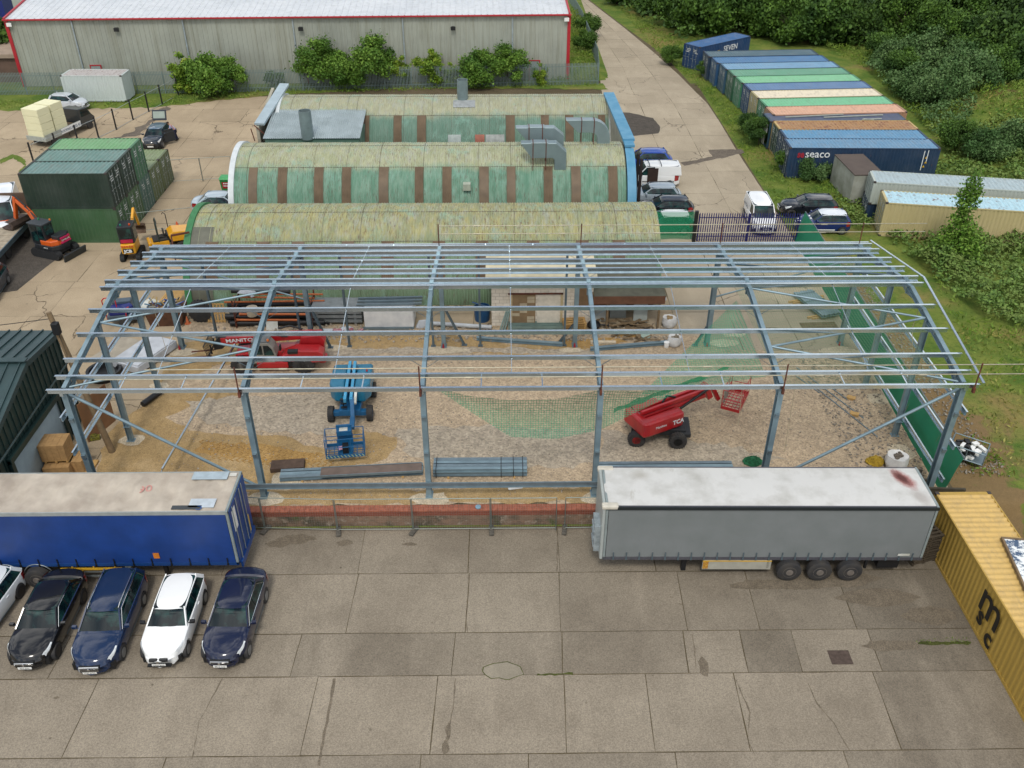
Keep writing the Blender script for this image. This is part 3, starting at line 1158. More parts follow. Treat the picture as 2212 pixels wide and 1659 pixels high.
hm1 = hut_mat('hut_sheets_yellow_lichen', '#a09c6e', '#8a9070', '#6c8468', '#788d76', 3.95, 3.2, .75)
hm2 = hut_mat('hut_sheets_green', '#a6a98c', '#979c7c', '#628874', '#7f9c8a', 4.05, 3.6, .6)
hm3 = hut_mat('hut_sheets_grey', '#a3a389', '#97997f', '#617f70', '#6f887a', 3.95, 3.5, .35)
h1 = make_hut('lichen yellow corrugated arched hut with a green end rim, right behind the steel frame', -19.6, 9.95, 55.3, hm1, [84, 52, 20],
              [(x, x+.78) for x in (-18.6, -15.4, -13.2, -10.1, -7.6, -4.4, -1.7, 1.5, 4.6, 6.9)], (20, 52))
rim(h1, -19.95, -19.55, plain('bright_green_paint', '#3a7a4c', .7, 0, .15, 2), 4.45, 0, 62, th=.3)
rim(h1, -19.95, -19.55, plain('bright_green_paint', '#3a7a4c', .7, 0, .15, 2), 4.45, 62, 180, th=.28)
end_wall(h1, -19.7, .1, plain('green_end_wall', '#3a6b46', .7, 0, .15, 1), 0, 4.5)
end_wall(h1, 9.9, .1, plain('dull_grey_wall', '#8d8d80', .8, 0, .15, 1), 0, 4.55)
g = MB()
g.prof([(-.04, -.06), (.04, -.06), (.04, .06), (-.04, .06)], (-19.6, -2.6, 4.2), (-20.5, -3.3, 4.3))
g.prof([(-.04, -.06), (.04, -.06), (.04, .06), (-.04, .06)], (-20.5, -3.3, 4.3), (-20.3, -4.0, 2.6))
g.build('bracket', M['rust'], h1)
s_ = MB()
aa = [rad(a) for a in np.linspace(2, 66, 20)]
vv = []
for i in range(21):
    for a in aa:
        r = HR+.035+math.cos(math.pi*i)*.014
        vv.append((-19.55+1.35*i/20, -r*math.cos(a), r*math.sin(a)))
s_.add(vv, [(i*20+j, (i+1)*20+j, (i+1)*20+j+1, i*20+j+1) for i in range(20) for j in range(19)])
s_.build('newer_sheet', plain('dull_grey_sheet', '#6c6d60', .6, .2, .15, 1.5), h1, smooth=50)

h2 = make_hut('middle green arched hut with a white left rim and three metal ducts on top', -19.7, 9.15, 67.3, hm2, [90, 57, 22],
              [(-18.65, -18.0), (-16.51, -15.83), (-13.84, -13.16), (-11.8, -11.13), (-9.09, -8.38), (-6.45, -5.81), (-4.42, -3.74), (-1.71, -1.0), (.32, .97), (3.04, 3.71), (5.07, 5.78), (7.8, 8.5)], (22, 57))
rim(h2, -20.1, -19.7, plain('white_verge', '#c9d0d2', .5, 0, .08, 2), 4.6, 0, 180, th=.16)
end_wall(h2, -19.8, .1, M['whitedirty'], 0, 4.55)
bl = plain('sky_blue_paint', '#4583a3', .6, 0, .14, 1.2, c2='#6094b0')
rim(h2, 9.2, 9.85, bl, 4.66, 0, 78, 'end_parapet', th=.16)
end_wall(h2, 9.55, .35, plain('blue_end_wall', '#3f88ad', .6, 0, .1, 1), 0, 4.7)
g = MB()
g.b2(9.2, 9.95, -.9, 4.4, 4.72, 4.9)
g.build('end_parapet', bl, h2)
for dx, y, z0 in ((0, 0, 0), (.22, -.3, 0)):
    g = MB()
    g.b2(10.15+dx, 10.35+dx, -1.2+y, -.9+y, 0, 4.3-abs(y))
    g.build('blackened_post', plain('charred_steel', '#2a1f1c', .8, 0, .2, 4), h2)
m = MB()
m.box((-2.6, -3.9, 2.9), (.55, .5, .5))
m.build('vent_box', plain('vent_box_grey', '#a9b0a0', .6), h2, bevel=.02)
m = MB()
m.lathe([(.08, 0), (.08, .5), (.2, .5), (.2, .62), (.02, .7)], (-2.55, -4.75, 1.1), n=10)
m.build('flue_cap', M['white'], h2, smooth=40)
h3 = make_hut('farthest grey green corrugated arched hut with a lean-to roof and a sloping white parapet', -19.0, 9.1, 79.9, hm3, [90, 55, 20],
              [(-12.0, -11.28), (-9.22, -8.54), (-7.23, -6.47), (.33, 1.09), (3.3, 4.0), (5.4, 6.1), (8.2, 8.8)], (20, 55))
end_wall(h3, 9.15, .2, M['whitedirty'], 0, 4.6)
end_wall(h3, -19.2, .2, M['whitedirty'], 0, 4.6)
m = MB()
m.prof([(-.45, -.1), (.45, -.1), (.45, .1), (-.45, .1)], (9.35, .3, 4.75), (9.6, -12.5, 4.95))
m.build('end_parapet', bl, h3)
m = MB()
m.add([(9.25, -12.3, 0), (9.25, 0, 0), (9.25, 0, 4.6), (9.25, -12.3, 4.6), (9.55, -12.3, 0), (9.55, 0, 0), (9.55, 0, 4.6), (9.55, -12.3, 4.6)],
      [(0, 1, 2, 3), (7, 6, 5, 4), (0, 4, 5, 1), (1, 5, 6, 2), (2, 6, 7, 3), (3, 7, 4, 0)])
m.build('link_wall', plain('pale_link_wall', '#a9a594', .8, 0, .2, 1), h3)
vg = rim(h3, -19.3, -19.0, plain('white_verge', '#c9d0d2', .5, 0, .08, 2), 4.62, 30, 120, th=.14)
m = MB()
m.prof([(-.42, -.09), (.42, -.09), (.42, .09), (-.42, .09)], (-19.2, 1.8, 5.2), (-20.1, -5.2, 3.9))
m.build('sloping_parapet', plain('pale_blue_grey_sheet', '#a7b8bf', .5, .2, .08, 1.5), h3)
m = MB()
m.prof([(-.03, -.03), (.03, -.03), (.03, .03), (-.03, .03)], (-20.5, -5.4, 3.9), (-18.9, -5.9, 2.6))
m.prof([(-.03, -.03), (.03, -.03), (.03, .03), (-.03, .03)], (-20.8, -5.4, 3.6), (-20.6, -5.5, 2.6))
m.build('bracket', M['rust'], h3)
m = MB()
m.add([(-20.4, 1.8, 0), (-20.4, -5.3, 0), (-20.4, -5.3, 3.7), (-20.4, 1.8, 4.9), (-20.15, 1.8, 0), (-20.15, -5.3, 0), (-20.15, -5.3, 3.7), (-20.15, 1.8, 4.9)],
      [(0, 1, 2, 3), (7, 6, 5, 4), (0, 4, 5, 1), (1, 5, 6, 2), (2, 6, 7, 3), (3, 7, 4, 0)])
m.build('side_wall', plain('pale_link_wall', '#a9a594', .8, 0, .2, 1), h3)
# lean-to with its own corrugated roof
m = MB()
n = 90
vv = []
for i in range(n+1):
    x = -19.5+7.9*i/n
    w = .03*math.cos(math.pi*i)
    vv += [(x, -1.9, 4.15+w), (x, -7.0, 3.3+w)]
m.add(vv, [(2*i, 2*i+1, 2*i+3, 2*i+2) for i in range(n)])
lt = m.build('lean_to_roof', plain('grey_corrugated_sheet', '#93a0a2', .45, .35, .14, .8, c2='#a8b5b8'), h3, smooth=50)
m = MB()
m.b2(-19.4, -11.7, -6.85, -6.7, 0, 3.2)
m.b2(-11.8, -11.65, -6.8, -2.6, 0, 3.3)
m.build('lean_to_wall', plain('green_lean_to_wall', '#5f7f70', .7, 0, .2, 1), h3)
m = MB()
m.b2(-14.8, -12.6, -6.92, -6.86, 1.5, 2.9)
m.build('lean_to_window', plain('dark_pane', '#1a2233', .2), h3)
m = MB()
m.lathe([(.5, 0), (.5, 2.3), (.46, 2.3), (.46, .1)], (-15.9, -6.7, 3.2), n=24)
m.build('flue', plain('dull_zinc', '#7d8d8f', .5, .3, .12, 2), h3, smooth=40)
m = MB()
m.lathe([(.47, 0), (.47, 1.9), (.43, 1.9), (.43, .1)], (-3.4, -.5, 4.3), n=24)
m.build('flue', plain('dull_zinc', '#7d8d8f', .5, .3, .12, 2), h3, smooth=40)
for nm, a, b, a0, a1, c in (('patch_sheet', -4.2, -2.3, 66, 79, '#a3a8a8'), ('patch_sheet', -4.6, -3.5, 10, 33, '#8f9a98'), ('rusted_sheet', -2.3, -1.5, 16, 33, '#8a4a35'), ('patch_sheet', -1.4, .2, 10, 33, '#8d9290')):
    s_ = MB()
    rings = []
    for q in np.linspace(a0, a1, 8):
        r = HR+.045
        rings.append([(a, -r*math.cos(rad(q)), r*math.sin(rad(q))), (b, -r*math.cos(rad(q)), r*math.sin(rad(q)))])
    s_.loft(rings, False, caps=False)
    s_.build(nm, plain(nm+c, c, .5, .2, .18, 3), h3, smooth=50)


def duct_run(outline, y, th, parent, straps, posts):
    m = MB()
    m.side(outline, y-th/2, y+th/2)
    o = m.build('duct', plain('galvanised_ducting', '#8fa0a4', .4, .55, .07, 1.2), parent, bevel=.02, seg=1)
    for x, z0, z1 in straps:
        s = MB()
        s.b2(x-.03, x+.03, y-th/2-.03, y+th/2+.03, z0-.03, z1+.03)
        s.build('strap', M['rust'], o)
    for x, z0, z1 in posts:
        for yy in (y-th/2-.05, y+th/2):
            s = MB()
            s.b2(x-.025, x+.025, yy, yy+.05, z0, z1)
            s.build('duct_support', M['rust'], o)
    return o


# outlines in x,z; the tapered mouth points left, the neck drops into the roof on the right
duct_run([(1.0, 6.25), (1.9, 6.25), (1.9, 6.3), (3.15, 6.3), (3.15, 6.25), (3.85, 6.25), (4.6, 5.65), (4.6, 4.55), (3.75, 4.55), (3.75, 5.1), (3.6, 5.25), (1.85, 5.25)], -.6, .7, h2, [(2.0, 5.25, 6.3), (3.0, 5.25, 6.3)], [(2.05, 4.4, 5.25), (3.05, 4.4, 5.25)])
duct_run([(1.35, 5.7), (2.1, 5.7), (2.1, 5.75), (3.35, 5.75), (3.35, 5.7), (3.95, 5.7), (4.7, 5.05), (4.7, 3.7), (3.85, 3.7), (3.85, 4.45), (3.7, 4.6), (2.15, 4.6)], -2.4, .75, h2, [(2.25, 4.6, 5.75), (3.2, 4.6, 5.75)], [(2.25, 3.5, 4.6), (3.2, 3.5, 4.6)])
arc = [(6.75+1.45*math.sin(rad(a)), 4.95+1.45*math.cos(rad(a))) for a in range(0, 91, 15)]
inn = [(6.75+.5*math.sin(rad(a)), 4.95+.5*math.cos(rad(a))) for a in range(90, -1, -30)]
duct_run([(4.8, 6.4), (5.4, 6.4)]+arc+[(8.2, 4.3), (7.25, 4.3)]+inn+[(5.75, 5.45)], .7, .7, h2, [(6.0, 5.45, 6.4), (6.95, 5.5, 6.4)], [(6.0, 4.2, 5.45), (6.95, 4.3, 5.5)])

# ================================================================ warehouse
def clad(name, c, c2, stain):
    t = NT(name)
    v = t.pos()
    col = t.mix(t.ramp(t.noise(.25, 6, v, .6), .4, .65), lin(c), lin(c2))
    st = t.ramp(t.noise(1.2, 6, t.mapped(v, (1.6, 1.6, .08)), .7), .48, .7)
    col = t.mix(t.math('MULTIPLY', st, .5), col, lin(stain))
    return t.out(col, .6, .1)


WA, WB = Vector((-51.4, 99.8)), Vector((7.2, 101.6))
wd = (WB-WA)
WL = wd.length
wh = thing('warehouse', 'long pale grey clad warehouse with red edge trims and white roof at the back', 'warehouse', (WA.x, WA.y, 0), math.atan2(wd.y, wd.x))
wall_m = clad('grey_wall_cladding', '#9fa398', '#90948a', '#716f58')
m = MB()
n = int(WL/.5)
vv = []
xs = []
for i in range(n):
    x = i*WL/n
    for dx, o in ((0, 0), (.28, 0), (.31, -.045), (.42, -.045), (.45, 0)):
        xs.append((x+dx, o))
xs.append((WL, 0))
for x, o in xs:
    vv += [(x, o, 0), (x, o, 6.85)]
m.add(vv, [(2*i, 2*i+2, 2*i+3, 2*i+1) for i in range(len(xs)-1)])
m.build('front_wall', wall_m, wh)
m = MB()
for x in (0.02, WL-.02):
    m.add([(x, 0, 0), (x, 26, 0), (x, 26, 6.85), (x, 13, 8.3), (x, 0, 6.85)], [(0, 1, 2, 3, 4)])
m.add([(0, 26, 0), (WL, 26, 0), (WL, 26, 6.85), (0, 26, 6.85)], [(0, 1, 2, 3)])
m.build('gable_wall', wall_m, wh)
roof_m = clad('white_roof_sheets', '#c9cdd0', '#bfc4c8', '#9fa3a3')
m = MB()
vv = []
n = int(WL/.66)
xs = []
for i in range(n):
    x = i*(WL+.3)/n-.15
    xs += [(x, 0), (x+.5, 0), (x+.53, .05), (x+.60, .05), (x+.63, 0)]
xs.append((WL+.15, 0))
for x, o in xs:
    vv += [(x, -.25, 6.93+o), (x, 13, 8.45+o), (x, 26.2, 6.93+o)]
m.add(vv, [(3*i+k, 3*i+3+k, 3*i+4+k, 3*i+1+k) for i in range(len(xs)-1) for k in (0, 1)])
m.build('roof', roof_m, wh)
red = plain('red_trim', '#a8202c', .45, 0, .06, 2)
m = MB()
m.b2(-.2, WL+.2, -.40, -.22, 6.78, 6.94)
m.build('gutter', red, wh, bevel=.03)
for x in (0, WL):
    m = MB()
    m.b2(x-.17, x+.17, -.1, .12, 0, 6.7)
    m.build('corner_trim', red, wh)
    m = MB()
    m.bar((x, -.3, 7.02), (x, 13, 8.52), .2, .12)
    m.bar((x, 13, 8.52), (x, 26, 7.02), .2, .12)
    m.build('verge_trim', red, wh)
for x in (6.7, 18.1, 29.5, 41.0, 52.6):
    m = MB()
    m.tube((x, -.13, .1), (x, -.13, 6.7), .075, 8)
    for z in (2, 4, 5.8):
        m.tube((x, -.13, z), (x, -.13, z+.08), .1, 8)
    m.build('downpipe', plain('pale_downpipe', '#aab6bb', .4, .2), wh, smooth=40)
for x in (8.05, 30.9, 55.0):
    d = MB()
    d.b2(x-.5, x+.5, -.1, -.06, .05, 2.1)
    do = d.build('door', plain('grey_door', '#8f9a98', .5), wh)
    for a, b, c, e in ((x-.6, x-.5, .02, 2.2), (x+.5, x+.6, .02, 2.2), (x-.5, x+.5, 2.1, 2.2)):
        f = MB()
        f.b2(a, b, -.13, -.05, c, e)
        f.build('door_frame', red, do)
for x, y in ((11.2, 5.7), (30.3, 5.6), (46.3, 5.5), (WL-.3, 6.3), (.4, 6.3)):
    f = MB()
    f.b2(x-.18, x+.18, -.3, -.06, y, y+.28)
    f.box((x, -.36, y+.1), (.5, .1, .35))
    f.build('floodlight', M['black'] if 1 < x < WL-1 else M['white'], wh)

# ================================================================ palisade fences
def palisade(label, runs, h, mat, pale=.07, pitch=.155, group=None, name='palisade_fence', cat='fence', kind_pale=True):
    t = thing(name, label, cat, (runs[0][0][0], runs[0][0][1], 0), 0, group)
    ox, oy = runs[0][0]
    m, r, p = MB(), MB(), MB()
    for (ax, ay), (bx, by) in runs:
        L = math.hypot(bx-ax, by-ay)
        dx, dy = (bx-ax)/L, (by-ay)/L
        an = math.atan2(dy, dx)
        n = int(L/pitch)
        for i in range(n+1):
            x, y = ax+dx*i*pitch-ox, ay+dy*i*pitch-oy
            z = 0
            m.box((x, y, z+h/2-.04), (pale, .02, h-.08), an)
            m.box((x, y, z+h-.03), (pale, .02, .1), an, None, (.15, 1))
        for z in (.4, h-.35):
            r.bar((ax-ox, ay-oy+.03, z), (bx-ox, by-oy+.03, z), .04, .05)
        k = int(L/2.75)
        for i in range(k+1):
            x, y = ax+dx*L*i/max(1, k)-ox, ay+dy*L*i/max(1, k)-oy
            p.box((x, y+.07, h/2-.05), (.1, .06, h-.1), an)
    m.build('pales', mat, t)
    r.build('rails', mat, t)
    p.build('posts', mat, t)
    return t


palisade('tall galvanised palisade fence running in front of the grey warehouse and up the lane', [((-70, 96.3), (-35.4, 97.0)), ((-35.4, 97.0), (10.45, 99.9)), ((10.45, 99.9), (10.9, 106.5)), ((10.9, 106.5), (10.55, 126)), ((10.55, 126), (9.8, 140))], 2.3, plain('galvanised_pales', '#7f9190', .5, .4, .1, 1))
blue_p = plain('navy_blue_paint', '#1d1f5e', .45, 0, .08, 3)
palisade('navy blue palisade gates closing the lane between the green netted car and the green hoarding', [((14.0, 60.0), (17.55, 59.95)), ((17.6, 59.95), (21.1, 59.9))], 2.2, blue_p, .07, .165, None, 'palisade_gate', 'gate')
m = MB()
m.b2(-.12, .12, -.1, .1, 0, 2.35)
o = m.build('gate_post', M['black'])
o.location = (13.75, 60.0, 0)
tag(o, 'black steel post holding the left leaf of the navy gates', 'post')


def netting(name, c, period=.1, line=.16, alpha=.0, solid=None):
    t = NT(name)
    uv = t.n('ShaderNodeUVMap')
    sep = t.n('ShaderNodeSeparateXYZ')
    t.l(uv.outputs[0], sep.inputs[0])
    a = t.math('LESS_THAN', t.math('FRACT', t.math('MULTIPLY', sep.outputs[0], 1/period)), line)
    b = t.math('LESS_THAN', t.math('FRACT', t.math('MULTIPLY', sep.outputs[1], 1/period)), line)
    k = t.math('MAXIMUM', a, b)
    if alpha:
        k = t.math('MAXIMUM', k, alpha)
    t.l(k, t.b.inputs['Alpha'])
    return t.out(lin(c), .7, 0)


# green sheeted hoarding on the right of the site
HB = [(21.05, 60.2), (20.95, 54.0), (20.85, 48.2), (20.75, 43.0), (20.6, 38.0), (20.5, 34.5), (20.45, 32.2)]
hd = thing('green_hoarding', 'long bright green sheeted fence leaning along the right side of the steel frame', 'fence', (21, 46, 0))
hg = plain('green_sheeting', '#1b7f5b', .6, 0, .06, .8)
for i, ((ax, ay), (bx, by)) in enumerate(zip(HB, HB[1:])):
    L = math.hypot(bx-ax, by-ay)
    k = max(1, round(L/3.4))
    for j in range(k):
        p0 = (ax+(bx-ax)*j/k-21, ay+(by-ay)*j/k-46)
        p1 = (ax+(bx-ax)*(j+1)/k-21, ay+(by-ay)*(j+1)/k-46)
        m = MB()
        rings = []
        for q in range(9):
            f = q/8
            x, y = p0[0]+(p1[0]-p0[0])*f, p0[1]+(p1[1]-p0[1])*f
            wob = .012*math.sin(f*5+i*2+j)
            rings.append([(x+wob, y, .03), (x+.16+wob*1.6, y, .75), (x+.3-wob, y, 1.5), (x+.45, y, 2.15)])
        m.loft(rings, False, caps=False)
        m.build('sheet_panel', hg, hd, smooth=60)
        m = MB()
        m.path([(p0[0]+.03, p0[1], .05), (p0[0]+.48, p0[1], 2.18), (p1[0]+.48, p1[1], 2.18)], .021, 6)
        m.build('tube_frame', M['galv_dull'], hd)
        m = MB()
        m.box((p0[0]+.57, p0[1], .12), (.6, .22, .2))
        m.build('block_foot', M['black'], hd, bevel=.03)

# green debris net over the car by the gate
m = MB()
rings = []
for i in range(13):
    x = 9.98+3.75*i/12
    rings.append([(x, 60.35+.05*math.sin(i), .05), (x, 60.3, .8), (x, 60.32+.05*math.sin(i*2), 1.5), (x, 60.3, 2.15)])
m.loft(rings, False, caps=False)
t = NT('translucent_green_net')
t.b.inputs['Alpha'].default_value = .62
ng = t.out(lin('#128a5e'), .7)
sc = thing('netted_panel', 'translucent green netting panel standing in front of a white roofed car', 'fence panel', (0, 0, 0))
m.build('net', ng, sc, smooth=60)
m = MB()
m.path([(9.98, 60.4, 0), (9.98, 60.4, 2.18), (13.6, 60.4, 2.18), (13.6, 60.4, 0)], .02, 6)
m.build('tube_frame', M['galv_dull'], sc)

# ================================================================ mesh fence in the left yard
cl = thing('chain_link_fence', 'chain link fence on black posts slanting past the polystyrene truck', 'fence', (-36, 88, 0))
CP = [(-40.3, 76.0), (-39.2, 78.4), (-38.2, 80.6), (-37.3, 82.9), (-36.5, 85.3), (-35.9, 88.2), (-35.2, 90.8), (-34.6, 93.2), (-33.9, 96.4)]
wire = netting('wire_mesh', '#7b8686', .06, .16)


def ribbon(pts, z0, z1, name, mat, parent, off=(0, 0)):
    me = bpy.data.meshes.new(name)
    bm = bmesh.new()
    uvl = bm.loops.layers.uv.new('UVMap')
    s = 0
    for (ax, ay), (bx, by) in zip(pts, pts[1:]):
        L = math.hypot(bx-ax, by-ay)
        v = [bm.verts.new(p) for p in ((ax-off[0], ay-off[1], z0), (bx-off[0], by-off[1], z0), (bx-off[0], by-off[1], z1), (ax-off[0], ay-off[1], z1))]
        f = bm.faces.new(v)
        for lp, uv in zip(f.loops, ((s, z0), (s+L, z0), (s+L, z1), (s, z1))):
            lp[uvl].uv = uv
        s += L
    bm.to_mesh(me)
    bm.free()
    me.materials.append(mat)
    o = bpy.data.objects.new(name, me)
    COL.objects.link(o)
    o.parent = parent
    return o


ribbon(CP, .05, 1.75, 'mesh_infill', wire, cl, (36, 88))
for x, y in CP:
    m = MB()
    m.b2(x+36-.06, x+36+.06, y-88-.05, y-88+.05, 0, 2.0)
    m.build('post', M['black'], cl)
for z in (.08, 1.75):
    m = MB()
    m.path([(x+36, y-88, z) for x, y in CP], .022, 5)
    m.build('top_rail', plain('pale_rail', '#a9b2b2', .4, .3), cl)


# tubular site gates / temporary fence panels
def temp_panel(ax, ay, bx, by, z, label, parent=None, h=2.0, feet=True, group=None, wires=True):
    t = thing('temporary_fence_panel', label, 'fence panel', (ax, ay, z), math.atan2(by-ay, bx-ax), group)
    L = math.hypot(bx-ax, by-ay)
    m = MB()
    m.path([(0, 0, .05), (0, 0, h), (L, 0, h), (L, 0, .05)], .021, 6)
    m.tube((0, 0, .2), (L, 0, .2), .017, 6)
    m.build('tube_frame', plain('site_fence_tube', '#78837f', .45, .5, .1, 3), t)
    if wires:
        ribbon([(0, 0), (L, 0)], .2, h, 'wire_infill', netting('heras_mesh', '#8a8f8a', .11, .03), t)
    if feet:
        m = MB()
        m.box((0, 0, .07), (.22, .62, .14))
        m.box((0, 0, .17), (.16, .16, .08))
        f = m.build('concrete_foot', plain('grey_block_foot', '#5f5b53', .9, 0, .2, 6), t, bevel=.025)
        f.rotation_euler = (0, 0, R.uniform(-.5, .5))
    return t


XF = [(-14.6, 31.3), (-10.95, 31.0), (-7.6, 30.85), (-4.15, 30.85), (-.6, 30.85), (2.75, 30.85), (6.2, 30.9)]
names = ['half hidden behind the blue trailer', 'on a block foot just right of the blue trailer', 'on a block foot, second right of the blue trailer', 'before the middle of the brick wall', 'left of the narrow gap before the grey trailer', 'half hidden behind the front of the grey trailer']
for i in range(6):
    (ax, ay), (bx, by) = XF[i], XF[i+1]
    if i == 4:
        bx -= .35
    temp_panel(ax, ay, bx-.05, by, YZ, 'wire fence panel '+names[i], group='temporary fence panels along the brick wall', h=2.0)
temp_panel(-27.05, 71.6, -24.75, 72.0, 0, 'open tubular fence panel left of the pair beside the olive containers', group='tubular site gates', feet=False)
temp_panel(-24.7, 72.0, -22.3, 72.4, 0, 'tubular fence panel right of the pair, near the green wheelie bin', group='tubular site gates', feet=False)
temp_panel(-27.6, 61.6, -22.0, 63.0, 0, 'long thin tubular barrier between the green containers and the debris skip', h=1.6, feet=False, group='tubular site gates', wires=False)

# ================================================================ brick retaining wall
def brick_mat(name, c1, c2, mortar_c, old=False):
    t = NT(name)
    v = t.mapped(t.pos(), (1, 1, 1), (rad(90), 0, 0))
    b = t.n('ShaderNodeTexBrick')
    b.inputs['Color1'].default_value = lin(c1)
    b.inputs['Color2'].default_value = lin(c2)
    b.inputs['Mortar'].default_value = lin(mortar_c)
    b.inputs['Scale'].default_value = 1
    b.inputs['Mortar Size'].default_value = .006
    b.inputs['Brick Width'].default_value = .225
    b.inputs['Row Height'].default_value = .075
    t.l(v, b.inputs['Vector'])
    col = b.outputs[0]
    if old:
        col = t.mix(t.ramp(t.noise(1.1, 6, t.pos(), .65), .46, .68), col, lin('#3d3a2c'))
        col = t.mix(t.ramp(t.noise(2.6, 5, t.mapped(t.pos(), (1, 1, 1), (0, 0, 0), (7, 0, 0)), .65), .56, .68), col, lin('#8f8272'))
        col = t.mix(t.ramp(t.noise(.7, 5, t.mapped(t.pos(), (1, 1, 1), (0, 0, 0), (3, 3, 0)), .65), .6, .7), col, lin('#3f4a22'))
    return t.out(col, .9)


bw = thing('brick_retaining_wall', 'low old brick wall topped with new red bricks between the two trailers', 'wall', (0, 31.45, YZ))
m = MB()
m.b2(-22, 14.8, -.17, .2, 0, .60)
m.build('old_courses', brick_mat('old_brickwork', '#7d5f4b', '#66503f', '#7d7263', True), bw)
m = MB()
m.b2(-22, 14.8, -.165, .195, .60, .86)
m.build('new_courses', brick_mat('new_red_brickwork', '#7a3a28', '#66301f', '#7f5a48'), bw)
m = MB()
for i in range(163):
    m.b2(-22+i*.226, -22+i*.226+.216, -.19, .22, .862, .925)
m.build('brick_coping', plain('bright_brick', '#a35f47', .85, 0, .2, 6), bw)
m = MB()
m.b2(-60, -22, -.15, .15, 0, .84)
m.b2(14.8, 21.4, -.15, .15, 0, .84)
m.build('rough_footing', plain('rough_concrete_edge', '#6f665a', .9, 0, .2, 2), bw)

# ================================================================ block outbuilding and lean-to beyond the frame
ob = thing('blockwork_outbuilding', 'small cream blockwork building with a bricked up doorway behind the steel frame', 'outbuilding', (-.7, 48.1, 0))


def block_mat():
    t = NT('painted_blockwork')
    v = t.mapped(t.pos(), (1, 1, 1), (rad(90), 0, 0))
    b = t.n('ShaderNodeTexBrick')
    b.inputs['Color1'].default_value = lin('#dcd4c6')
    b.inputs['Color2'].default_value = lin('#d2c9b9')
    b.inputs['Mortar'].default_value = lin('#8a7e6b')
    b.inputs['Scale'].default_value = 1
    b.inputs['Mortar Size'].default_value = .008
    b.inputs['Brick Width'].default_value = .45
    b.inputs['Row Height'].default_value = .225
    t.l(v, b.inputs['Vector'])
    col = t.mix(t.ramp(t.noise(1.4, 6, t.pos(), .65), .5, .7), b.outputs[0], lin('#b8ae9c'))
    return t.out(col, .9)


m = MB()
m.b2(0, 6.1, 0, 3.4, 0, 3.0)
m.build('wall', block_mat(), ob)
m = MB()
vv = []
for i in range(61):
    w = .025*math.cos(math.pi*i)
    y = -.25+4.0*i/60
    vv += [(-.35, y, 3.05+w+.12*(i/60)), (6.35, y, 3.05+w+.12*(i/60))]
m.add(vv, [(2*i, 2*i+1, 2*i+3, 2*i+2) for i in range(60)])
m.build('roof', plain('cream_corrugated_roof', '#c6bd9f', .6, 0, .12, 1.5), ob, smooth=50)
m = MB()
m.b2(1.25, 2.65, -.03, 0, 0, 2.15)
d = m.build('blocked_doorway', plain('fresh_blocks', '#8a7355', .9), ob)
rr = random.Random(3)
for k in range(9):
    m = MB()
    x, z = 1.25+rr.choice([0, .45, .9]), .02+.225*k
    m.b2(x, x+.44, -.04, -.03, z, z+.2)
    m.build('pale_block', plain('pale_block', '#b9ab90', .9), d)
m = MB()
m.b2(1.0, 4.3, -.08, 0, 2.18, 2.26)
m.build('lintel', M['rust'], ob)
m = MB()
m.b2(2.75, 4.1, -.03, 0, .1, 2.1)
m.build('boarded_door', plain('cream_boards', '#dcd3c2', .8, 0, .1, 3), ob)
m = MB()
m.b2(4.15, 4.3, -.05, 0, 0, 2.2)
m.b2(1.1, 1.25, -.05, 0, 0, 2.2)
m.build('door_frame', plain('cream_frame', '#c2b08a', .8), ob)
m = MB()
m.b2(5.1, 6.0, -.03, 0, 1.2, 2.7)
m.build('boarded_window', plain('plywood_board', '#7f6549', .8, 0, .12, 3), ob)
m = MB()
for k in range(5):
    m.b2(.6+k*1.15, .66+k*1.15, -.06, 0, 2.72, 2.78)
m.build('roof_bolt', M['black'], ob)

lo = thing('open_fronted_shed', 'open fronted shed with a grey felt roof beside the cream outbuilding', 'shed', (5.3, 48.3, 0))
m = MB()
m.add([(.1, -.7, 2.28), (4.4, -.7, 2.28), (4.2, 3.2, 2.75), (0, 3.2, 2.75), (.1, -.7, 2.2), (4.4, -.7, 2.2), (4.2, 3.2, 2.67), (0, 3.2, 2.67)],
      [(0, 1, 2, 3), (7, 6, 5, 4), (0, 4, 5, 1), (1, 5, 6, 2), (2, 6, 7, 3), (3, 7, 4, 0)])
m.build('felt_roof', plain('grey_roofing_felt', '#5f5f50', .9, 0, .15, 1.5, c2='#4c4c40'), lo)
m = MB()
m.b2(.1, 4.35, -.74, -.70, 1.75, 2.26)
m.build('fascia', plain('brown_boards', '#6d4a36', .8, 0, .15, 3), lo)
m = MB()
m.b2(.15, 4.1, 1.6, 1.75, 0, 2.4)
m.b2(0, .15, -.5, 1.7, 0, 2.3)
m.build('back_wall', plain('shed_boards', '#7a6246', .8, 0, .15, 3), lo)
for x in (.9, 4.0):
    m = MB()
    m.b2(x, x+.12, -.7, -.58, 0, 2.2)
    m.build('post', M['oldtimber'], lo)

# ================================================================ dark green shed, bottom left
db = thing('dark_green_shed', 'dark green clad shed with a silver roller door at the left edge', 'shed', (-22.0, 35.4, 0), 0)
dg = plain('dark_green_cladding', '#1c3230', .5, .1, .12, 1, c2='#243d3a')
dgr = plain('dark_green_roof', '#2f4648', .5, .1, .12, 1)
PR = [(3.3, 5.2), (0, 5.6), (-3.1, 4.65), (-5.3, 3.95)]


def pz(y):
    for (a, za), (b_, zb2) in zip(PR, PR[1:]):
        if b_ <= y <= a:
            return za+(zb2-za)*(a-y)/(a-b_)
    return 4


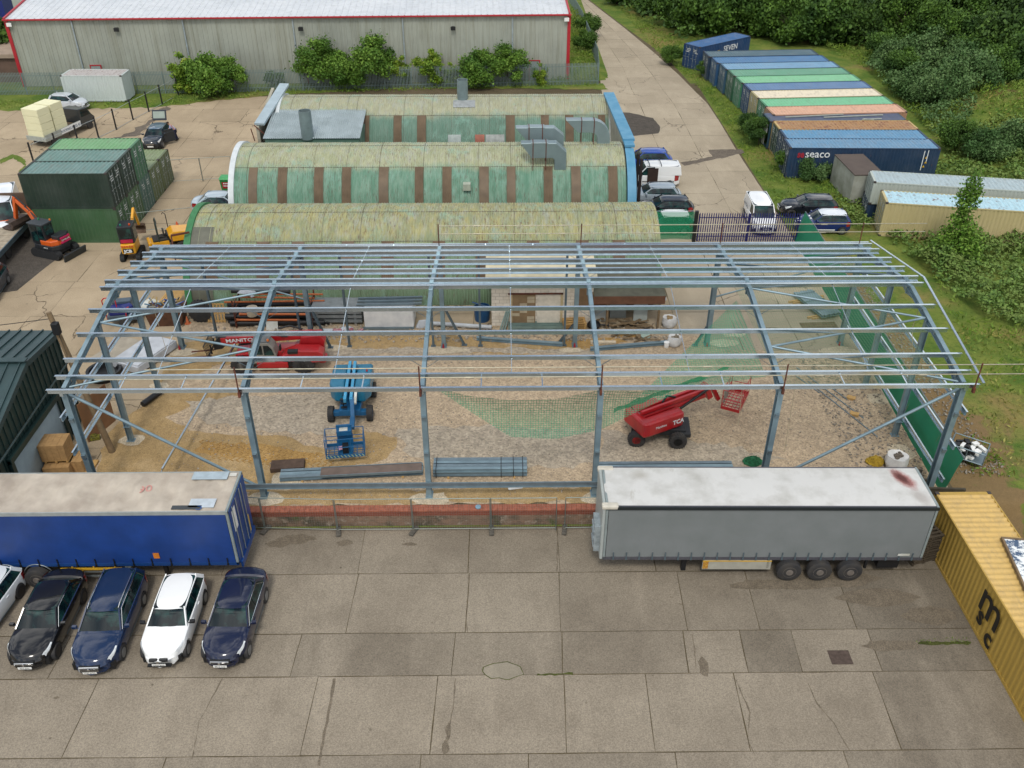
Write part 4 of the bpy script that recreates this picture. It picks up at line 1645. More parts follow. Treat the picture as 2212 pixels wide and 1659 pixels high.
m = MB()
m.add([(0, -5.3, 0), (0, 3.3, 0)]+[(0, y, z) for y, z in PR], [(0, 1, 2, 3, 4, 5)])
m.add([(0, -5.3, 0), (-14, -5.3, 0), (-14, -5.3, 3.95), (0, -5.3, 3.95)], [(0, 1, 2, 3)])
m.add([(0, 3.3, 0), (-14, 3.3, 0), (-14, 3.3, 5.2), (0, 3.3, 5.2)], [(3, 2, 1, 0)])
y = -5.2
while y < 3.2:
    z0 = 2.75 if -3.6 < y < 1.5 else 0
    m.b2(0, .05, y, y+.09, z0, pz(y)-.05)
    y += .42
m.build('wall', dg, db)
m = MB()
pr2 = [(3.5, 5.2)]+PR[1:3]+[(-5.5, 3.9)]
vv = []
for y, z in pr2:
    vv += [(.15, y, z+.05), (-14, y, z+.05)]
m.add(vv, [(2*i, 2*i+1, 2*i+3, 2*i+2) for i in range(3)])
x = -.1
while x > -14:
    for (a, za), (b_, zb2) in zip(pr2, pr2[1:]):
        m.bar((x, a, za+.09), (x, b_, zb2+.09), .05, .06)
    x -= .55
m.bar((.15, 0, 5.74), (-14, 0, 5.74), .35, .05)
m.build('roof', dgr, db)
m = MB()
for (a, za), (b_, zb2) in zip(pr2, pr2[1:]):
    m.bar((.12, a, za-.08), (.12, b_, zb2-.08), .06, .26)
m.build('verge_trim', dgr, db)
m = MB()
n = 60
vv = []
for i in range(n+1):
    z = .02+2.6*i/n
    vv += [(.10+.02*math.cos(math.pi*i), -3.5, z), (.10+.02*math.cos(math.pi*i), 1.3, z)]
m.add(vv, [(2*i, 2*i+1, 2*i+3, 2*i+2) for i in range(n)])
m.build('roller_door', plain('silver_roller_shutter', '#8f9c9f', .4, .4, .08, 2), db)
m = MB()
m.b2(.06, .2, -3.75, -3.5, 0, 2.8)
m.b2(.06, .2, 1.3, 1.55, 0, 2.8)
m.b2(.05, .24, -3.75, 1.55, 2.62, 2.9)
m.build('door_surround', dg, db)
m = MB()
m.bar((.14, -5.2, 3.2), (.14, 3.3, 3.5), .06, .06)
m.build('cable_tray', plain('grey_tray', '#4d5f60', .6), db)

# telegraph pole with its wire
tp = thing('telegraph_pole', 'old wooden telegraph pole leaning behind the dark green shed', 'pole', (-19.5, 35.9, 0))
m = MB()
m.tube((0, 0, 0), (-1.25, .6, 7.6), .17, 12, .12)
m.build('pole', M['oldtimber'], tp, smooth=40)
m = MB()
m.box((-1.0, .35, 6.9), (.3, .3, .6))
m.build('junction_box', M['black'], tp, bevel=.03)
m = MB()
m.path([(-1.2, .55, 7.3), (-4, .5, 6.95), (-8, .4, 6.8), (-16, .2, 7.2), (-30, 0, 8.5)], .018, 5)
m.path([(-1.1, .5, 7.0), (-.8, .2, 5.6), (-1.1, 0, 4.2)], .012, 5)
m.build('cable', M['black'], tp)
# ================================================================ shipping containers
def corr_pts(L, pitch=.278, depth=.036):
    pts = []
    x = 0
    while x < L-pitch:
        pts += [(x, 0), (x+pitch*.26, 0), (x+pitch*.5, depth), (x+pitch*.76, depth)]
        x += pitch
    pts.append((L, 0))
    return pts


GREY_ROD = plain('lock_rod_grey', '#9aa2a0', .5, .4, .1, 3)


def container(label, loc, rz, side_c, roof_c=None, L=12.19, H=2.59, group=None, rust=.35, door_c=None, fade=.3, flat_roof=False, W=2.44, doors=True, roof_rust=None, plate=True, cat='container', name='shipping_container'):
    """x runs along the container, doors at x=0"""
    t = thing(name, label, cat, loc, rz, group)
    sm = container_paint('container_side', side_c, fade*.5, rust)
    rm = container_paint('container_roof', roof_c or side_c, fade, roof_rust if roof_rust is not None else rust, True)
    dm = container_paint('container_door', door_c or side_c, fade*.6, rust)
    f = .16
    m = MB()
    cp = corr_pts(L-2*f)
    for sy, d in ((0, 1), (W, -1)):
        vv = []
        for x, o in cp:
            y = sy+d*(.012+o)
            vv += [(x+f, y, .15), (x+f, y, H-.1)]
        k = len(cp)
        m.add(vv, [(2*i, 2*i+2, 2*i+3, 2*i+1) if d > 0 else (2*i+1, 2*i+3, 2*i+2, 2*i) for i in range(k-1)])
    vv = []
    cq = corr_pts(W-.3, .25)
    for y, o in cq:
        vv += [(L-.02-o, y+.15, .15), (L-.02-o, y+.15, H-.1)]
    m.add(vv, [(2*i, 2*i+2, 2*i+3, 2*i+1) for i in range(len(cq)-1)])
    m.build('side_panels', sm, t)
    m = MB()
    if flat_roof:
        m.b2(.1, L-.1, .06, W-.06, H-.06, H-.01)
    else:
        vv = []
        rp = corr_pts(L-.36, .30, .045)
        for x, o in rp:
            vv += [(x+.18, .05, H-.018-o), (x+.18, W-.05, H-.018-o)]
        m.add(vv, [(2*i+1, 2*i+3, 2*i+2, 2*i) for i in range(len(rp)-1)])
    m.build('roof_panel', rm, t)
    m = MB()
    for y in (0, W-.07):
        m.b2(f, L-f, y, y+.07, 0, .15)
        m.b2(f, L-f, y, y+.06, H-.1, H-.012)
    for x in (0, L-f):
        m.b2(x, x+f, 0, .12, .12, H-.12)
        m.b2(x, x+f, W-.12, W, .12, H-.12)
        m.b2(x+.02, x+f, .16, W-.16, 0, .14)
        m.b2(x+.02, x+f+.03, .16, W-.16, H-.13, H-.008)
    m.cur = 1
    for x in (0, L-.178):
        for y in (0, W-.162):
            for z in (0, H-.118):
                m.b2(x-.004, x+.178, y-.004, y+.162, z, z+.12)
    m.build('frame', [sm, plain('casting_steel', '#4a4340', .7, .2, .2, 5) if rust < .6 else M['rust']], t)
    if doors:
        for k in (0, 1):
            y0 = .13+k*(W-.26)/2
            y1 = y0+(W-.26)/2-.015
            d = MB()
            d.b2(.03, .07, y0, y1, .15, H-.14)
            for i in range(5):
                z = .25+i*(H-.5)/5
                d.b2(.015, .03, y0+.06, y1-.06, z, z+(H-.5)/5*.62)
            do = d.build('door', dm, t)
            for q in (.28, .72):
                r = MB()
                y = y0+(y1-y0)*q
                r.tube((-.02, y, .1), (-.02, y, H-.1), .017, 6)
                for z in (.3, .9, 1.5, H-.4):
                    r.b2(-.04, .02, y-.05, y+.05, z, z+.05)
                r.b2(-.05, -.03, y-.02, y+.3, 1.12+.1*k, 1.16+.1*k)
                r.build('lock_rod', GREY_ROD, do)
            if plate:
                r = MB()
                rr_ = random.Random(hash(label) % 1000+k)
                for q in range(3):
                    yy, zz = y0+.1+.3*rr_.random(), H-.5-.16*q
                    r.b2(.008, .014, yy, yy+.35+.2*rr_.random(), zz, zz+.07)
                r.build('door_marking', M['whitedirty'], do)
    return t


# stack of green twenty-footers on the left: doors face right, so they are turned half round
GX, GY = -27.25, 60.25
cols_lo = [('#3a5c3c', '#4f7a56'), ('#44613f', '#5b7e58'), ('#43645a', '#5d8069'), ('#5d6a46', '#788760'), ('#5a6645', '#76855e')]
cols_up = [('#1b2f25', '#607f7a'), ('#20362b', '#5f8078'), ('#3c6b4c', '#6a9a6a')]
wl = ['bottom dark green 20 foot container nearest the excavator, under the near stack', 'bottom dark green container second from the front of the stack', 'bottom dull green container third from the front, under the light green one',
      'single olive container with a pale roof, next behind the tall stack', 'single olive container at the far end of the green row by the site gates']
wu = ['upper black green 20 foot container with white tally marks, nearest the excavator', 'upper dark container with a slate roof in the middle of the green stack', 'upper container with a light green roof at the back of the stack']
for i in range(5):
    container(wl[i], (GX+.0, GY+2.44+i*2.46, 0), math.pi, cols_lo[i][0], cols_lo[i][1], 6.06, group='stacked green containers', rust=.2)
for i in range(3):
    container(wu[i], (GX+.0, GY+2.44+i*2.46, 2.6), math.pi, cols_up[i][0], cols_up[i][1], 6.06, group='stacked green containers', rust=.15)

# row of forty-footers on the right, doors face the lane
row_r = [  # near corner y, x, side, roof, label, rust
    (101.1, 22.4, '#1c3348', '#425f6a', 'dark blue container with a slate roof and white lettering, behind the mid blue one', .25, 12.19),
    (98.5, 22.8, '#1f4a70', '#40719a', 'mid blue roofed container, third from the far end of the row', .3, 12.19),
    (96.0, 23.2, '#2b5068', '#6d96b3', 'pale blue roofed container, fourth from the far end of the row', .3, 12.19),
    (93.5, 23.5, '#2f5a44', '#5c9478', 'muted green roofed container beside the pale blue one', .3, 12.19),
    (91.0, 23.75, '#3f7a5a', '#77b58a', 'pale mint green roofed container in the middle of the row', .35, 12.19),
    (88.5, 24.0, '#1f4068', '#56789c', 'steel blue roofed container between the mint and the cream ones', .3, 12.19),
    (85.95, 24.15, '#a49a72', '#d8cdb4', 'cream container with a rust streaked roof in the row', .5, 12.19),
    (83.35, 24.3, '#3a7855', '#6ab286', 'green container with a rust flecked bright roof, beside the salmon one', .45, 12.19),
    (80.9, 24.35, '#a07a60', '#cb9f82', 'salmon orange roofed container in the row, behind the dark blue cabin', .5, 12.4),
]
for y, x, sc_, rc, lb, ru, L in row_r:
    container(lb, (x, y, 0), rad(3.5), sc_, rc, L, group='forty foot containers in the row by the lane', rust=ru, roof_rust=ru*.8)
c1 = container('far blue container with SEVEN in white letters, standing askew at the end of the row', (22.2, 105.1, 0), rad(37), '#173a62', '#2c5a88', 8.6, group='blue containers set apart from the row', rust=.2)
WLET = plain('white_lettering', '#dfe3e4', .6, 0, .06, 8)
text('SEVEN', 'lettering', .85, WLET, c1, (5.2, -.03, 1.55), (rad(90), 0, 0), bold=.008)
text('seaco', 'lettering', .7, WLET, [o for o in bpy.data.objects if o.get('label', '').startswith('dark blue container with a slate')][0], (2.5, -.03, 1.75), (rad(90), 0, 0), bold=.008)
m = MB()
m.b2(3.0, 3.4, -.012, -.004, 1.5, 1.8)
m.build('emblem', plain('yellow_emblem', '#b9a04a', .6), c1)
# site cabin with rails on its flat roof
cb = container('dark blue steel cabin with loose pale poles lying on its flat roof', (23.7, 79.3, 0), rad(1.5), '#22404f', '#3a4660', 12.2, H=2.5, group=None, rust=.2, flat_roof=True, doors=False, cat='cabin', name='site_cabin')
m = MB()
m.b2(-.03, .0, .5, 1.9, 1.3, 2.1)
for k in range(5):
    m.b2(-.05, -.02, .5+k*.33, .55+k*.33, 1.3, 2.1)
m.build('barred_window', M['whitedirty'], cb)
m = MB()
m.b2(-.03, 0, 1.0, 1.8, .1, 1.2)
m.build('door', M['whitedirty'], cb)
for i, (p, q) in enumerate([((1.6, 1.0), (7.0, 1.7)), ((5.0, .9), (10.5, 1.5)), ((8.2, .25), (10.0, .4)), ((8.4, .45), (9.2, .1))]):
    m = MB()
    m.bar((0, 0, 0), (q[0]-p[0], q[1]-p[1], .02), .12, .06)
    o = m.build('roof_pole', plain('pale_pole', '#a5aa9f', .7))
    o.location = (23.7+p[0], 79.3+p[1]+.05, 2.56)
    tag(o, ['longest pale pole lying on the left of the cabin roof', 'second pale pole lying along the right of the cabin roof', 'short pole at the front edge of the cabin roof', 'shortest angled pole on the front edge of the cabin roof'][i], 'pole', 'poles on the blue cabin roof')
container('rusty brown roofed container with cream and dark green sides', (23.9, 76.85, 0), rad(0), '#b59a62', '#9c7446', 12.0, group='containers at the near end of the row', rust=.6, roof_rust=1.2, door_c='#22402f', fade=.2)
sb = container('light blue roofed container squeezed between the rusty brown one and the lettered navy one', (23.8, 74.55, 0), rad(-1.2), '#1b3854', '#5286a8', 12.0, group='containers at the near end of the row', rust=.3)
sc2 = container('navy blue container with red and white seaco lettering at the near end of the row', (23.55, 72.25, 0), rad(-1.5), '#17324f', '#5c86a4', 12.3, H=2.6, group='containers at the near end of the row', rust=.3)
text('seaco', 'lettering', .9, WLET, sc2, (2.35, -.03, 1.8), (rad(90), 0, 0), bold=.006)
text('se', 'lettering', .8, plain('red_lettering', '#9b2233', .6), sc2, (.98, -.03, 1.8), (rad(90), 0, 0), bold=.03, xs=.8)
m = MB()
for x, z0, z1 in ((11.0, .75, 2.4), (11.3, 1.5, 2.45)):
    m.b2(x, x+.06, -.03, -.015, z0, z1)
m.build('tally_marks', WLET, sc2)
m = MB()
for x, z in ((11.15, 1.75), (11.1, 1.0), (11.2, 1.35)):
    m.add([(x, -.025, z), (x+.22, -.025, z), (x+.11, -.025, z+.2)], [(0, 1, 2)])
m.build('warning_label', plain('yellow_label', '#d2a92f', .6), sc2)
# grey box, stacked white reefer and cream container, lower right of the row
gb = thing('grey_store_box', 'weathered grey box with a dark flat roof beside the navy container', 'container', (27.2, 66.9, 0), rad(92))
m = MB()
m.b2(0, 4.5, -2.3, 0, 0, 2.25)
m.build('side_panels', plain('streaky_grey_panel', '#a2a49a', .8, 0, .2, .9, c2='#7d7f70'), gb)
m = MB()
m.b2(-.03, 4.53, -2.33, .03, 2.25, 2.33)
m.build('roof_panel', plain('dark_felt_roof', '#574c45', .9, 0, .12, 1.2), gb)
container('navy blue container mostly hidden under the pale grey one', (27.6, 64.2, -.5), rad(-10.5), '#1b3450', '#1b3450', 12.2, H=1.6, group='containers at the foot of the slope', rust=.3)
container('pale grey ribbed container with a grey ribbed roof on top of a navy one', (27.6, 64.1, 1.1), rad(-10.5), '#a8b0a8', '#9fb0b4', 14.6, H=1.75, group='containers at the foot of the slope', rust=.15)
container('cream container with a flaking pale blue roof patched with rust, nearest the brambles', (27.4, 60.8, 0), rad(-10.5), '#b3a578', '#a9cbd6', 14.6, group='containers at the foot of the slope', rust=.3, roof_rust=.75)
# white container in the far left yard
container('stained white steel container by the palisade fence, behind the silver hatchback', (-44.6, 94.0, .12), rad(-1.2), '#b9c3c0', '#b3aeab', 6.2, group=None, rust=.25, roof_rust=.75, doors=False, W=2.5)
# big yellow one, near right
yc = container('long yellow container with black msc lettering running out of the right edge', (18.98, 30.4, YZ), rad(-90), '#ac8d40', '#c4a460', 12.19, group=None, rust=.12, roof_rust=.12, fade=.08, doors=True)
BL = plain('black_lettering', '#1d1a14', .6, 0, .1, 8)
for s_, px_, pz_, sz, bo in (('m', 6.05, 1.2, 2.1, .025), ('s', 5.7, .62, 1.2, .03), ('c', 6.55, .3, 1.2, .03)):
    text(s_, 'lettering', sz, BL, yc, (px_, -.03, pz_), (rad(90), 0, 0), bold=bo)
bo = thing('painted_board', 'flaking white and blue board lying on top of the yellow container', 'board', (20.55, 27.3, YZ+2.6), rad(-8))
m = MB()
m.b2(0, 2.0, -3.4, 0, 0, .1)
t = NT('flaking_white_paint')
col = t.mix(t.ramp(t.noise(3.2, 8, None, .75), .5, .56), lin('#dfe3e2'), lin('#3f5570'))
m.build('panel', t.out(col, .6), bo)
m = MB()
m.b2(-.08, 0, -3.4, .0, 0, .14)
m.b2(-.08, 2.0, 0, .08, 0, .14)
m.build('edging', M['oldtimber'], bo)

# ================================================================ trailers
def trailer_wheel(x, y, z, parent, s=-1):
    m = MB()
    m.lathe([(.30, -.02), (.46, 0), (.52, .03), (.52, .30), (.46, .34), (.30, .34)], (x, y, z), 'Y', 28)
    o = m.build('wheel', M['rubber'], parent, smooth=35)
    m = MB()
    m.lathe([(.30, .25), (.30, .33), (.28, .345), (.26, .30), (.17, .26), (.15, .36), (.02, .37)], (x, y, z), 'Y', 20)
    m.build('rim', plain('dusty_steel_rim', '#827b74', .6, .4, .15, 6), o, smooth=35)
    m = MB()
    for i in range(10):
        a = i*math.pi/5
        m.tube((x+.21*math.cos(a), y-.25, z+.21*math.sin(a)), (x+.21*math.cos(a), y-.30, z+.21*math.sin(a)), .02, 6)
    m.build('wheel_nuts', M['rust'], o)


def trailer(label, loc, rz, curtain, roof, edge_c, axles, skirt, flip=False, nstraps=24, fold=1.0, H=4.0, L=13.6):
    t = thing('curtain_side_trailer', label, 'trailer', loc, rz)
    W = 2.55
    zb = 1.13
    # roof tarpaulin, sagging between its bows
    m = MB()
    nx, ny = 110, 12
    vv = []
    for i in range(nx+1):
        x = L*i/nx
        for j in range(ny+1):
            y = W*j/ny
            e = math.sin(math.pi*j/ny)
            bow = abs(math.sin(math.pi*x/.62+.6*math.sin(y*1.3)))
            z = H+.035*e-.10*e*(1-bow)*fold+.10*fold*noise.noise(Vector((x*1.1+y*.6, y*.7, loc[0])))*e
            vv.append((x, y, z))
    m.add(vv, [(i*(ny+1)+j, (i+1)*(ny+1)+j, (i+1)*(ny+1)+j+1, i*(ny+1)+j+1) for i in range(nx) for j in range(ny)])
    m.build('roof_tarpaulin', roof, t, smooth=60)
    ed = plain('edge_'+edge_c, edge_c, .5, .2, .1, 3)
    m = MB()
    for y in (-.012, W-.05):
        m.b2(0, L, y, y+.062, H-.16, H+.012)
    o = m.build('roof_rail', ed, t)
    # curtains with slight waviness
    for y, s in ((0.0, -1), (W, 1)):
        m = MB()
        nx, nz = 120, 10
        vv = []
        for i in range(nx+1):
            x = .12+(L-.24)*i/nx
            for j in range(nz+1):
                z = zb+.02+(H-.16-zb)*j/nz
                d = s*(.0+.014*noise.noise(Vector((x*1.2, z*.6, loc[0]+s)))+.006*math.sin(x*2*math.pi/.55)*(1-j/nz)**2)
                vv.append((x, y+d, z))
        m.add(vv, [(i*(nz+1)+j, (i+1)*(nz+1)+j, (i+1)*(nz+1)+j+1, i*(nz+1)+j+1) for i in range(nx) for j in range(nz)])
        m.build('side_curtain', curtain, t, smooth=60)
    m = MB()
    for y in (-.02, W-.06):
        m.b2(0, L, y, y+.08, zb-.12, zb+.04)
    m.b2(0, L, .05, W-.05, zb-.1, zb)
    m.build('chassis_rail', ed if skirt else plain('dark_blue_rail', '#14407c', .5), t)
    for i in range(nstraps):
        x = .45+i*(L-.9)/(nstraps-1)
        m = MB()
        m.b2(x-.022, x+.022, -.04, -.015, zb-.06, zb+.30)
        m.b2(x-.035, x+.035, -.06, -.02, zb-.1, zb+.02)
        m.build('strap_buckle', M['black'] if not skirt else M['steel_dark'], t)
    for x in (0, L-.1):
        m = MB()
        m.b2(x, x+.1, -.02, .1, zb-.1, H+.02)
        m.b2(x, x+.1, W-.1, W+.02, zb-.1, H+.02)
        m.b2(x-.001, x+.101, .09, W-.09, H-.12, H+.03)
        m.build('end_frame', plain('trailer_post_grey', '#8f9a9a', .5, .2, .1, 3), t, bevel=.015)
    return t


blue_c = plain('blue_curtain', '#163c80', .5, 0, .07, .8, c2='#11326c')
roofw = plain('cream_tarpaulin', '#bdb3a4', .7, 0, .12, .9, c2='#9c9184')
bt = trailer('curtain side trailer with royal blue sides and a cream roof on the left', (-11.25-13.6, 27.85, YZ), 0, blue_c, roofw, '#9fa5a3', (), False, nstraps=17, fold=1.3)
# right end (x=L): doors
L = 13.6
for k in (0, 1):
    m = MB()
    m.b2(L+.0, L+.04, .1+k*1.2, 1.27+k*1.2, 1.05, 3.9)
    d = m.build('rear_door', plain('blue_door', '#16407f', .4, 0, .08, 2), bt)
    m = MB()
    m.tube((L+.07, .4+k*1.5, .95), (L+.07, .4+k*1.5, 3.9), .022, 6)
    m.tube((L+.07, .95+k*.6, .95), (L+.07, .95+k*.6, 3.9), .022, 6)
    m.build('lock_rod', GREY_ROD, d)
m = MB()
m.b2(L+.045, L+.05, .3, .75, 2.6, 3.7)
m.build('door_sticker', M['white'], bt)
m = MB()
m.b2(L+.03, L+.12, .15, 2.4, .75, 1.05)
m.build('rear_bumper', plain('blue_door', '#16407f', .4, 0, .08, 2), bt)
m = MB()
m.b2(L+.05, L+.10, 1.9, 1.98, 1.2, 2.1)
m.build('yellow_bar', plain('yellow_paint', '#cfa32d', .5), bt)
for x in (3.7, 5.05):
    trailer_wheel(x, .0, .52, bt)
m = MB()
m.b2(6.0, 8.6, -.02, .03, .78, .88)
for x in (6.5, 7.4, 8.3):
    m.b2(x, x+.05, -.01, .03, .88, 1.1)
m.build('side_marker_rail', plain('yellow_paint', '#cfa32d', .5), bt)
m = MB()
m.b2(6.0, 8.8, .0, .04, .35, .44)
m.b2(6.0, 8.8, .02, .06, .6, .66)
m.b2(8.75, 9.0, -.02, .06, .4, .95)
m.build('side_guard', plain('guard_aluminium', '#9ba3a3', .4, .6), bt)
m = MB()
m.b2(1.0, 12.9, 1.0, 1.3, .6, 1.0)
m.b2(10.2, 10.35, .3, .45, 0, 1)
m.build('chassis', M['black'], bt)
m = MB()
for xw in (3.7, 5.05):
    m = MB()
    pts = [(xw+.62*math.cos(rad(a)), -.02, .52+.62*math.sin(rad(a))) for a in range(15, 166, 15)]
    m.path(pts, .022, 5)
    m.build('mudguard', plain('guard_aluminium', '#9ba3a3', .4, .6), bt)
m = MB()
m.b2(10.1, 10.35, -.03, -.02, 1.45, 1.75)
st = m.build('side_sticker', plain('orange_sticker', '#c9772a', .5), bt)
for nm, x0, x1, y0, y1, c in (('roof_repair', 11.6, 13.1, 2.0, 2.5, '#a9b9c2'), ('roof_repair', 11.95, 13.0, .22, .75, '#bcc7cf'), ('roof_repair', 11.3, 12.5, .12, .34, '#3f4448'), ('roof_repair', 13.15, 13.45, 2.2, 2.4, '#c9c8c0')):
    m = MB()
    m.b2(x0, x1, y0, y1, 4.035, 4.06)
    m.build(nm, plain('roof_repair'+c, c, .6, 0, .12, 3), bt)
text('90', 'roof_number', .6, plain('faded_red_number', '#c98f86', .7), bt, (9.9, 1.2, 4.055), (0, 0, rad(14)))
text('C', 'roof_mark', .35, plain('blue_mark', '#2f5a9a', .7), bt, (12.45, .3, 4.062), (0, 0, rad(170)))

grey_c = plain('grey_curtain', '#74797a', .6, 0, .05, .8, c2='#6c7272')


def tarp_mat():
    t = NT('dirty_white_tarpaulin')
    v = t.co()
    col = t.mix(t.ramp(t.noise(.9, 6, v, .6), .45, .75), lin('#c3c3c0'), lin('#a8a7a1'))
    col = t.mix(t.math('MULTIPLY', t.ramp(t.noise(2.2, 7, t.mapped(v, (1, .3, 1)), .7), .62, .74), .5), col, lin('#8f8878'))
    sep = t.n('ShaderNodeSeparateXYZ')
    t.l(v, sep.inputs[0])

    def spot(cx, cy, rx, ry, shear, soft, amt, c, colr, amp=.9):
        y_ = t.math('SUBTRACT', sep.outputs[1], cy)
        x_ = t.math('ADD', t.math('SUBTRACT', sep.outputs[0], cx), t.math('MULTIPLY', y_, shear))
        x_, y_ = t.math('DIVIDE', x_, rx), t.math('DIVIDE', y_, ry)
        d = t.math('SQRT', t.math('ADD', t.math('MULTIPLY', x_, x_), t.math('MULTIPLY', y_, y_)))
        d = t.math('ADD', d, t.math('MULTIPLY', t.math('SUBTRACT', t.noise(2.6, 6, v, .75), .5), amp))
        return t.mix(t.math('MULTIPLY', t.ramp(d, 1-soft, 1, (1, 1, 1, 1), (0, 0, 0, 1)), amt), c, lin(colr))
    col = spot(12.75, 1.75, .46, .8, .35, .5, .8, col, '#93453c')
    col = spot(12.7, 1.8, .30, .6, .35, .6, .95, col, '#4f2420')
    col = spot(13.05, .6, .42, .7, .25, .7, .5, col, '#8d837c')
    col = spot(1.6, 2.0, .55, .45, 0, .9, .5, col, '#8f897c')
    return t.out(col, .7)


gt = trailer('curtain side trailer with grey sides and a white roof blotched with red on the right', (4.17, 28.0, YZ), rad(-.8), grey_c, tarp_mat(), '#55555c', (), True, fold=.3)
m = MB()
m.b2(0, 13.6, -.07, 0, 3.86, 4.0)
m.build('dark_valance', plain('black_valance', '#1b2326', .5), gt)
for x in (8.0, 9.3, 10.6):
    trailer_wheel(x, .06, .52, gt)
m = MB()
m.b2(4.3, 7.25, .0, .06, .42, 1.0)
g_ = m.build('side_box', plain('box_cream_grey', '#a3a195', .5, 0, .1, 2), gt, bevel=.02)
m = MB()
m.b2(4.3, 7.25, -.012, 0, .90, .95)
m.build('yellow_stripe', plain('yellow_paint', '#cfa32d', .5), g_)
m = MB()
m.b2(4.32, 4.55, -.012, 0, .48, .9)
m.build('hazard_plate', plain('hazard_yellow', '#c2a03c', .5, 0, .3, 14, c2='#8f3a2a'), g_)
m = MB()
m.b2(.8, 13.2, 1.0, 1.5, .6, 1.0)
m.b2(3.5, 3.7, .35, .5, 0.0, 1.0)
m.b2(3.5, 3.7, 2.0, 2.15, 0.0, 1.0)
m.b2(11.9, 12.8, .2, .8, .35, .95)
m.b2(7.05, 7.15, .0, .1, .5, 1.0)
m.b2(11.25, 11.35, .0, .1, .5, 1.0)
m.build('chassis', M['black'], gt)
m = MB()
m.b2(12.5, 13.0, -.055, -.045, 1.3, 1.42)
m.build('maker_plate', M['whitedirty'], gt)
# front bulkhead (left end): rounded corner caps and a coupling panel
m = MB()
m.b2(-.14, 0, -.03, 2.58, 1.02, 4.03)
m.build('front_bulkhead', plain('pale_grey_bulkhead', '#a9b0ad', .5, .1, .08, 2), gt, bevel=.06)
for y0, y1 in ((-.08, .22), (2.32, 2.6)):
    m = MB()
    m.b2(-.18, .5, y0, y1, 3.86, 4.06)
    m.build('corner_cap', plain('cream_cap', '#c9c4b6', .5), gt, bevel=.06)
m = MB()
m.b2(-.38, -.14, .3, 1.2, 1.2, 2.6)
for z in (1.4, 1.8, 2.2):
    m.b2(-.42, -.38, .35, 1.15, z, z+.08)
m.build('coupling_panel', plain('pale_coupling', '#a5b0b5', .5, .3, .2, 5), gt)

# ================================================================ cars
def smoothstep(a, b, x):
    t = max(0, min(1, (x-a)/(b-a)))
    return t*t*(3-2*t)


CARS = {
    # L, W, H, wheelbase, front overhang, belt, hood z, deck z(None=hatch), cowl x, roof front, roof rear, rear base, nose taper
    'saloon': dict(L=4.68, W=1.81, H=1.44, wb=2.84, fo=.80, belt=.96, hood=.96, nose=.74, deck=1.02, cowl=.98, rf=.28, rr=-1.12, rb=-1.78, wr=.33),
    'estate': dict(L=4.9, W=1.86, H=1.52, wb=2.74, fo=.96, belt=1.0, hood=.98, nose=.76, deck=None, cowl=1.02, rf=.30, rr=-1.85, rb=-2.25, wr=.33),
    'hatch': dict(L=4.33, W=1.77, H=1.43, wb=2.69, fo=.78, belt=.98, hood=.96, nose=.76, deck=None, cowl=.85, rf=.18, rr=-1.55, rb=-1.98, wr=.33),
    'small': dict(L=3.85, W=1.69, H=1.48, wb=2.42, fo=.76, belt=.99, hood=.98, nose=.74, deck=None, cowl=.90, rf=.30, rr=-1.4, rb=-1.78, wr=.30),
    'suv': dict(L=4.35, W=1.83, H=1.6, wb=2.64, fo=.84, belt=1.08, hood=1.04, nose=.84, deck=None, cowl=.95, rf=.35, rr=-1.5, rb=-2.0, wr=.34),
    'van': dict(L=4.45, W=1.80, H=1.82, wb=2.70, fo=.88, belt=1.10, hood=1.05, nose=.80, deck=None, cowl=1.22, rf=.55, rr=-2.05, rb=-2.18, wr=.32),
    'bigvan': dict(L=5.6, W=2.0, H=2.45, wb=3.4, fo=.95, belt=1.35, hood=1.25, nose=.95, deck=None, cowl=1.9, rf=1.2, rr=-2.7, rb=-2.78, wr=.36),
}


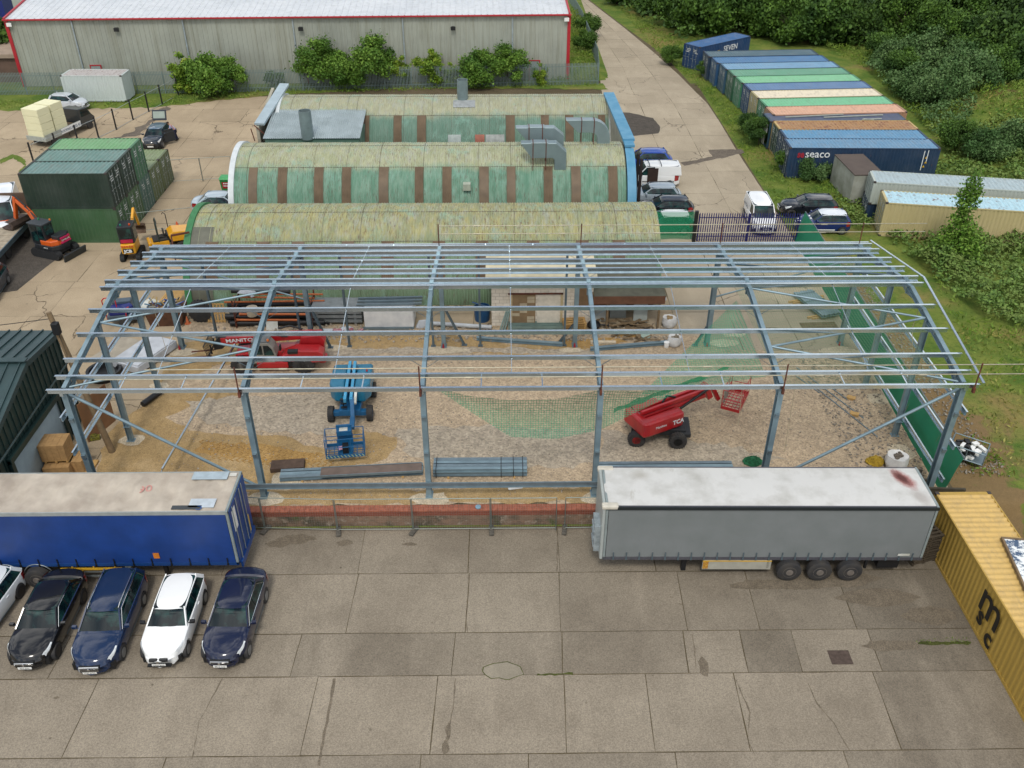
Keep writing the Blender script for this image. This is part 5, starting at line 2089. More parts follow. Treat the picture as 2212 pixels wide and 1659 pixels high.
def car(label, kind, colour, loc, rz, cat='car', rim='rim', tex=None, roof=None, group=None, plate=None, grille='chrome', head='lamp', badge=None, chrome=False, rails=False,
        glassy=True, panel_windows=True, sunroof=False, name='parked_car', twowheel=True, bonnet_dark=None, kidney=False):
    P = CARS[kind]
    L, W, H = P['L'], P['W'], P['H']
    is_van = kind in ('van', 'bigvan')
    t = thing(name, label, cat, loc, rz, group)
    pm = paint('car_paint_'+colour[1:], colour)
    front = L/2
    xf = front-P['fo']
    xr = xf-P['wb']
    r = P['wr']
    N = 64
    rings = []
    for i in range(N+1):
        x = -L/2+L*i/N
        u = x/(L/2)
        # plan taper
        w = W/2*(1-.04*abs(u)**3-.27*smoothstep(.70, 1.04, u)**2-.16*smoothstep(.78, 1.04, -u)**2)
        # top line
        if x > P['cowl']:
            k = (x-P['cowl'])/(front-P['cowl'])
            zt = P['hood']-(P['hood']-P['nose'])*k**2.3
        elif x < P['rb'] and P['deck']:
            k = (P['rb']-x)/(L/2+P['rb'])
            zt = P['deck']-.05*k**2
        elif P['deck'] is None and x < P['rb']:
            k = (P['rb']-x)/(L/2+P['rb'])
            zt = P['belt']-.06*k
        else:
            zt = P['belt']
        zt = zt-.13*smoothstep(.93, 1.0, u)**2-.06*smoothstep(.97, 1.0, -u)
        zb = .20+.05*smoothstep(.85, 1, abs(u))
        arc = 0
        for xc in (xf, xr):
            d = abs(x-xc)
            R_ = r+.06
            if d < R_:
                arc = r+math.sqrt(R_*R_-d*d)
        half = [(0, zb), (w*.80, zb), (w*.97, max(zb+.06, arc)), (w, max(.42, arc)), (w*1.0, max(.60, arc+.01)), (w*.985, max(zt-.16, arc+.02)), (w*.955, zt-.05), (w*.87, zt), (w*.45, zt+.025), (0, zt+.035)]
        cf = .30*smoothstep(.45, 1.0, u)-.16*smoothstep(.55, 1.0, -u)
        ring = [(x-cf*(abs(y)/w)**2.6, y, z) for y, z in half]+[(x-cf*(abs(y)/w)**2.6, -y, z) for y, z in half[-2:0:-1]]
        rings.append(ring)
    tops = {i: rings[i] for i in range(N+1)}
    for sgn, src in ((1, rings[-1]), (-1, rings[0])):
        for kk, dx in ((.93, .05), (.78, .09)):
            nr = [(p[0]+sgn*dx, p[1]*(.6+.4*kk), .46+(p[2]-.46)*kk) for p in src]
            if sgn > 0:
                rings.append(nr)
            else:
                rings.insert(0, nr)
    m = MB()
    m.loft(rings)
    body = m.build('body', pm, t, smooth=38)
    # inner wheel housing
    m = MB()
    m.b2(-L/2+.3, L/2-.3, -W/2+.14, W/2-.14, .16, .5)
    m.build('underbody', M['black'], t)
    # cabin glass
    wb_, wt = W/2*.90, W/2*(.70 if not is_van else .80)
    st = [(P['rb'], P['belt']-.02, wb_*.94), (P['rr'], H-.07, wt*.95), ((P['rr']+P['rf'])/2, H-.02, wt), (P['rf'], H-.06, wt*.96), (P['cowl']+.02, P['belt']-.02, wb_*.93)]
    m = MB()
    rg = []
    for x, z, w in st:
        b = P['belt']-.03
        wbx = wb_
        rg.append([(x, -w if z > b+.1 else -wbx, z), (x, w if z > b+.1 else wbx, z)])
    # greenhouse solid from explicit corners
    xA, xB, xC, xD = P['cowl'], P['rf'], P['rr'], P['rb']
    zb_, zr = P['belt']-.03, H-.045
    w0, w1 = wb_, wt
    vs = []
    NL = 10

    def side_y(zfrac, end):
        return (w0+(w1-w0)*zfrac)*(1-.05*end)
    rows = []
    for zf in (0, .33, .66, 1):
        z = zb_+(zr-zb_)*zf
        xa = xA+(xB-xA)*zf
        xd = xD+(xC-xD)*zf
        yy = w0+(w1-w0)*(zf**1.15)
        ring = []
        for yk in np.linspace(-1, 1, 9):     # windscreen, curved in plan
            ring.append((xa+.10*(1-yk*yk)*(1-zf*.4)-.02, yk*yy*.985, z))
        for k in range(1, 8):
            f = k/8
            ring.append((xa-.02+(xd-xa+.04)*f, yy*(1+.02*math.sin(math.pi*f)), z))
        for yk in np.linspace(1, -1, 9):
            ring.append((xd-.08*(1-yk*yk)+.02, yk*yy*.97, z))
        for k in range(1, 8):
            f = 1-k/8
            ring.append((xa-.02+(xd-xa+.04)*f, -yy*(1+.02*math.sin(math.pi*f)), z))
        rows.append(ring)
    m.loft(rows)
    gl = m.build('glasshouse', M['glass'], t, smooth=50)
    # roof skin
    rp = pm if roof is None else paint('roof_paint_'+roof[1:], roof)
    m = MB()
    g = []
    nx = 12
    for i in range(nx+1):
        x = xC-.05+(xB-xC+.08)*i/nx
        e = abs((i/nx)*2-1)
        row_ = []
        for yk in np.linspace(-1, 1, 11):
            bowx = (.09*(1-yk*yk) if i > nx*.6 else (-.07*(1-yk*yk) if i < nx*.3 else 0))*(e**3)
            z = H-.0-.055*abs(yk)**3-.04*e**4+(-.0)
            row_.append((x+bowx, yk*(w1*1.03), z))
        g.append(row_)
    top = [[(p[0], p[1], p[2]) for p in r_] for r_ in g]
    m.loft(top, False, caps=False)
    # drip edge
    for yk in (0, -1):
        m.path([r_[yk] for r_ in g], .03, 5)
    m.build('roof', rp, t, smooth=50)
    # pillars
    for s in (-1, 1):
        for nm, p, q, wd, mt in (('windscreen_pillar', (xA-.04, s*w0*.985, zb_+.02), (xB-.02, s*w1*.99, zr+.01), .07, pm),
                                 ('rear_pillar', (xD+.10, s*w0*.97, zb_+.02), (xC+.02, s*w1*.99, zr+.01), .16 if P['deck'] is None else .12, pm),
                                 ('door_pillar', ((xA+xC)/2-.15, s*(w0+.0), zb_+.03), ((xB+xC)/2+.18, s*(w1+.015), zr), .05, M['black'])):
            if is_van and nm == 'door_pillar':
                continue
            a = MB()
            a.bar(p, q, wd, .05, up=(0, s, .3))
            a.build(nm, mt, t)
    if is_van:
        for s in (-1, 1):
            a = MB()
            yb, yt = s*(w0+.012), s*(w1+.015)
            x0_, x1_ = (-.05 if panel_windows else .2), xD+.02
            v4 = [(x0_, yb, zb_), (x1_, yb, zb_), (xC-.04, yt, zr+.01), (x0_-.05, yt, zr+.01)]
            yb2, yt2 = yb+s*.03, yt+s*.03
            a.add(v4+[(x0_, yb2, zb_), (x1_, yb2, zb_), (xC-.04, yt2, zr+.01), (x0_-.05, yt2, zr+.01)],
                  [(0, 1, 2, 3), (7, 6, 5, 4), (0, 4, 5, 1), (1, 5, 6, 2), (2, 6, 7, 3), (3, 7, 4, 0)])
            a.build('cargo_panel', pm, t, bevel=.01)
        a = MB()
        a.add([(xD-.10, -w0, zb_), (xD-.10, w0, zb_), (xC-.12, w1, zr), (xC-.12, -w1, zr), (xD-.0, -w0, zb_), (xD-.0, w0, zb_), (xC+.0, w1, zr+.02), (xC+.0, -w1, zr+.02)],
              [(0, 1, 2, 3), (7, 6, 5, 4), (0, 4, 5, 1), (1, 5, 6, 2), (2, 6, 7, 3), (3, 7, 4, 0)])
        a.build('rear_panel', pm, t)
    if chrome:
        for s in (-1, 1):
            a = MB()
            a.path([(xA-.1, s*(w0+.025), zb_+.01), (xD+.35, s*(w0+.03), zb_+.03)], .016, 5)
            a.path([(xD+.32, s*(w0+.02), zb_+.03), (xC+.1, s*(w1+.04), zr-.09), ((xB+xC)/2, s*(w1+.05), zr-.02), (xB-.1, s*(w1+.05), zr-.04), (xA-.12, s*(w0+.02), zb_+.02)], .011, 5)
            a.build('chrome_trim', M['chrome'], t)
    if rails:
        for s in (-1, 1):
            a = MB()
            a.path([(xC+.1, s*w1*.93, H-.02), (xC+.3, s*w1*.93, H+.035), (xB-.3, s*w1*.93, H+.035), (xB-.05, s*w1*.93, H-.03)], .018, 6)
            a.build('roof_rail', M['chrome'], t)
    # wheels
    for x in (xf, xr):
        for s in (-1, 1):
            a = MB()
            c = (x, s*(W/2+.005), r)
            k = s
            a.lathe([(r*.60, -.0*k), (r*.93, .0*k), (r, k*.03), (r, k*.19), (r*.9, k*.22), (r*.6, k*.22)][::1], c, 'Y', 24)
            a.v = [(p[0], p[1], p[2]) for p in a.v]
            wv = a.build('wheel', M['rubber'], t, smooth=35)
            wv.location = (0, 0, 0)
            b = MB()
            for q in range(5):
                for dd in (-.13, .13):
                    an = 2*math.pi*q/5+dd
                    b.bar((c[0], c[1]+s*.006, c[2]), (c[0]+r*.56*math.cos(an), c[1]+s*.002, c[2]+r*.56*math.sin(an)), .035, .02, up=(0, 1, 0))
            b.lathe([(r*.54, 0), (r*.60, .0), (r*.60, .02), (r*.54, .02)], (c[0], c[1]+s*.012, c[2]), 'Y', 24)
            b.lathe([(.05, 0), (.05, .03)], (c[0], c[1]+(.02 if s > 0 else .01), c[2]), 'Y', 10)
            b.build('rim', M[rim], wv, smooth=35)
            b = MB()
            b.lathe([(r*.64, 0), (r*.64, .02)], (c[0], c[1]-s*.03, c[2]), 'Y', 20)
            b.build('brake_disc', M['black'], wv)
    # lamps, grille, plate, mirrors
    zn = P['nose']
    for s in (-1, 1):
        def skin_patch(i0, i1, lo, hi, off, mat, nm, shrink=0):
            a = MB()
            rg_ = []
            for i in range(i0, i1+1):
                q = tops[i]
                f_ = (i-i0)/(i1-i0)
                pts_ = []
                for jj in range(lo, hi+1):
                    p_ = q[jj]
                    pts_.append((p_[0]+off*(1 if i > N/2 else -1), s*(p_[1]+off), p_[2]+off))
                if shrink:
                    k_ = shrink*(1-f_)
                    a0, a1 = Vector(pts_[0]), Vector(pts_[-1])
                    pts_ = [tuple(Vector(p_).lerp(a1, k_*(1-jj/(len(pts_)-1)))) for jj, p_ in enumerate(pts_)]
                rg_.append(pts_)
            a.loft(rg_, False, caps=False)
            return a.build(nm, mat, t, smooth=60)
        skin_patch(N-9, N-1, 5, 7, .014, M[head], 'headlight', .7)
        skin_patch(0, 6, 4, 6, .012, M['redlamp'], 'tail_light')
        a = MB()
        a.box((xA-.22, s*(W/2+.09), P['belt']+.07), (.13, .2, .13), s*.12)
        a.bar((xA-.20, s*(W/2-.08), P['belt']+.0), (xA-.2, s*(W/2+.04), P['belt']+.05), .05, .04)
        a.build('door_mirror', M['black'] if colour in ('#e9ebea',) or is_van else pm, t, bevel=.03)
        a = MB()
        a.b2(-L*.18, L*.14, s*(W/2+.002), s*(W/2+.012), .26, .31) if not is_van else a.b2(-L*.38, L*.2, s*(W/2+.004), s*(W/2+.02), .56, .62)
        a.build('sill_trim', M['black'] if is_van else M['steel_dark'], t)
        for hx in (.35, -.55):
            a = MB()
            a.box((hx, s*(W/2-.002), P['belt']-.17), (.18, .03, .03))
            a.build('door_handle', pm, t, bevel=.008)
    fx = front+.07
    if kidney:
        for s in (-1, 1):
            a = MB()
            a.box((fx-.06, s*.19, zn-.12), (.10, .34, .16), rot=Matrix.Rotation(rad(-22), 3, 'Y'))
            a.build('kidney_grille', M['black'], t, bevel=.05)
        a = MB()
        a.b2(fx-.12, fx+.02, -.45, .45, .34, .40)
        a.build('air_intake', M['black'], t)
    else:
        a = MB()
        gw = W*.30
        a.box((fx-.08, 0, zn-.15), (.09, 2*gw*.70, .2), rot=Matrix.Rotation(rad(-14), 3, 'Y'))
        go = a.build('grille', M['black'], t, bevel=.02)
        a = MB()
        for k in range(2 if not rails else 5):
            z = zn-.10-.06*k if not rails else zn-.06-.045*k
            a.box((fx-.016+.018*k*(1 if not rails else .5), 0, z), (.03, 2*gw*.66, .022 if not rails else .02))
        a.build('grille_bar', M['chrome'] if grille == 'chrome' else M['black'], go)
    if badge:
        a = MB()
        a.lathe([(.02, 0), (.055, 0), (.055, .02), (.02, .02)], (fx+.03, 0, zn-.13), 'X', 14)
        a.build('badge', M['chrome'], t)
    a = MB()
    a.box((fx+.012, 0, zn-.32), (.015, .52, .11))
    po = a.build('number_plate', M['plate'], t)
    if plate:
        text(plate, 'plate_text', .095, BL, po, (fx+.022, 0, zn-.352), (rad(90), 0, rad(90)), .001)
    return t


front_row = 'cars parked in a row beside the blue trailer'
H90 = -math.pi/2
car('white hatchback cut off by the left edge of the photo, leftmost of the front row', 'hatch', '#d3d8da', (-21.35, 25.9, YZ), H90-.10, rim='rim_dark', group=front_row, kidney=True)
car('black saloon with chrome window trim, between the cut off white car and the blue estate', 'saloon', '#101114', (-18.45, 25.45, YZ), H90+.02, rim='rim_dark', group=front_row, plate='EJ15 ZTL', badge=True, chrome=True)
car('dark blue estate with silver roof rails and a ribbed grille, middle of the front row', 'estate', '#122747', (-15.9, 25.3, YZ), H90+.03, group=front_row, plate='YP09 KMX', chrome=True, rails=True, badge=True)
car('white hatchback with black twin grilles and black mirrors, in the front row', 'hatch', '#e9ebea', (-13.35, 25.35, YZ), H90+.02, group=front_row, plate='DA64 BGC', rim='rim', kidney=True, head='lamp', badge=True)
car('navy blue saloon with chrome trim, rightmost of the front row', 'saloon', '#141c36', (-10.9, 25.45, YZ), H90-.02, group=front_row, plate='BK15 LLG', badge=True, chrome=True)

mid = 'cars parked at the right end of the huts'
car('bright blue crossover, farthest of the cars at the end of the middle hut', 'suv', '#12409a', (12.2, 74.7, 0), math.pi, group=mid, rim='rim_dark')
car('silver grey hatchback just below the white van with the open side door', 'hatch', '#8f9ba3', (11.75, 67.3, 0), math.pi, group=mid)
car('black hatchback with bright red tail lights at the end of the nearest hut', 'hatch', '#15171c', (12.3, 64.75, 0), math.pi, group=mid)
car('pale roofed car half veiled by green netting beside the navy gates', 'hatch', '#1d6f57', (11.9, 61.9, 0), math.pi, group=mid, roof='#dfe3e2')
v1 = car('white small van with an open side door and roof bars beside the middle hut', 'van', '#dcdedd', (12.2, 71.0, 0), math.pi, 'van', group=None, name='parked_van', rim='rim_dark')
m = MB()
m.b2(-.35, .5, .895, .93, .35, 1.7)
m.build('open_doorway', plain('van_interior', '#33231c', .8, 0, .2, 4), v1)
for x in (.35, -.6):
    m = MB()
    m.path([(x, -.75, 1.78), (x, -.72, 1.92), (x, .72, 1.92), (x, .75, 1.78)], .025, 6)
    m.build('roof_bar', M['black'], v1)
v2 = car('white panel van facing the camera behind the navy gates', 'van', '#e2e4e4', (19.15, 62.9, 0), -math.pi/2-.03, 'van', name='parked_van', plate='303')
text('Somaro', 'van_lettering', .45, plain('grey_lettering', '#5a6470', .6), v2, (-.9, -.955, 1.15), (rad(80), 0, 0), align='CENTER')
car('black hatchback parked on the verge behind the dark blue hatchback', 'hatch', '#191d22', (23.3, 64.9, 0), math.pi-.04, rim='rim_dark', group='cars by the brambles')
fi = car('dark blue hatchback with a white roof and white stripe, parked by the green hoarding', 'small', '#14265e', (23.55, 61.9, 0), math.pi-.03, group='cars by the brambles', roof='#c9d0d6')
m = MB()
m.b2(-.7, .9, .847, .86, .34, .41)
m.build('side_stripe', M['white'], fi)
for y in (.22, -.22):
    m = MB()
    m.bar((.95, y, 1.03), (1.9, y, .80), .2, .012)
    m.build('bonnet_stripe', M['white'], fi)
car('silver three door hatchback in front of the white container', 'small', '#b9c0c6', (-43.4, 91.9, 0), rad(-8), group=None, rim='rim')
car('silver saloon poking out from behind the white rimmed hut', 'saloon', '#a8b8c2', (-21.4, 65.9, 0), 0, group=None)
# dark hatchback with its tailgate up and doors open
oc = car('dark hatchback with its tailgate raised, behind the green containers', 'hatch', '#1b242c', (-31.4, 81.5, 0), H90+.05, group=None, roof='#4a6070')
m = MB()
m.box((-2.0, 0, 1.95), (.08, 1.3, .95), rot=Matrix.Rotation(rad(-25), 3, 'Y'))
tg = m.build('tailgate', paint('car_paint_1b242c', '#1b242c'), oc, bevel=.04)
m = MB()
m.box((-1.95, 0, 1.98), (.09, 1.05, .62), rot=Matrix.Rotation(rad(-25), 3, 'Y'))
m.build('tailgate_glass', plain('pale_reflecting_glass', '#8f9c90', .1, 0, .1, 2, 1.0), tg)
m = MB()
m.box((.35, 1.25, .7), (1.0, .07, .9), rad(-55))
m.box((.35, 1.25, 1.25), (.85, .04, .3), rad(-55))
m.build('open_door', paint('car_paint_1b242c', '#1b242c'), oc, bevel=.03)
# white high roof van behind the excavator
bv = car('white high roofed van with an orange bonnet behind the excavator', 'bigvan', '#dfe4ea', (-36.7, 63.1, 0), H90+.35, 'van', name='parked_van', rim='rim_dark')
m = MB()
m.add([(1.95, -.8, 1.31), (2.72, -.72, 1.03), (2.72, .72, 1.03), (1.95, .8, 1.31), (1.95, -.8, 1.27), (2.72, -.72, .99), (2.72, .72, .99), (1.95, .8, 1.27)], [(0, 1, 2, 3), (7, 6, 5, 4), (0, 4, 5, 1), (1, 5, 6, 2), (2, 6, 7, 3), (3, 7, 4, 0)])
m.build('orange_bonnet', plain('orange_bonnet', '#d8683a', .4), bv)
# dark car at the left edge
car('dark grey car cut off by the left edge beside the flatbed', 'hatch', '#3a3d42', (-33.3, 52.6, 0), H90+.15, group=None)

# ================================================================ flatbed with cream blocks
fl = thing('flatbed_truck', 'small dark cab flatbed truck loaded with cream polystyrene blocks', 'truck', (-41.8, 80.5, 0), rad(72))
m = MB()
m.b2(0, 4.6, -1.0, 1.0, .75, .85)
m.build('load_bed', M['oldtimber'], fl)
m = MB()
m.b2(-.05, 0, -1.05, 1.05, .6, 1.0)
m.b2(0, 4.6, -1.06, -1.02, .6, 1.15)
m.build('drop_side', plain('pale_grey_boards', '#a5aaa2', .6), fl)
m = MB()
m.b2(2.0, 4.6, -1.09, -1.06, .65, 1.12)
sg = m.build('side_sign', M['white'], fl)
text('ROOFING 01255 421', 'sign_text', .3, plain('blue_lettering', '#2f4f74', .6), sg, (3.3, -1.10, .78), (rad(90), 0, 0))
m = MB()
m.side([(4.75, .45), (6.6, .45), (6.75, .9), (6.4, 1.25), (5.9, 2.0), (4.75, 2.1)], -.95, .95)
cabo = m.build('cab', plain('dark_cab_paint', '#2c3236', .3, 0, .05, 2, .6), fl, bevel=.06)
m = MB()
m.side([(5.0, 1.3), (6.3, 1.3), (5.88, 1.92), (5.0, 1.95)], -.965, .965)
m.build('cab_window', M['glass'], cabo)
for x in (1.0, 5.8):
    for y in (-.95, .95):
        m = MB()
        m.lathe([(.2, -.1), (.34, -.08), (.34, .1), (.2, .12)], (x, y, .34), 'Y', 20)
        m.build('wheel', M['rubber'], fl, smooth=35)
m = MB()
m.b2(0, 6.5, -.4, .4, .4, .7)
m.build('chassis', M['black'], fl)
cream = plain('cream_polystyrene', '#dcd9b4', .8, 0, .03, 1)
k = 0
for i in range(2):
    for j in range(4):
        zz = .86+j*.64
        o = MB()
        o.b2(0, 1.45, -.88, .88, 0, .625)
        b = o.build('polystyrene_block', cream, None, bevel=.02)
        c, s = math.cos(rad(72)), math.sin(rad(72))
        lx_ = .05+i*1.62
        b.location = (-41.8+c*lx_, 80.5+s*lx_, zz)
        b.rotation_euler = (0, 0, rad(70+R.uniform(-1, 1)))
        tag(b, ['lowest', 'second', 'third', 'topmost'][j]+' cream block of the '+['rear', 'front'][i]+' stack on the flatbed truck', 'foam block', 'cream blocks on the flatbed truck')

# lorry bed at the left edge
lb = thing('flatbed_trailer', 'timber decked flatbed trailer cut off by the left edge below the excavator', 'trailer', (-35.2, 55.2, 0), rad(93))
m = MB()
m.b2(0, 8.0, -1.1, 1.4, .95, 1.05)
for i in range(8):
    m.b2(.05+i, .95+i, -1.08, 1.38, 1.05, 1.075)
m.build('deck', plain('pale_deck_boards', '#a59a86', .8, 0, .15, 3), lb)
m = MB()
m.b2(0, 8.0, -1.18, -1.10, .75, 1.1)
m.build('side_rail', plain('slate_rail', '#5e7078', .5, .3), lb)
for x in (1.5, 2.6, 6.0):
    m = MB()
    m.lathe([(.25, -.12), (.45, -.1), (.45, .12), (.25, .14)], (x, -.95, .45), 'Y', 20)
    m.build('wheel', M['rubber'], lb, smooth=35)
m = MB()
m.b2(0, 7.8, -.5, .7, .5, .95)
m.build('chassis', M['black'], lb)
m = MB()
m.b2(8.0, 8.15, -1.1, 1.4, .95, 2.6)
m.build('headboard', plain('brown_headboard', '#5d4a3c', .8), lb)
m = MB()
for i in range(40):
    a, b = i*.5, (i+1)*.5
    rr_ = .22+.05*math.sin(i)
    m.tube((rr_*math.cos(a), rr_*math.sin(a), .04+.003*i), (rr_*math.cos(b), rr_*math.sin(b), .04+.003*(i+1)), .02, 5)
o = m.build('strap_coil', plain('yellow_strap', '#c9b32f', .7))
o.location = (-34.5, 56.6, 1.07)
tag(o, 'coil of yellow strap lying on the timber deck of the flatbed', 'strap')
# ================================================================ site machines
def tractor_tyre(parent, c, r, w, s, rim_c, lugs=18, rimr=.5):
    """wheel with chevron lugs; axis along local y"""
    m = MB()
    x, y, z = c
    m.lathe([(r*rimr, -w/2), (r*.86, -w/2), (r*.95, -w*.42), (r*.95, w*.42), (r*.86, w/2), (r*rimr, w/2)], c, 'Y', 28)
    for i in range(lugs):
        a = 2*math.pi*i/lugs
        for k in (-1, 1):
            p = (x+r*.95*math.cos(a+k*.06), y+k*w*.48, z+r*.95*math.sin(a+k*.06))
            q = (x+r*.96*math.cos(a+.17), y+k*w*.03, z+r*.96*math.sin(a+.17))
            m.bar(p, q, r*.10, r*.10, up=(math.cos(a), 0, math.sin(a)))
    o = m.build('wheel', M['rubber'], parent, smooth=30)
    m = MB()
    m.lathe([(r*rimr, -s*w*.5), (r*rimr*.93, -s*w*.46), (r*rimr*.8, -s*w*.25), (r*.2, -s*w*.22), (r*.2, -s*w*.34), (r*.02, -s*w*.36)], c, 'Y', 20)
    m.build('rim', rim_c, o, smooth=35)
    return o


red_m = plain('red_machine_paint', '#b01a20', .4, 0, .14, 1.6, .4)
blk = M['black']
grey_m = plain('machine_grey', '#5a5a58', .5, 0, .1, 2)

# ---- red telehandler; boom points left (-x)
th = thing('telehandler', 'red telescopic handler with a folded boom and pallet forks, behind the front steel column', 'telehandler', (-12.85, 43.95, 0), rad(1))
th.scale = (1.05, .95, .86)
for x in (-1.72, 1.55):
    for s in (-1, 1):
        tractor_tyre(th, (x, s*.92, .6), .6, .42, s, plain('dusty_grey_rim', '#7f7f7c', .5, .2))
m = MB()
m.side([(-2.1, .65), (-1.1, .5), (-.2, .42), (1.0, .45), (2.1, .6), (2.55, .85), (2.6, 1.35), (2.2, 1.5), (1.0, 1.35), (-1.2, 1.2), (-2.1, 1.1)], -.55, .55)
m.build('chassis', red_m, th, bevel=.03)
m = MB()
m.side([(-.9, .42), (.75, .42), (.75, .85), (-.9, .85)], -1.1, -.5)
m.build('side_tank', red_m, th, bevel=.04)
m = MB()
m.side([(.6, .45), (1.0, .45), (1.0, .95), (.6, .95)], -1.0, 1.0)
m.build('step_box', blk, th)
m = MB()
m.side([(.45, .95), (.5, 1.4), (1.2, 1.72), (2.45, 1.68), (2.68, 1.4), (2.68, .9), (2.2, .8)], -1.12, -.3)
m.build('engine_cover', red_m, th, bevel=.06)
m = MB()
m.side([(1.2, 1.3), (1.45, 2.15), (2.45, 2.25), (2.68, 1.8), (2.6, 1.2)], -.2, .6)
m.build('boom_pivot', red_m, th, bevel=.05)
m = MB()
m.side([(2.35, .55), (2.75, .6), (2.78, 1.0), (2.4, 1.0)], -.9, -.2)
m.build('counterweight', red_m, th, bevel=.12, seg=3)
m = MB()
m.side([(-1.25, .75), (.05, .75), (.22, 1.35), (.1, 1.9), (-.12, 2.28), (-.95, 2.28), (-1.25, 1.6)], -1.05, -.22)
cbn = m.build('cab', plain('cab_grey', '#8d8a82', .4, .1), th, bevel=.04)
m = MB()
m.side([(-1.12, 1.45), (-.5, 1.45), (-.5, 2.1), (-.92, 2.1)], -1.07, -1.04)
m.side([(-.42, 1.4), (.10, 1.4), (.0, 1.85), (-.16, 2.1), (-.42, 2.1)], -1.07, -1.04)
m.build('cab_window', M['glass'], cbn)
m = MB()
m.add([(-1.27, -1.0, 1.55), (-1.27, -.27, 1.55), (-1.0, -.27, 2.24), (-1.0, -1.0, 2.24)], [(0, 1, 2, 3)])
m.build('windscreen', M['glass'], cbn)
m = MB()
m.b2(-1.0, -.1, -1.02, -.25, 2.29, 2.36)
m.b2(-.75, -.3, -1.0, -.3, 2.36, 2.38)
m.build('cab_roof', plain('cab_roof_grey', '#686b6b', .5), cbn, bevel=.03)
m = MB()
m.lathe([(.07, 0), (.07, .08), (.04, .14), (.0, .15)], (-.15, -.9, 2.37), n=10)
m.build('orange_beacon', plain('orange_beacon', '#d5701c', .3), cbn, smooth=40)
m = MB()
m.side([(-2.9, 1.5), (-2.9, 1.98), (2.0, 2.3), (2.0, 1.85)], .05, .5)
bm_ = m.build('boom', red_m, th, bevel=.02)
m = MB()
m.side([(-3.35, 1.05), (-2.9, 1.15), (-2.6, 1.5), (-2.6, 2.02), (-3.0, 2.02), (-3.35, 1.5)], .1, .45)
m.build('boom_head', blk, th, bevel=.02)
m = MB()
for y in (-.1, .65):
    m.bar((-3.45, y, .9), (-3.45, y, 1.6), .06, .1)
for y in np.linspace(-.55, 1.05, 11):
    m.bar((-3.55, y, .95), (-3.7, y, 1.75), .03, .03)
m.bar((-3.55, -.55, .95), (-3.55, 1.05, .95), .07, .07)
m.bar((-3.7, -.55, 1.75), (-3.7, 1.05, 1.75), .05, .05)
m.build('fork_carriage', blk, th)
for y in (-.1, .6):
    m = MB()
    m.bar((-3.5, y, .75), (-4.75, y, .62), .12, .04)
    m.build('fork', M['rust'], th)
text('MANITOU', 'lettering', .36, WLET, th, (-1.75, .03, 1.72), (rad(90), rad(-3.7), 0), xs=1.05, bold=.008)
m = MB()
m.box((.45, -.95, 1.9), (.1, .25, .4))
m.build('mirror', blk, th, bevel=.04)
m = MB()
m.box((1.1, -1.05, 1.65), (.55, .3, .22))
m.build('air_cleaner', blk, th, bevel=.04)
m = MB()
m.path([(.2, .3, 2.5), (.8, .5, 2.58), (1.5, .2, 2.5)], .06, 8)
m.path([(.0, .2, 2.35), (.4, -.1, 2.2), (.7, .0, 2.1)], .05, 8)
m.build('hydraulic_hose', blk, th, smooth=50)
m = MB()
m.add([(2.05, -1.135, 1.12), (2.33, -1.135, 1.12), (2.19, -1.135, 1.36)], [(0, 1, 2)])
m.build('warning_triangle', plain('pale_label', '#d0b9a9', .6), th)

# ---- blue articulated boom lift, basket towards the camera
bl_ = plain('boom_lift_blue', '#176f8f', .4, 0, .14, 1.4, .3)
bl2 = plain('boom_lift_blue_deep', '#125a88', .45, 0, .14, 2)
bo_ = thing('boom_lift', 'blue articulated boom lift with its empty basket lowered towards the brick wall', 'boom lift', (-8.0, 39.45, 0), rad(-88))
# local +x to the basket
for x, yy in ((1.0, 1.0), (-1.15, 1.0)):
    for s in (-1, 1):
        tractor_tyre(bo_, (x, s*yy, .42), .42, .30, s, bl2, 20)
m = MB()
m.b2(-1.4, 1.2, -.55, .55, .4, .75)
m.b2(.85, 1.15, -.95, .95, .35, .62)
m.b2(-1.3, -1.0, -.95, .95, .35, .62)
m.build('chassis', bl2, bo_, bevel=.03)
m = MB()
pts = []
for a in range(-90, 91, 15):
    pts.append((-1.15-.75*math.cos(rad(a)), 1.1*math.sin(rad(a))))
hull_l = [(-1.55, .25), (-1.6, 1.05), (.1, 1.05), (.62, .75), (.55, .25)]
hull_r = [(-1.55, -1.05), (-1.6, -.25), (.45, -.25), (.55, -.75), (.1, -1.08)]
for h in (hull_l, hull_r):
    m.slab(h if h is hull_l else h, .80, 1.75)
m.b2(-1.9, -1.3, -1.05, 1.05, .7, 1.65)
m.build('turntable_cover', bl_, bo_, bevel=.14, seg=3)
for y in (-.13, .13):
    m = MB()
    m.bar((-1.7, y, 1.85), (1.35, y*1.2, 1.45), .15, .26)
    m.build('lift_arm', plain('boom_lift_blue_pale', '#3a93bb', .35, 0, .06, 2, .3), bo_, bevel=.015)
m = MB()
m.bar((1.2, .2, 1.5), (2.15, .28, .95), .2, .24)
m.bar((2.15, .28, .95), (2.75, .28, .75), .24, .3)
m.bar((-.9, 0, .9), (-1.6, 0, 1.7), .3, .2)
m.build('jib', bl2, bo_, bevel=.02)
m = MB()
m.bar((.3, .33, 1.62), (1.45, .37, 1.35), .13, .13)
m.build('tool_tube', M['whitedirty'], bo_)
m = MB()
m.path([(.9, -.1, 1.6), (1.2, -.25, 1.3), (1.1, -.3, 1.0)], .035, 6)
m.path([(.9, -.2, 1.55), (.6, -.35, 1.3)], .035, 6)
for z in (.95, 1.2, 1.45):
    m.b2(1.15, 1.3, -.4, -.1, z, z+.05)
m.build('hydraulic_hose', blk, bo_, smooth=50)


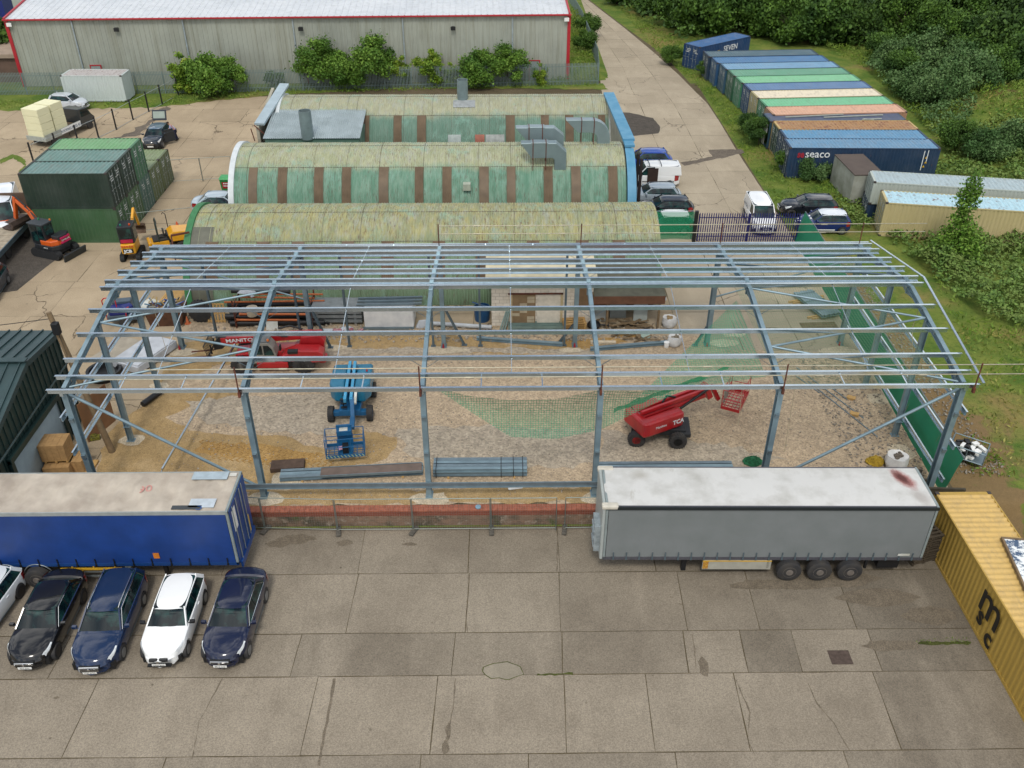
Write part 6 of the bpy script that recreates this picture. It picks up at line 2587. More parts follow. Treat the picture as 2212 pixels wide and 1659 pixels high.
def basket(parent, cx, cy, z, lx_, ly_, h, mat, panel=True, yaw=0, name='basket'):
    b = MB()
    x0, x1, y0, y1 = -lx_/2, lx_/2, -ly_/2, ly_/2
    for q in np.linspace(y0+.1, y1-.1, 7):
        b.b2(x0, x1, q-.02, q+.02, 0, .03)
    for q in np.linspace(x0+.1, x1-.1, 5):
        b.b2(q-.02, q+.02, y0, y1, .03, .045)
    for zz in (.16, .62, h):
        b.path([(x0, y0, zz), (x1, y0, zz), (x1, y1, zz), (x0, y1, zz), (x0, y0, zz)], .022, 6)
    for a in ((x0, y0), (x1, y0), (x1, y1), (x0, y1), (x1, -.3), (x1, .3), (x0, -.3), (x0, .3)):
        b.tube((a[0], a[1], 0), (a[0], a[1], h), .022, 6)
    b.b2(x1-.01, x1+.02, y0, y1, 0, .18)
    b.b2(x0-.02, x0+.01, y0, y1, 0, .18)
    b.b2(x0, x1, y0-.02, y0+.01, 0, .15)
    b.b2(x0, x1, y1-.01, y1+.02, 0, .15)
    o = b.build(name, mat, parent)
    o.location = (cx, cy, z)
    o.rotation_euler = (0, 0, yaw)
    return o


bk = basket(bo_, 4.2, .1, .42, .95, 1.85, 1.1, bl2, yaw=rad(5))
m = MB()
m.b2(-.52, .25, -.38, .38, .04, .06)
m.b2(-.56, -.46, -.38, .38, .1, 1.25)
m.b2(-.5, -.15, -.36, .36, .85, 1.1)
m.b2(-.15, .3, -.36, .36, .02, .08)
m.build('control_panel', bl2, bk, bevel=.02)
m = MB()
m.b2(-.45, -.2, -.22, .18, 1.1, 1.13)
m.build('control_plate', M['whitedirty'], bk)
m = MB()
m.b2(.0, .3, -.12, .16, .1, .55)
m.build('mesh_gate', blk, bk)
m = MB()
for i in range(11):
    m.box((.49, -.85+i*.17, .09), (.012, .05, .16), rot=Matrix.Rotation(rad(35), 3, 'X'))
m.build('hazard_stripe', plain('pale_stripe', '#a9b590', .5), bk)
cloth = thing('cloth', 'pink cloth left on the floor of the blue basket', 'cloth', (-8.0, 35.3, .62))
m = MB()
m.box((0, 0, 0), (.34, .3, .1), .4, None, (.5, .5))
m.box((.12, .12, .02), (.2, .2, .1), .9, None, (.4, .4))
m.build('folded_fabric', plain('pink_cloth', '#c99ab0', .8), cloth, bevel=.05, seg=3)
m = MB()
m.lathe([(.06, 0), (.06, .07), (.03, .1)], (-.9, .8, 1.78), n=8)
m.build('red_beacon', M['redlamp'], bo_)

# ---- red articulated boom lift, boom to the right
rb_ = thing('boom_lift', 'red articulated boom lift with its basket reaching right under the green net', 'boom lift', (7.75, 37.0, 0), rad(-5))
for x in (-1.05, 1.0):
    for s in (-1, 1):
        tractor_tyre(rb_, (x, s*1.0, .44), .44, .32, s, red_m if x < 0 else blk, 20)
m = MB()
m.b2(-1.3, 1.4, -.6, .6, .42, .8)
m.b2(-1.2, -.85, -.9, .9, .38, .6)
m.b2(.85, 1.2, -.9, .9, .38, .6)
m.b2(1.1, 1.65, -.75, .75, .45, .68)
m.build('chassis', plain('charcoal_steel', '#35373a', .5, .2), rb_, bevel=.03)
ang = rad(33)
ca, sa = math.cos(ang), math.sin(ang)


def rt(p):
    return (p[0]*ca-p[1]*sa, p[0]*sa+p[1]*ca)+tuple(p[2:])


m = MB()
for h in ([(-1.35, -.95), (.95, -.95), (1.0, -.3), (-1.3, -.3)], [(-1.45, .3), (.5, .3), (.45, .95), (-1.35, .95)], [(-1.5, -.9), (-1.0, -.95), (-1.0, .95), (-1.5, .9)]):
    m.slab([rt(p) for p in h], .82, 1.7)
m.build('turntable_cover', red_m, rb_, bevel=.17, seg=3)
for y in (-.15, .15):
    m = MB()
    m.bar(rt((-1.2, y, 1.85)), rt((3.1, y, 1.95)), .14, .2)
    m.bar(rt((-1.1, y, 1.5)), rt((2.8, y, 1.6)), .14, .2)
    m.build('lift_arm', red_m, rb_, bevel=.015)
m = MB()
m.bar(rt((2.8, 0, 2.2)), rt((3.2, 0, 1.3)), .42, .3)
m.bar(rt((3.3, 0, 1.95)), rt((3.9, .0, .9)), .2, .22)
m.build('knuckle', red_m, rb_, bevel=.03)
m = MB()
m.tube(rt((1.2, -.25, 1.4)), rt((2.9, -.25, 2.05)), .07, 8)
m.path([rt((.2, 0, 1.95)), rt((.6, .2, 2.1)), rt((1.0, 0, 2.0))], .05, 6)
m.build('hydraulic_ram', blk, rb_, smooth=50)
c_ = rt((4.75, -.35))
bk2 = basket(rb_, c_[0], c_[1], .7, .95, 1.9, 1.15, red_m, yaw=ang-rad(55))
m = MB()
m.b2(-.45, -.4, -.8, .1, .3, 1.0)
m.build('back_board', plain('grey_board', '#8f8a80', .7), bk2)
m = MB()
for i in range(8):
    m.box((.44, -.75+i*.2, .09), (.012, .08, .12), rot=Matrix.Rotation(rad(35), 3, 'X'))
m.build('hazard_stripe', plain('yellow_stripe_paint', '#d0a02c', .5), bk2)
text('Manitou', 'lettering', .2, WLET, rb_, rt((-.5, -.965))+(1.25,), (rad(88), 0, ang))
text('TCA', 'lettering', .34, WLET, rb_, rt((.55, -.965))+(1.15,), (rad(88), 0, ang), bold=.01)


# ---- tracked excavators
def tracks(t, L, W, r, tw):
    for s in (-1, 1):
        m = MB()
        prof = []
        for a in range(90, 271, 20):
            prof.append((-L/2+r+r*math.cos(rad(a)), r+r*math.sin(rad(a))))
        for a in range(-90, 91, 20):
            prof.append((L/2-r+r*math.cos(rad(a)), r+r*math.sin(rad(a))))
        m.side(prof, s*W/2-tw/2, s*W/2+tw/2)
        n = int(L/.11)
        for i in range(n):
            x = -L/2+r*.6+(L-1.2*r)*i/n
            m.b2(x, x+.05, s*W/2-tw/2-.005, s*W/2+tw/2+.005, 2*r, 2*r+.025)
        m.build('track', plain('track_rubber', '#242628', .85, 0, .15, 5), t)


ex_o = plain('orange_machine_paint', '#cf5a1a', .35, 0, .08, 2, .4)
ex = thing('excavator', 'orange and charcoal tracked excavator with its bucket over the flatbed trailer', 'excavator', (-31.4, 58.6, 0), rad(-22))
tracks(ex, 2.5, 1.55, .3, .4)
m = MB()
m.b2(-.9, .9, -.6, .6, .3, .55)
m.b2(1.15, 1.6, -.35, -.25, .2, .35)
m.b2(1.15, 1.6, .25, .35, .2, .35)
m.build('undercarriage', plain('charcoal_steel', '#35373a', .5, .2), ex)
m = MB()
m.box((1.75, 0, .27), (.12, 2.0, .5), rot=Matrix.Rotation(rad(12), 3, 'Y'))
m.build('dozer_blade', plain('blade_steel', '#3d4245', .5, .4), ex, bevel=.02)
m = MB()
m.slab([(-.85, -.85), (.75, -.9), (1.1, -.5), (1.15, .3), (.85, .85), (-.85, .85)], .62, .98)
m.build('lower_body', plain('charcoal_paint', '#2a2d31', .4), ex, bevel=.05)
m = MB()
m.slab([(-.2, -.88), (.75, -.88), (1.05, -.5), (1.1, .3), (.85, .82), (.2, .82), (-.1, .2)], .95, 1.35)
m.build('engine_cover', ex_o, ex, bevel=.08, seg=3)
m = MB()
m.slab([(.5, -.5), (1.12, -.45), (1.16, .3), (.9, .7), (.4, .5)], 1.28, 1.62)
m.build('rear_cover', plain('charcoal_paint', '#2a2d31', .4), ex, bevel=.06)
m = MB()
m.b2(.6, 1.19, -.35, .45, 1.36, 1.48)
m.b2(1.0, 1.2, -.3, .5, 1.05, 1.15)
m.build('reflective_band', plain('hot_pink_band', '#c8255f', .5), ex)
m = MB()
m.b2(-.9, .35, -.85, .05, 1.0, 2.45)
exc = m.build('cab', plain('charcoal_cab', '#22272b', .4), ex, bevel=.05)
m = MB()
m.b2(-.93, -.9, -.75, -.05, 1.3, 2.35)
m.b2(-.75, -.25, -.875, -.85, 1.25, 2.35)
m.b2(-.15, .25, -.875, -.85, 1.5, 2.35)
m.b2(.35, .375, -.7, -.05, 1.7, 2.35)
m.build('cab_window', M['glass'], exc)
m = MB()
m.b2(-.95, .4, -.9, .1, 2.45, 2.53)
m.build('cab_roof', plain('cab_roof_slate', '#3a4146', .6), exc, bevel=.03)
for x, y, c in ((-.5, -.2, '#1f7a45'), (.3, .0, '#d5701c')):
    m = MB()
    m.lathe([(.06, 0), (.06, .1), (.0, .14)], (x, y, 2.53), n=8)
    m.build('beacon', plain('beacon'+c, c, .3), exc)
m = MB()
m.bar((-.9, .35, 1.1), (-2.0, .5, 2.6), .26, .34)
m.bar((-2.0, .5, 2.6), (-3.25, .65, 3.35), .24, .30)
m.build('boom', ex_o, ex, bevel=.03)
m = MB()
m.bar((-3.1, .6, 3.5), (-3.75, .7, 1.75), .22, .26)
m.build('dipper_arm', ex_o, ex, bevel=.03)
m = MB()
m.tube((-1.0, .35, 1.9), (-2.3, .5, 2.95), .07, 8)
m.tube((-2.2, .5, 3.0), (-3.2, .62, 3.6), .06, 8)
m.build('hydraulic_ram', blk, ex, smooth=50)
m = MB()
bx = -3.75
m.side([(bx-.35, 1.7), (bx+.25, 1.75), (bx+.35, 1.45), (bx+.2, 1.15), (bx-.35, 1.05), (bx-.75, 1.2), (bx-.7, 1.27), (bx-.33, 1.17), (bx+.1, 1.25), (bx+.18, 1.45), (bx+.1, 1.62)], -.05, 1.55)
m.build('bucket', plain('worn_bucket_steel', '#5a4c45', .6, .3, .25, 4), ex)
text('DEVELON', 'lettering', .16, WLET, ex, (1.175, .08, 1.2), (rad(90), 0, rad(90)))
text('DX 57', 'lettering', .14, WLET, ex, (.2, -.90, .76), (rad(90), 0, 0))

yel = plain('machine_yellow', '#d79a12', .35, 0, .06, 2, .4)
jc = thing('mini_digger', 'small yellow and black mini digger facing away, left of the steel frame', 'digger', (-25.8, 58.0, 0), rad(98))
jc.scale = (1.1, 1.12, 1.12)
tracks(jc, 1.75, .95, .21, .25)
m = MB()
m.slab([(-.75, -.42), (.5, -.45), (.5, .45), (-.75, .42), (-.85, 0)], .5, 1.15)
m.build('engine_cover', yel, jc, bevel=.08, seg=3)
m = MB()
m.b2(-.62, .45, -.44, .44, 1.15, 2.25)
jcc = m.build('cab', plain('charcoal_cab', '#22272b', .4), jc, bevel=.04)
m = MB()
m.b2(-.64, -.62, -.36, .36, 1.5, 2.1)
m.b2(-.45, .35, -.46, -.44, 1.3, 2.1)
m.b2(-.45, .35, .44, .46, 1.3, 2.1)
m.build('cab_window', M['glass'], jcc)
m = MB()
m.b2(-.655, -.63, -.36, .36, 1.2, 1.42)
m.build('red_band', plain('raspberry_band', '#b0193f', .5), jcc)
m = MB()
for i in range(5):
    m.box((-.86, -.3+i*.15, 1.05), (.02, .1, .1), rot=Matrix.Rotation(rad(30 if i % 2 else -30), 3, 'X'))
m.build('chevron_stripe', plain('orange_red_stripe', '#cf4a22', .5), jc)
m = MB()
m.b2(-.87, -.83, -.3, .3, .62, .9)
pl = m.build('name_plate', blk, jc, bevel=.04)
text('JCB', 'lettering', .26, WLET, jc, (-.885, 0, .67), (rad(90), 0, rad(-90)), bold=.012, xs=1.15)
for y, c in ((-.32, '#d5501c'), (.2, '#1f7a65')):
    m = MB()
    m.lathe([(.06, 0), (.06, .09), (0, .12)], (-.4, y, 2.26), n=8)
    m.build('beacon', plain('beacon'+c, c, .3), jcc)
m = MB()
m.bar((.6, -.1, .8), (1.15, -.15, 2.0), .16, .2)
m.bar((1.15, -.15, 2.0), (1.75, -.2, 2.45), .15, .18)
m.bar((1.7, -.2, 2.5), (2.2, -.2, 1.15), .13, .16)
m.build('boom', yel, jc, bevel=.02)
m = MB()
m.side([(2.0, 1.2), (2.4, 1.2), (2.5, .85), (2.2, .6), (1.9, .7), (1.95, .78), (2.2, .7), (2.36, .9)], -.5, .1)
m.build('bucket', plain('brown_bucket', '#6d5540', .6, .3, .2, 4), jc)

dm_ = thing('dumper', 'yellow site dumper with a black roll bar behind the mini digger', 'dumper', (-23.6, 59.0, 0), rad(25))
for x in (-.75, .85):
    for s in (-1, 1):
        tractor_tyre(dm_, (x, s*.62, .38), .38, .26, s, yel, 16)
m = MB()
m.b2(-1.2, .1, -.5, .5, .5, .95)
m.b2(-1.3, -1.1, -.55, .55, .45, 1.0)
m.build('engine_cover', yel, dm_, bevel=.05)
m = MB()
m.b2(-.95, .2, -.5, .5, .95, 1.1)
m.b2(-.5, -.1, -.25, .25, 1.1, 1.2)
m.b2(-.2, -.1, -.25, .25, 1.2, 1.65)
m.build('seat', plain('seat_tan', '#2d2a26', .7), dm_, bevel=.04)
m = MB()
m.path([(-.55, -.5, .95), (-.55, -.5, 2.2), (-.5, -.4, 2.38), (-.5, .4, 2.38), (-.55, .5, 2.2), (-.55, .5, .95)], .04, 8)
m.build('roll_bar', plain('dark_green_tube', '#2a3a36', .5), dm_, smooth=50)
m = MB()
m.side([(.25, .85), (1.5, .8), (1.9, 1.4), (1.35, 1.45), (.45, 1.55), (.1, 1.35)], -.65, .65)
m.build('skip', yel, dm_, bevel=.05)
m = MB()
m.b2(.0, .5, -.5, .5, .9, 1.35)
m.build('bonnet', blk, dm_, bevel=.05)
text('D-90B', 'lettering', .2, BL, dm_, (-.7, -.56, .62), (rad(90), 0, 0))

# ================================================================ person beside the open hatchback
def person(loc, rz, label):
    t = thing('person', label, 'person', loc, rz)
    J = {'pel': (0, 0, .95), 'wa': (.05, 0, 1.08), 'ch': (.22, 0, 1.30), 'ne': (.36, 0, 1.47), 'hb': (.41, 0, 1.55), 'hd': (.47, 0, 1.63),
         'hl': (0, .10, .90), 'kl': (.06, .12, .50), 'al': (-.02, .12, .09), 'tl': (.14, .13, .04),
         'hr': (0, -.10, .90), 'kr': (-.02, -.13, .50), 'ar': (-.12, -.14, .09), 'tr': (.04, -.15, .04),
         'sl': (.28, .19, 1.38), 'el': (.38, .26, 1.13), 'wl': (.58, .2, 1.02), 'pl': (.66, .18, 1.0),
         'sr': (.28, -.19, 1.38), 'er': (.36, -.27, 1.12), 'wr': (.56, -.2, 1.0), 'pr': (.64, -.18, .98)}
    rad_ = {'pel': .15, 'wa': .14, 'ch': .16, 'ne': .06, 'hb': .07, 'hd': .095, 'hl': .10, 'kl': .065, 'al': .045, 'tl': .04, 'hr': .10, 'kr': .065, 'ar': .045, 'tr': .04,
            'sl': .07, 'el': .047, 'wl': .03, 'pl': .035, 'sr': .07, 'er': .047, 'wr': .03, 'pr': .035}
    E = [('pel', 'wa'), ('wa', 'ch'), ('ch', 'ne'), ('ne', 'hb'), ('hb', 'hd'), ('pel', 'hl'), ('hl', 'kl'), ('kl', 'al'), ('al', 'tl'), ('pel', 'hr'), ('hr', 'kr'), ('kr', 'ar'), ('ar', 'tr'),
         ('ch', 'sl'), ('sl', 'el'), ('el', 'wl'), ('wl', 'pl'), ('ch', 'sr'), ('sr', 'er'), ('er', 'wr'), ('wr', 'pr')]

    def skin(keys, edges, grow, name, mat, root):
        me = bpy.data.meshes.new(name)
        ix = {k: i for i, k in enumerate(keys)}
        me.from_pydata([J[k] for k in keys], [(ix[a], ix[b]) for a, b in edges], [])
        me.materials.append(mat)
        o = bpy.data.objects.new(name, me)
        COL.objects.link(o)
        o.parent = t
        md = o.modifiers.new('skin', 'SKIN')
        sv = me.skin_vertices[0].data
        for k in keys:
            sv[ix[k]].radius = (rad_[k]+grow, rad_[k]+grow)
            sv[ix[k]].use_root = (k == root)
        md2 = o.modifiers.new('sub', 'SUBSURF')
        md2.levels = md2.render_levels = 2
        return o
    keys = list(J)
    skin(keys, E, 0, 'body', plain('skin', '#b58468', .6), 'pel')
    top = ['pel', 'wa', 'ch', 'sl', 'el', 'sr', 'er']
    skin(top, [e for e in E if e[0] in top and e[1] in top], .018, 'shirt', plain('lilac_shirt', '#a3a8cf', .8), 'pel')
    tr_ = ['pel', 'hl', 'kl', 'al', 'hr', 'kr', 'ar']
    skin(tr_, [e for e in E if e[0] in tr_ and e[1] in tr_], .02, 'trousers', plain('navy_trousers', '#1d2440', .8), 'pel')
    m = MB()
    m.lathe([(.0, .115), (.06, .1), (.1, .05), (.105, 0), (.08, -.04)], (.455, 0, 1.65), n=12)
    m.build('hair', plain('brown_hair', '#3a2a20', .8), t, smooth=60)
    for s in (-1, 1):
        m = MB()
        m.side([(-.1, 0), (.18, 0), (.18, .05), (.05, .11), (-.1, .12)], -.045, .045)
        o = m.build('shoe', blk, t, bevel=.02)
        o.location = (J['al'][0] if s > 0 else J['ar'][0], s*.13, 0)
        # fingers
        h = J['pl'] if s > 0 else J['pr']
        m = MB()
        for k in range(4):
            m.path([(h[0], h[1]+(k-1.5)*.018, h[2]), (h[0]+.045, h[1]+(k-1.5)*.019, h[2]-.005), (h[0]+.07, h[1]+(k-1.5)*.018, h[2]-.03)], .008, 5)
        m.path([(h[0]-.02, h[1]-s*.03, h[2]), (h[0]+.03, h[1]-s*.05, h[2]-.01)], .009, 5)
        m.build('fingers', plain('skin', '#b58468', .6), t)
    return t


person((-29.95, 82.3, 0), rad(195), 'person in a lilac top and navy trousers leaning towards the open hatchback')
# ================================================================ vegetation
LM = {
    'wood': leaf_mat('dark_wood_leaves', '#324c1c', '#56732e', '#284019'),
    'wood2': leaf_mat('mid_wood_leaves', '#3a561d', '#5a7a2c', '#2d491d'),
    'bush': leaf_mat('bright_bush_leaves', '#44681a', '#72913a', '#3a5c1e'),
    'bushy': leaf_mat('yellow_bush_leaves', '#5f8022', '#8f9f38', '#4a6c20'),
    'grey': leaf_mat('grey_green_leaves', '#436032', '#6a8450', '#375628'),
    'bramble': leaf_mat('bramble_leaves', '#44602a', '#6e8a40', '#67783a', .8),
    'verge': leaf_mat('verge_grass_blades', '#4f7022', '#7f943a', '#70803a', .5),
    'straw': leaf_mat('straw_grass_blades', '#84803f', '#a39a58', '#667530', .5),
}
BARK = plain('bark', '#4b4234', .9, 0, .2, 4)
NR = np.random.RandomState(5)


def quads_mesh(name, c, n, size, mat, stretch=1.0, up=0.0):
    """one mesh of small leaf faces: centres c, normals n, sizes"""
    k = len(c)
    n = n/np.maximum(np.linalg.norm(n, axis=1, keepdims=True), 1e-6)
    a = np.cross(n, NR.normal(size=(k, 3)))
    a /= np.maximum(np.linalg.norm(a, axis=1, keepdims=True), 1e-6)
    b = np.cross(n, a)
    s = size[:, None]*.5
    v = np.empty((k, 4, 3))
    v[:, 0] = c-a*s*1.2
    v[:, 1] = c-b*s*.75*stretch
    v[:, 2] = c+a*s*1.2
    v[:, 3] = c+b*s*.75*stretch
    me = bpy.data.meshes.new(name)
    me.vertices.add(k*4)
    me.vertices.foreach_set('co', v.reshape(-1))
    me.loops.add(k*4)
    me.loops.foreach_set('vertex_index', np.arange(k*4))
    me.polygons.add(k)
    me.polygons.foreach_set('loop_start', np.arange(k)*4)
    me.polygons.foreach_set('loop_total', np.full(k, 4))
    me.materials.append(mat)
    me.update()
    me.validate()
    return me


def crown_mesh(name, rx, ry, rz, zc, leaves, size, mat, lobes=22, seed=0, droop=0, low=-.5):
    rs = np.random.RandomState(seed)
    d = rs.normal(size=(lobes, 3))
    d[:, 2] = np.abs(d[:, 2])*.9+low*rs.rand(lobes)
    d /= np.linalg.norm(d, axis=1, keepdims=True)
    cen = d*np.array([rx, ry, rz])*rs.uniform(.35, .82, (lobes, 1))
    rad_l = rs.uniform(.22, .46, lobes)*(rx+ry)/2
    w = rad_l**2
    idx = rs.choice(lobes, leaves, p=w/w.sum())
    q = rs.normal(size=(leaves, 3))
    q /= np.linalg.norm(q, axis=1, keepdims=True)
    r = rad_l[idx]*(rs.rand(leaves)**.45)*rs.uniform(.7, 1.18, leaves)
    c = cen[idx]+q*r[:, None]*np.array([1, 1, .85])
    # tufts pushed outwards to break the outline
    k = rs.choice(leaves, leaves//14, replace=False)
    c[k] *= rs.uniform(1.05, 1.22, (len(k), 1))
    c[:, 2] += zc
    c = c[c[:, 2] > .15]
    n = (c-np.array([0, 0, zc]))*.3+rs.normal(size=c.shape)*1.0
    sz = size*rs.uniform(.5, 1.5, len(c))
    return quads_mesh(name, c, n, sz, mat)


def tree_proto(mat, rx, ry, rz, zc, leaves, size, seed, lobes=24, stems=1, label='', name='tree', cat='tree', low=-.5, tw=.16):
    t = thing(name, label, cat)
    me = crown_mesh('crown', rx, ry, rz, zc, leaves, size, mat, lobes, seed, low=low)
    o = bpy.data.objects.new('crown', me)
    COL.objects.link(o)
    o.parent = t
    rr = random.Random(seed)
    m = MB()
    for s in range(stems):
        x, y = rr.uniform(-.3, .3)*(stems > 1), rr.uniform(-.3, .3)*(stems > 1)
        top = (x*2+rr.uniform(-.3, .3)*rx*.5, y*2+rr.uniform(-.3, .3), zc+rz*.25)
        mid = ((x+top[0])/2+rr.uniform(-.1, .1), (y+top[1])/2, zc*.6)
        m.tube((x, y, -.3), mid, tw, 8, tw*.7)
        m.tube(mid, top, tw*.7, 7, tw*.25)
        for _ in range(5):
            a = rr.uniform(0, 6.28)
            z0 = zc*rr.uniform(.45, .9)
            p = (mid[0]*z0/max(mid[2], .1) if z0 < mid[2] else mid[0], mid[1], z0)
            m.tube(p, (p[0]+math.cos(a)*rx*.6, p[1]+math.sin(a)*ry*.6, z0+rz*.5), tw*.35, 5, tw*.1)
    m.build('trunk', BARK, t, smooth=40)
    return t


def place(proto, x, y, s, rz, label, group, first=[None], sz=None):
    key = proto.name
    if key not in _used:
        _used.add(key)
        o = proto
    else:
        o = dup(proto)
    o.location = (x, y, max(-.1, ground_h(x, y)-.05))
    o.rotation_euler = (0, 0, rz)
    o.scale = (s, s, sz or s)
    tag(o, label, None, group)
    return o


_used = set()
# bushes between the huts and the warehouse
bp = [tree_proto(LM['bush'], 2.5, 2.0, 2.3, 2.0, 11000, .17, 11, 26, 3, 'b', 'bush', 'bush', -1.0, .06),
      tree_proto(LM['bushy'], 1.7, 1.5, 2.4, 2.0, 7000, .16, 12, 20, 3, 'b', 'bush', 'bush', -1.0, .05),
      tree_proto(LM['bush'], 2.8, 1.9, 2.6, 2.3, 12500, .17, 13, 30, 3, 'b', 'bush', 'bush', -1.0, .06)]
gb_ = 'bushes along the palisade fence'
for k, (i, x, y, s, rz, lb) in enumerate([
        (1, -33.0, 97.4, 1.05, .4, 'loose yellow green bush at the left end of the row before the grey warehouse'),
        (0, -30.3, 96.8, 1.0, 1.4, 'broad mid green bush beside the loose yellow one, near the chain link corner'),
        (2, -28.4, 97.3, .72, 2.0, 'low green bush hugging the right side of the broad left bush'),
        (2, -19.3, 99.0, 1.0, .3, 'large dark green bush left of the gap behind the white parapet'),
        (0, -17.2, 98.8, .95, 2.4, 'green bush filling in behind the sloping white parapet'),
        (2, -13.6, 99.3, 1.03, 1.1, 'tallest bush of the row, left of the middle warehouse downpipe'),
        (1, -10.9, 99.6, .8, 3.0, 'short yellow green bush leaning against the tallest bush'),
        (1, -7.6, 99.6, 1.0, 1.9, 'narrow bush standing alone left of the hut flue'),
        (1, -5.3, 99.8, .62, .2, 'small low bush just left of the tall hut flue'),
        (0, -2.2, 99.5, .92, .9, 'rounded bush right behind the tall hut flue'),
        (2, .5, 99.6, .85, 2.9, 'broad bush right of the hut flue'),
        (1, 4.2, 99.8, .6, 1.2, 'small yellow bush below the right red framed door')]):
    place(bp[i], x, y, s*1.16, rz, lb, gb_, sz=s*1.06)
db_ = tree_proto(LM['wood2'], 1.3, .9, .9, 1.1, 1800, .2, 15, 12, 2, 'dark little bush against the warehouse wall in the gap between bushes', 'bush', 'bush', -1.0, .05)
place(db_, -24.2, 99.2, 1, 0, 'dark little bush against the warehouse wall in the gap between bushes', None)
hb = tree_proto(LM['wood'], 1.6, 1.2, 1.2, 1.3, 2600, .22, 16, 14, 2, 'h', 'bush', 'bush', -1.0, .05)
place(hb, -56.5, 108, 2.2, 0, 'dark bush left of the warehouse corner', None)

# woodland beyond the lane
wp = [tree_proto(LM['wood'], 4.6, 4.4, 4.3, 3.6, 21000, .31, 21, 40, 1, 'w', 'woodland_tree', 'tree', -1.6, .2),
      tree_proto(LM['wood2'], 4.1, 4.5, 4.6, 3.6, 21000, .30, 22, 40, 1, 'w', 'woodland_tree', 'tree', -1.6, .2),
      tree_proto(LM['wood'], 5.2, 4.8, 5.0, 4.4, 25000, .32, 23, 46, 1, 'w', 'woodland_tree', 'tree', -1.5, .24),
      tree_proto(LM['wood2'], 3.4, 3.4, 3.4, 2.8, 15000, .27, 24, 30, 2, 'w', 'woodland_tree', 'tree', -1.6, .14)]
rr = random.Random(21)
WT = []
for (px, py, s, i) in [(1330, 8, .8, 3), (1395, 30, .8, 3), (1460, 55, .95, 3), (1520, 70, 1.0, 1), (1440, -5, 1.0, 1), (1540, 20, 1.05, 0), (1600, 62, .8, 3), (1650, 70, 1.0, 3), (1625, 10, 1.1, 1), (1700, 92, .95, 3), (1760, 88, 1.0, 1),
                       (1720, 25, 1.1, 2), (1830, 85, 1.0, 0), (1850, 15, 1.2, 2), (1890, 70, 1.0, 1), (1940, 92, .85, 3), (1980, 40, 1.15, 0), (2010, 100, .9, 3), (2080, 55, 1.1, 2), (2095, 120, .9, 1), (2150, 75, 1.2, 0), (2180, 150, 1.0, 2), (2210, 20, 1.2, 2),
                       (2260, 120, 1.2, 0), (2040, -10, 1.2, 2), (1950, -20, 1.2, 0), (1780, -25, 1.2, 2), (1660, -30, 1.1, 0), (1560, -25, 1.1, 2), (1480, -40, 1.0, 0), (2140, 0, 1.2, 2), (2240, 200, 1.0, 1), (1400, -30, .9, 1), (2230, 60, 1.3, 2), (1340, -35, .8, 3)]:
    WT.append((px, py, s, i))
cols_w = ['dark', 'mid green', 'large dark', 'small bushy']
ORD = 'first second third fourth fifth sixth seventh eighth ninth tenth eleventh twelfth thirteenth fourteenth fifteenth'.split()
cnt_ = {}
WT.sort()
for k, (px, py, s, i) in enumerate(WT):
    x, y = G(px, py, 0)
    dep = 'front' if py > 60 else ('middle' if py > 5 else 'back')
    cnt_[dep] = cnt_.get(dep, 0)+1
    place(wp[i], x, y, s*1.12*rr.uniform(.92, 1.08), rr.uniform(0, 6), '%s woodland tree, %s from the left in the %s rank of the wood' % (cols_w[i], ORD[cnt_[dep]-1], dep), 'woodland trees beyond the lane')

# rounded grey-green scrub on the slope
sp_ = [tree_proto(LM['grey'], 3.2, 2.8, 2.0, 1.7, 14000, .18, 31, 26, 3, 's', 'scrub_bush', 'bush', -1.0, .08),
       tree_proto(LM['grey'], 2.6, 3.0, 1.8, 1.5, 12000, .18, 32, 22, 3, 's', 'scrub_bush', 'bush', -1.0, .08),
       tree_proto(LM['wood2'], 2.4, 2.4, 2.4, 2.1, 11000, .19, 33, 20, 2, 's', 'scrub_bush', 'bush', -1.0, .08)]
SC = [(1985, 165, 1.15, 0, 'rounded grey green scrub bush left of the pair beyond the container row'), (2055, 175, 1.25, 1, 'broad grey green scrub bush at the middle of the slope'),
      (2050, 118, 1.2, 0, 'grey green scrub bush highest on the slope under the wood'), (2105, 150, 1.1, 2, 'mid green upright bush behind the scrub on the slope'),
      (2040, 235, 1.1, 1, 'grey green scrub bush overhanging the straw mound'), (2080, 225, 1.15, 0, 'lowest broad grey green scrub bush above the mound'), (2000, 225, .85, 1, 'small scrub bush at the lower left of the slope'),
      (2130, 215, 1.0, 2, 'dark upright bush right behind the straw mound'), (2195, 205, 1.25, 0, 'grey green scrub bush at the right edge above the mound'), (1900, 130, .85, 2, 'small dark bush just beyond the far container corners'),
      (1940, 175, .8, 2, 'small bush in the grass beyond the cream roofed container'), (1640, 312, .62, 2, 'weedy bush growing before the blue cabin doors'), (1620, 290, .5, 2, 'smaller weedy bush on the verge before the green container door'),
      (1705, 368, .6, 2, 'weedy bush under the left corner of the navy container'), (1755, 385, .55, 0, 'grey weeds before the navy container, left of the grey box'), (1780, 372, .5, 2, 'low weeds touching the left side of the grey box'), (1450, 140, .55, 2, 'weeds on the verge before the askew blue container'),
      (1925, 150, .9, 0, 'grey green scrub bush nearest the far corners of the container row'), (1965, 205, 1.0, 1, 'grey green scrub bush beyond the green roofed container end'), (2150, 118, 1.1, 0, 'scrub bush under the wood at the upper right'), (2190, 335, .9, 0, 'scrub bush at the right edge below the mound'), (2110, 345, .8, 1, 'low scrub bush right of the navy container end'), (2060, 330, .7, 2, 'dark little bush touching the right end of the navy container'),
      (1520, 165, .42, 2, 'weeds at the corner of the askew blue container'), (1262, 128, .6, 2, 'weedy bush inside the palisade corner by the lane'), (1268, 80, .7, 2, 'tall weeds inside the palisade near the warehouse corner')]
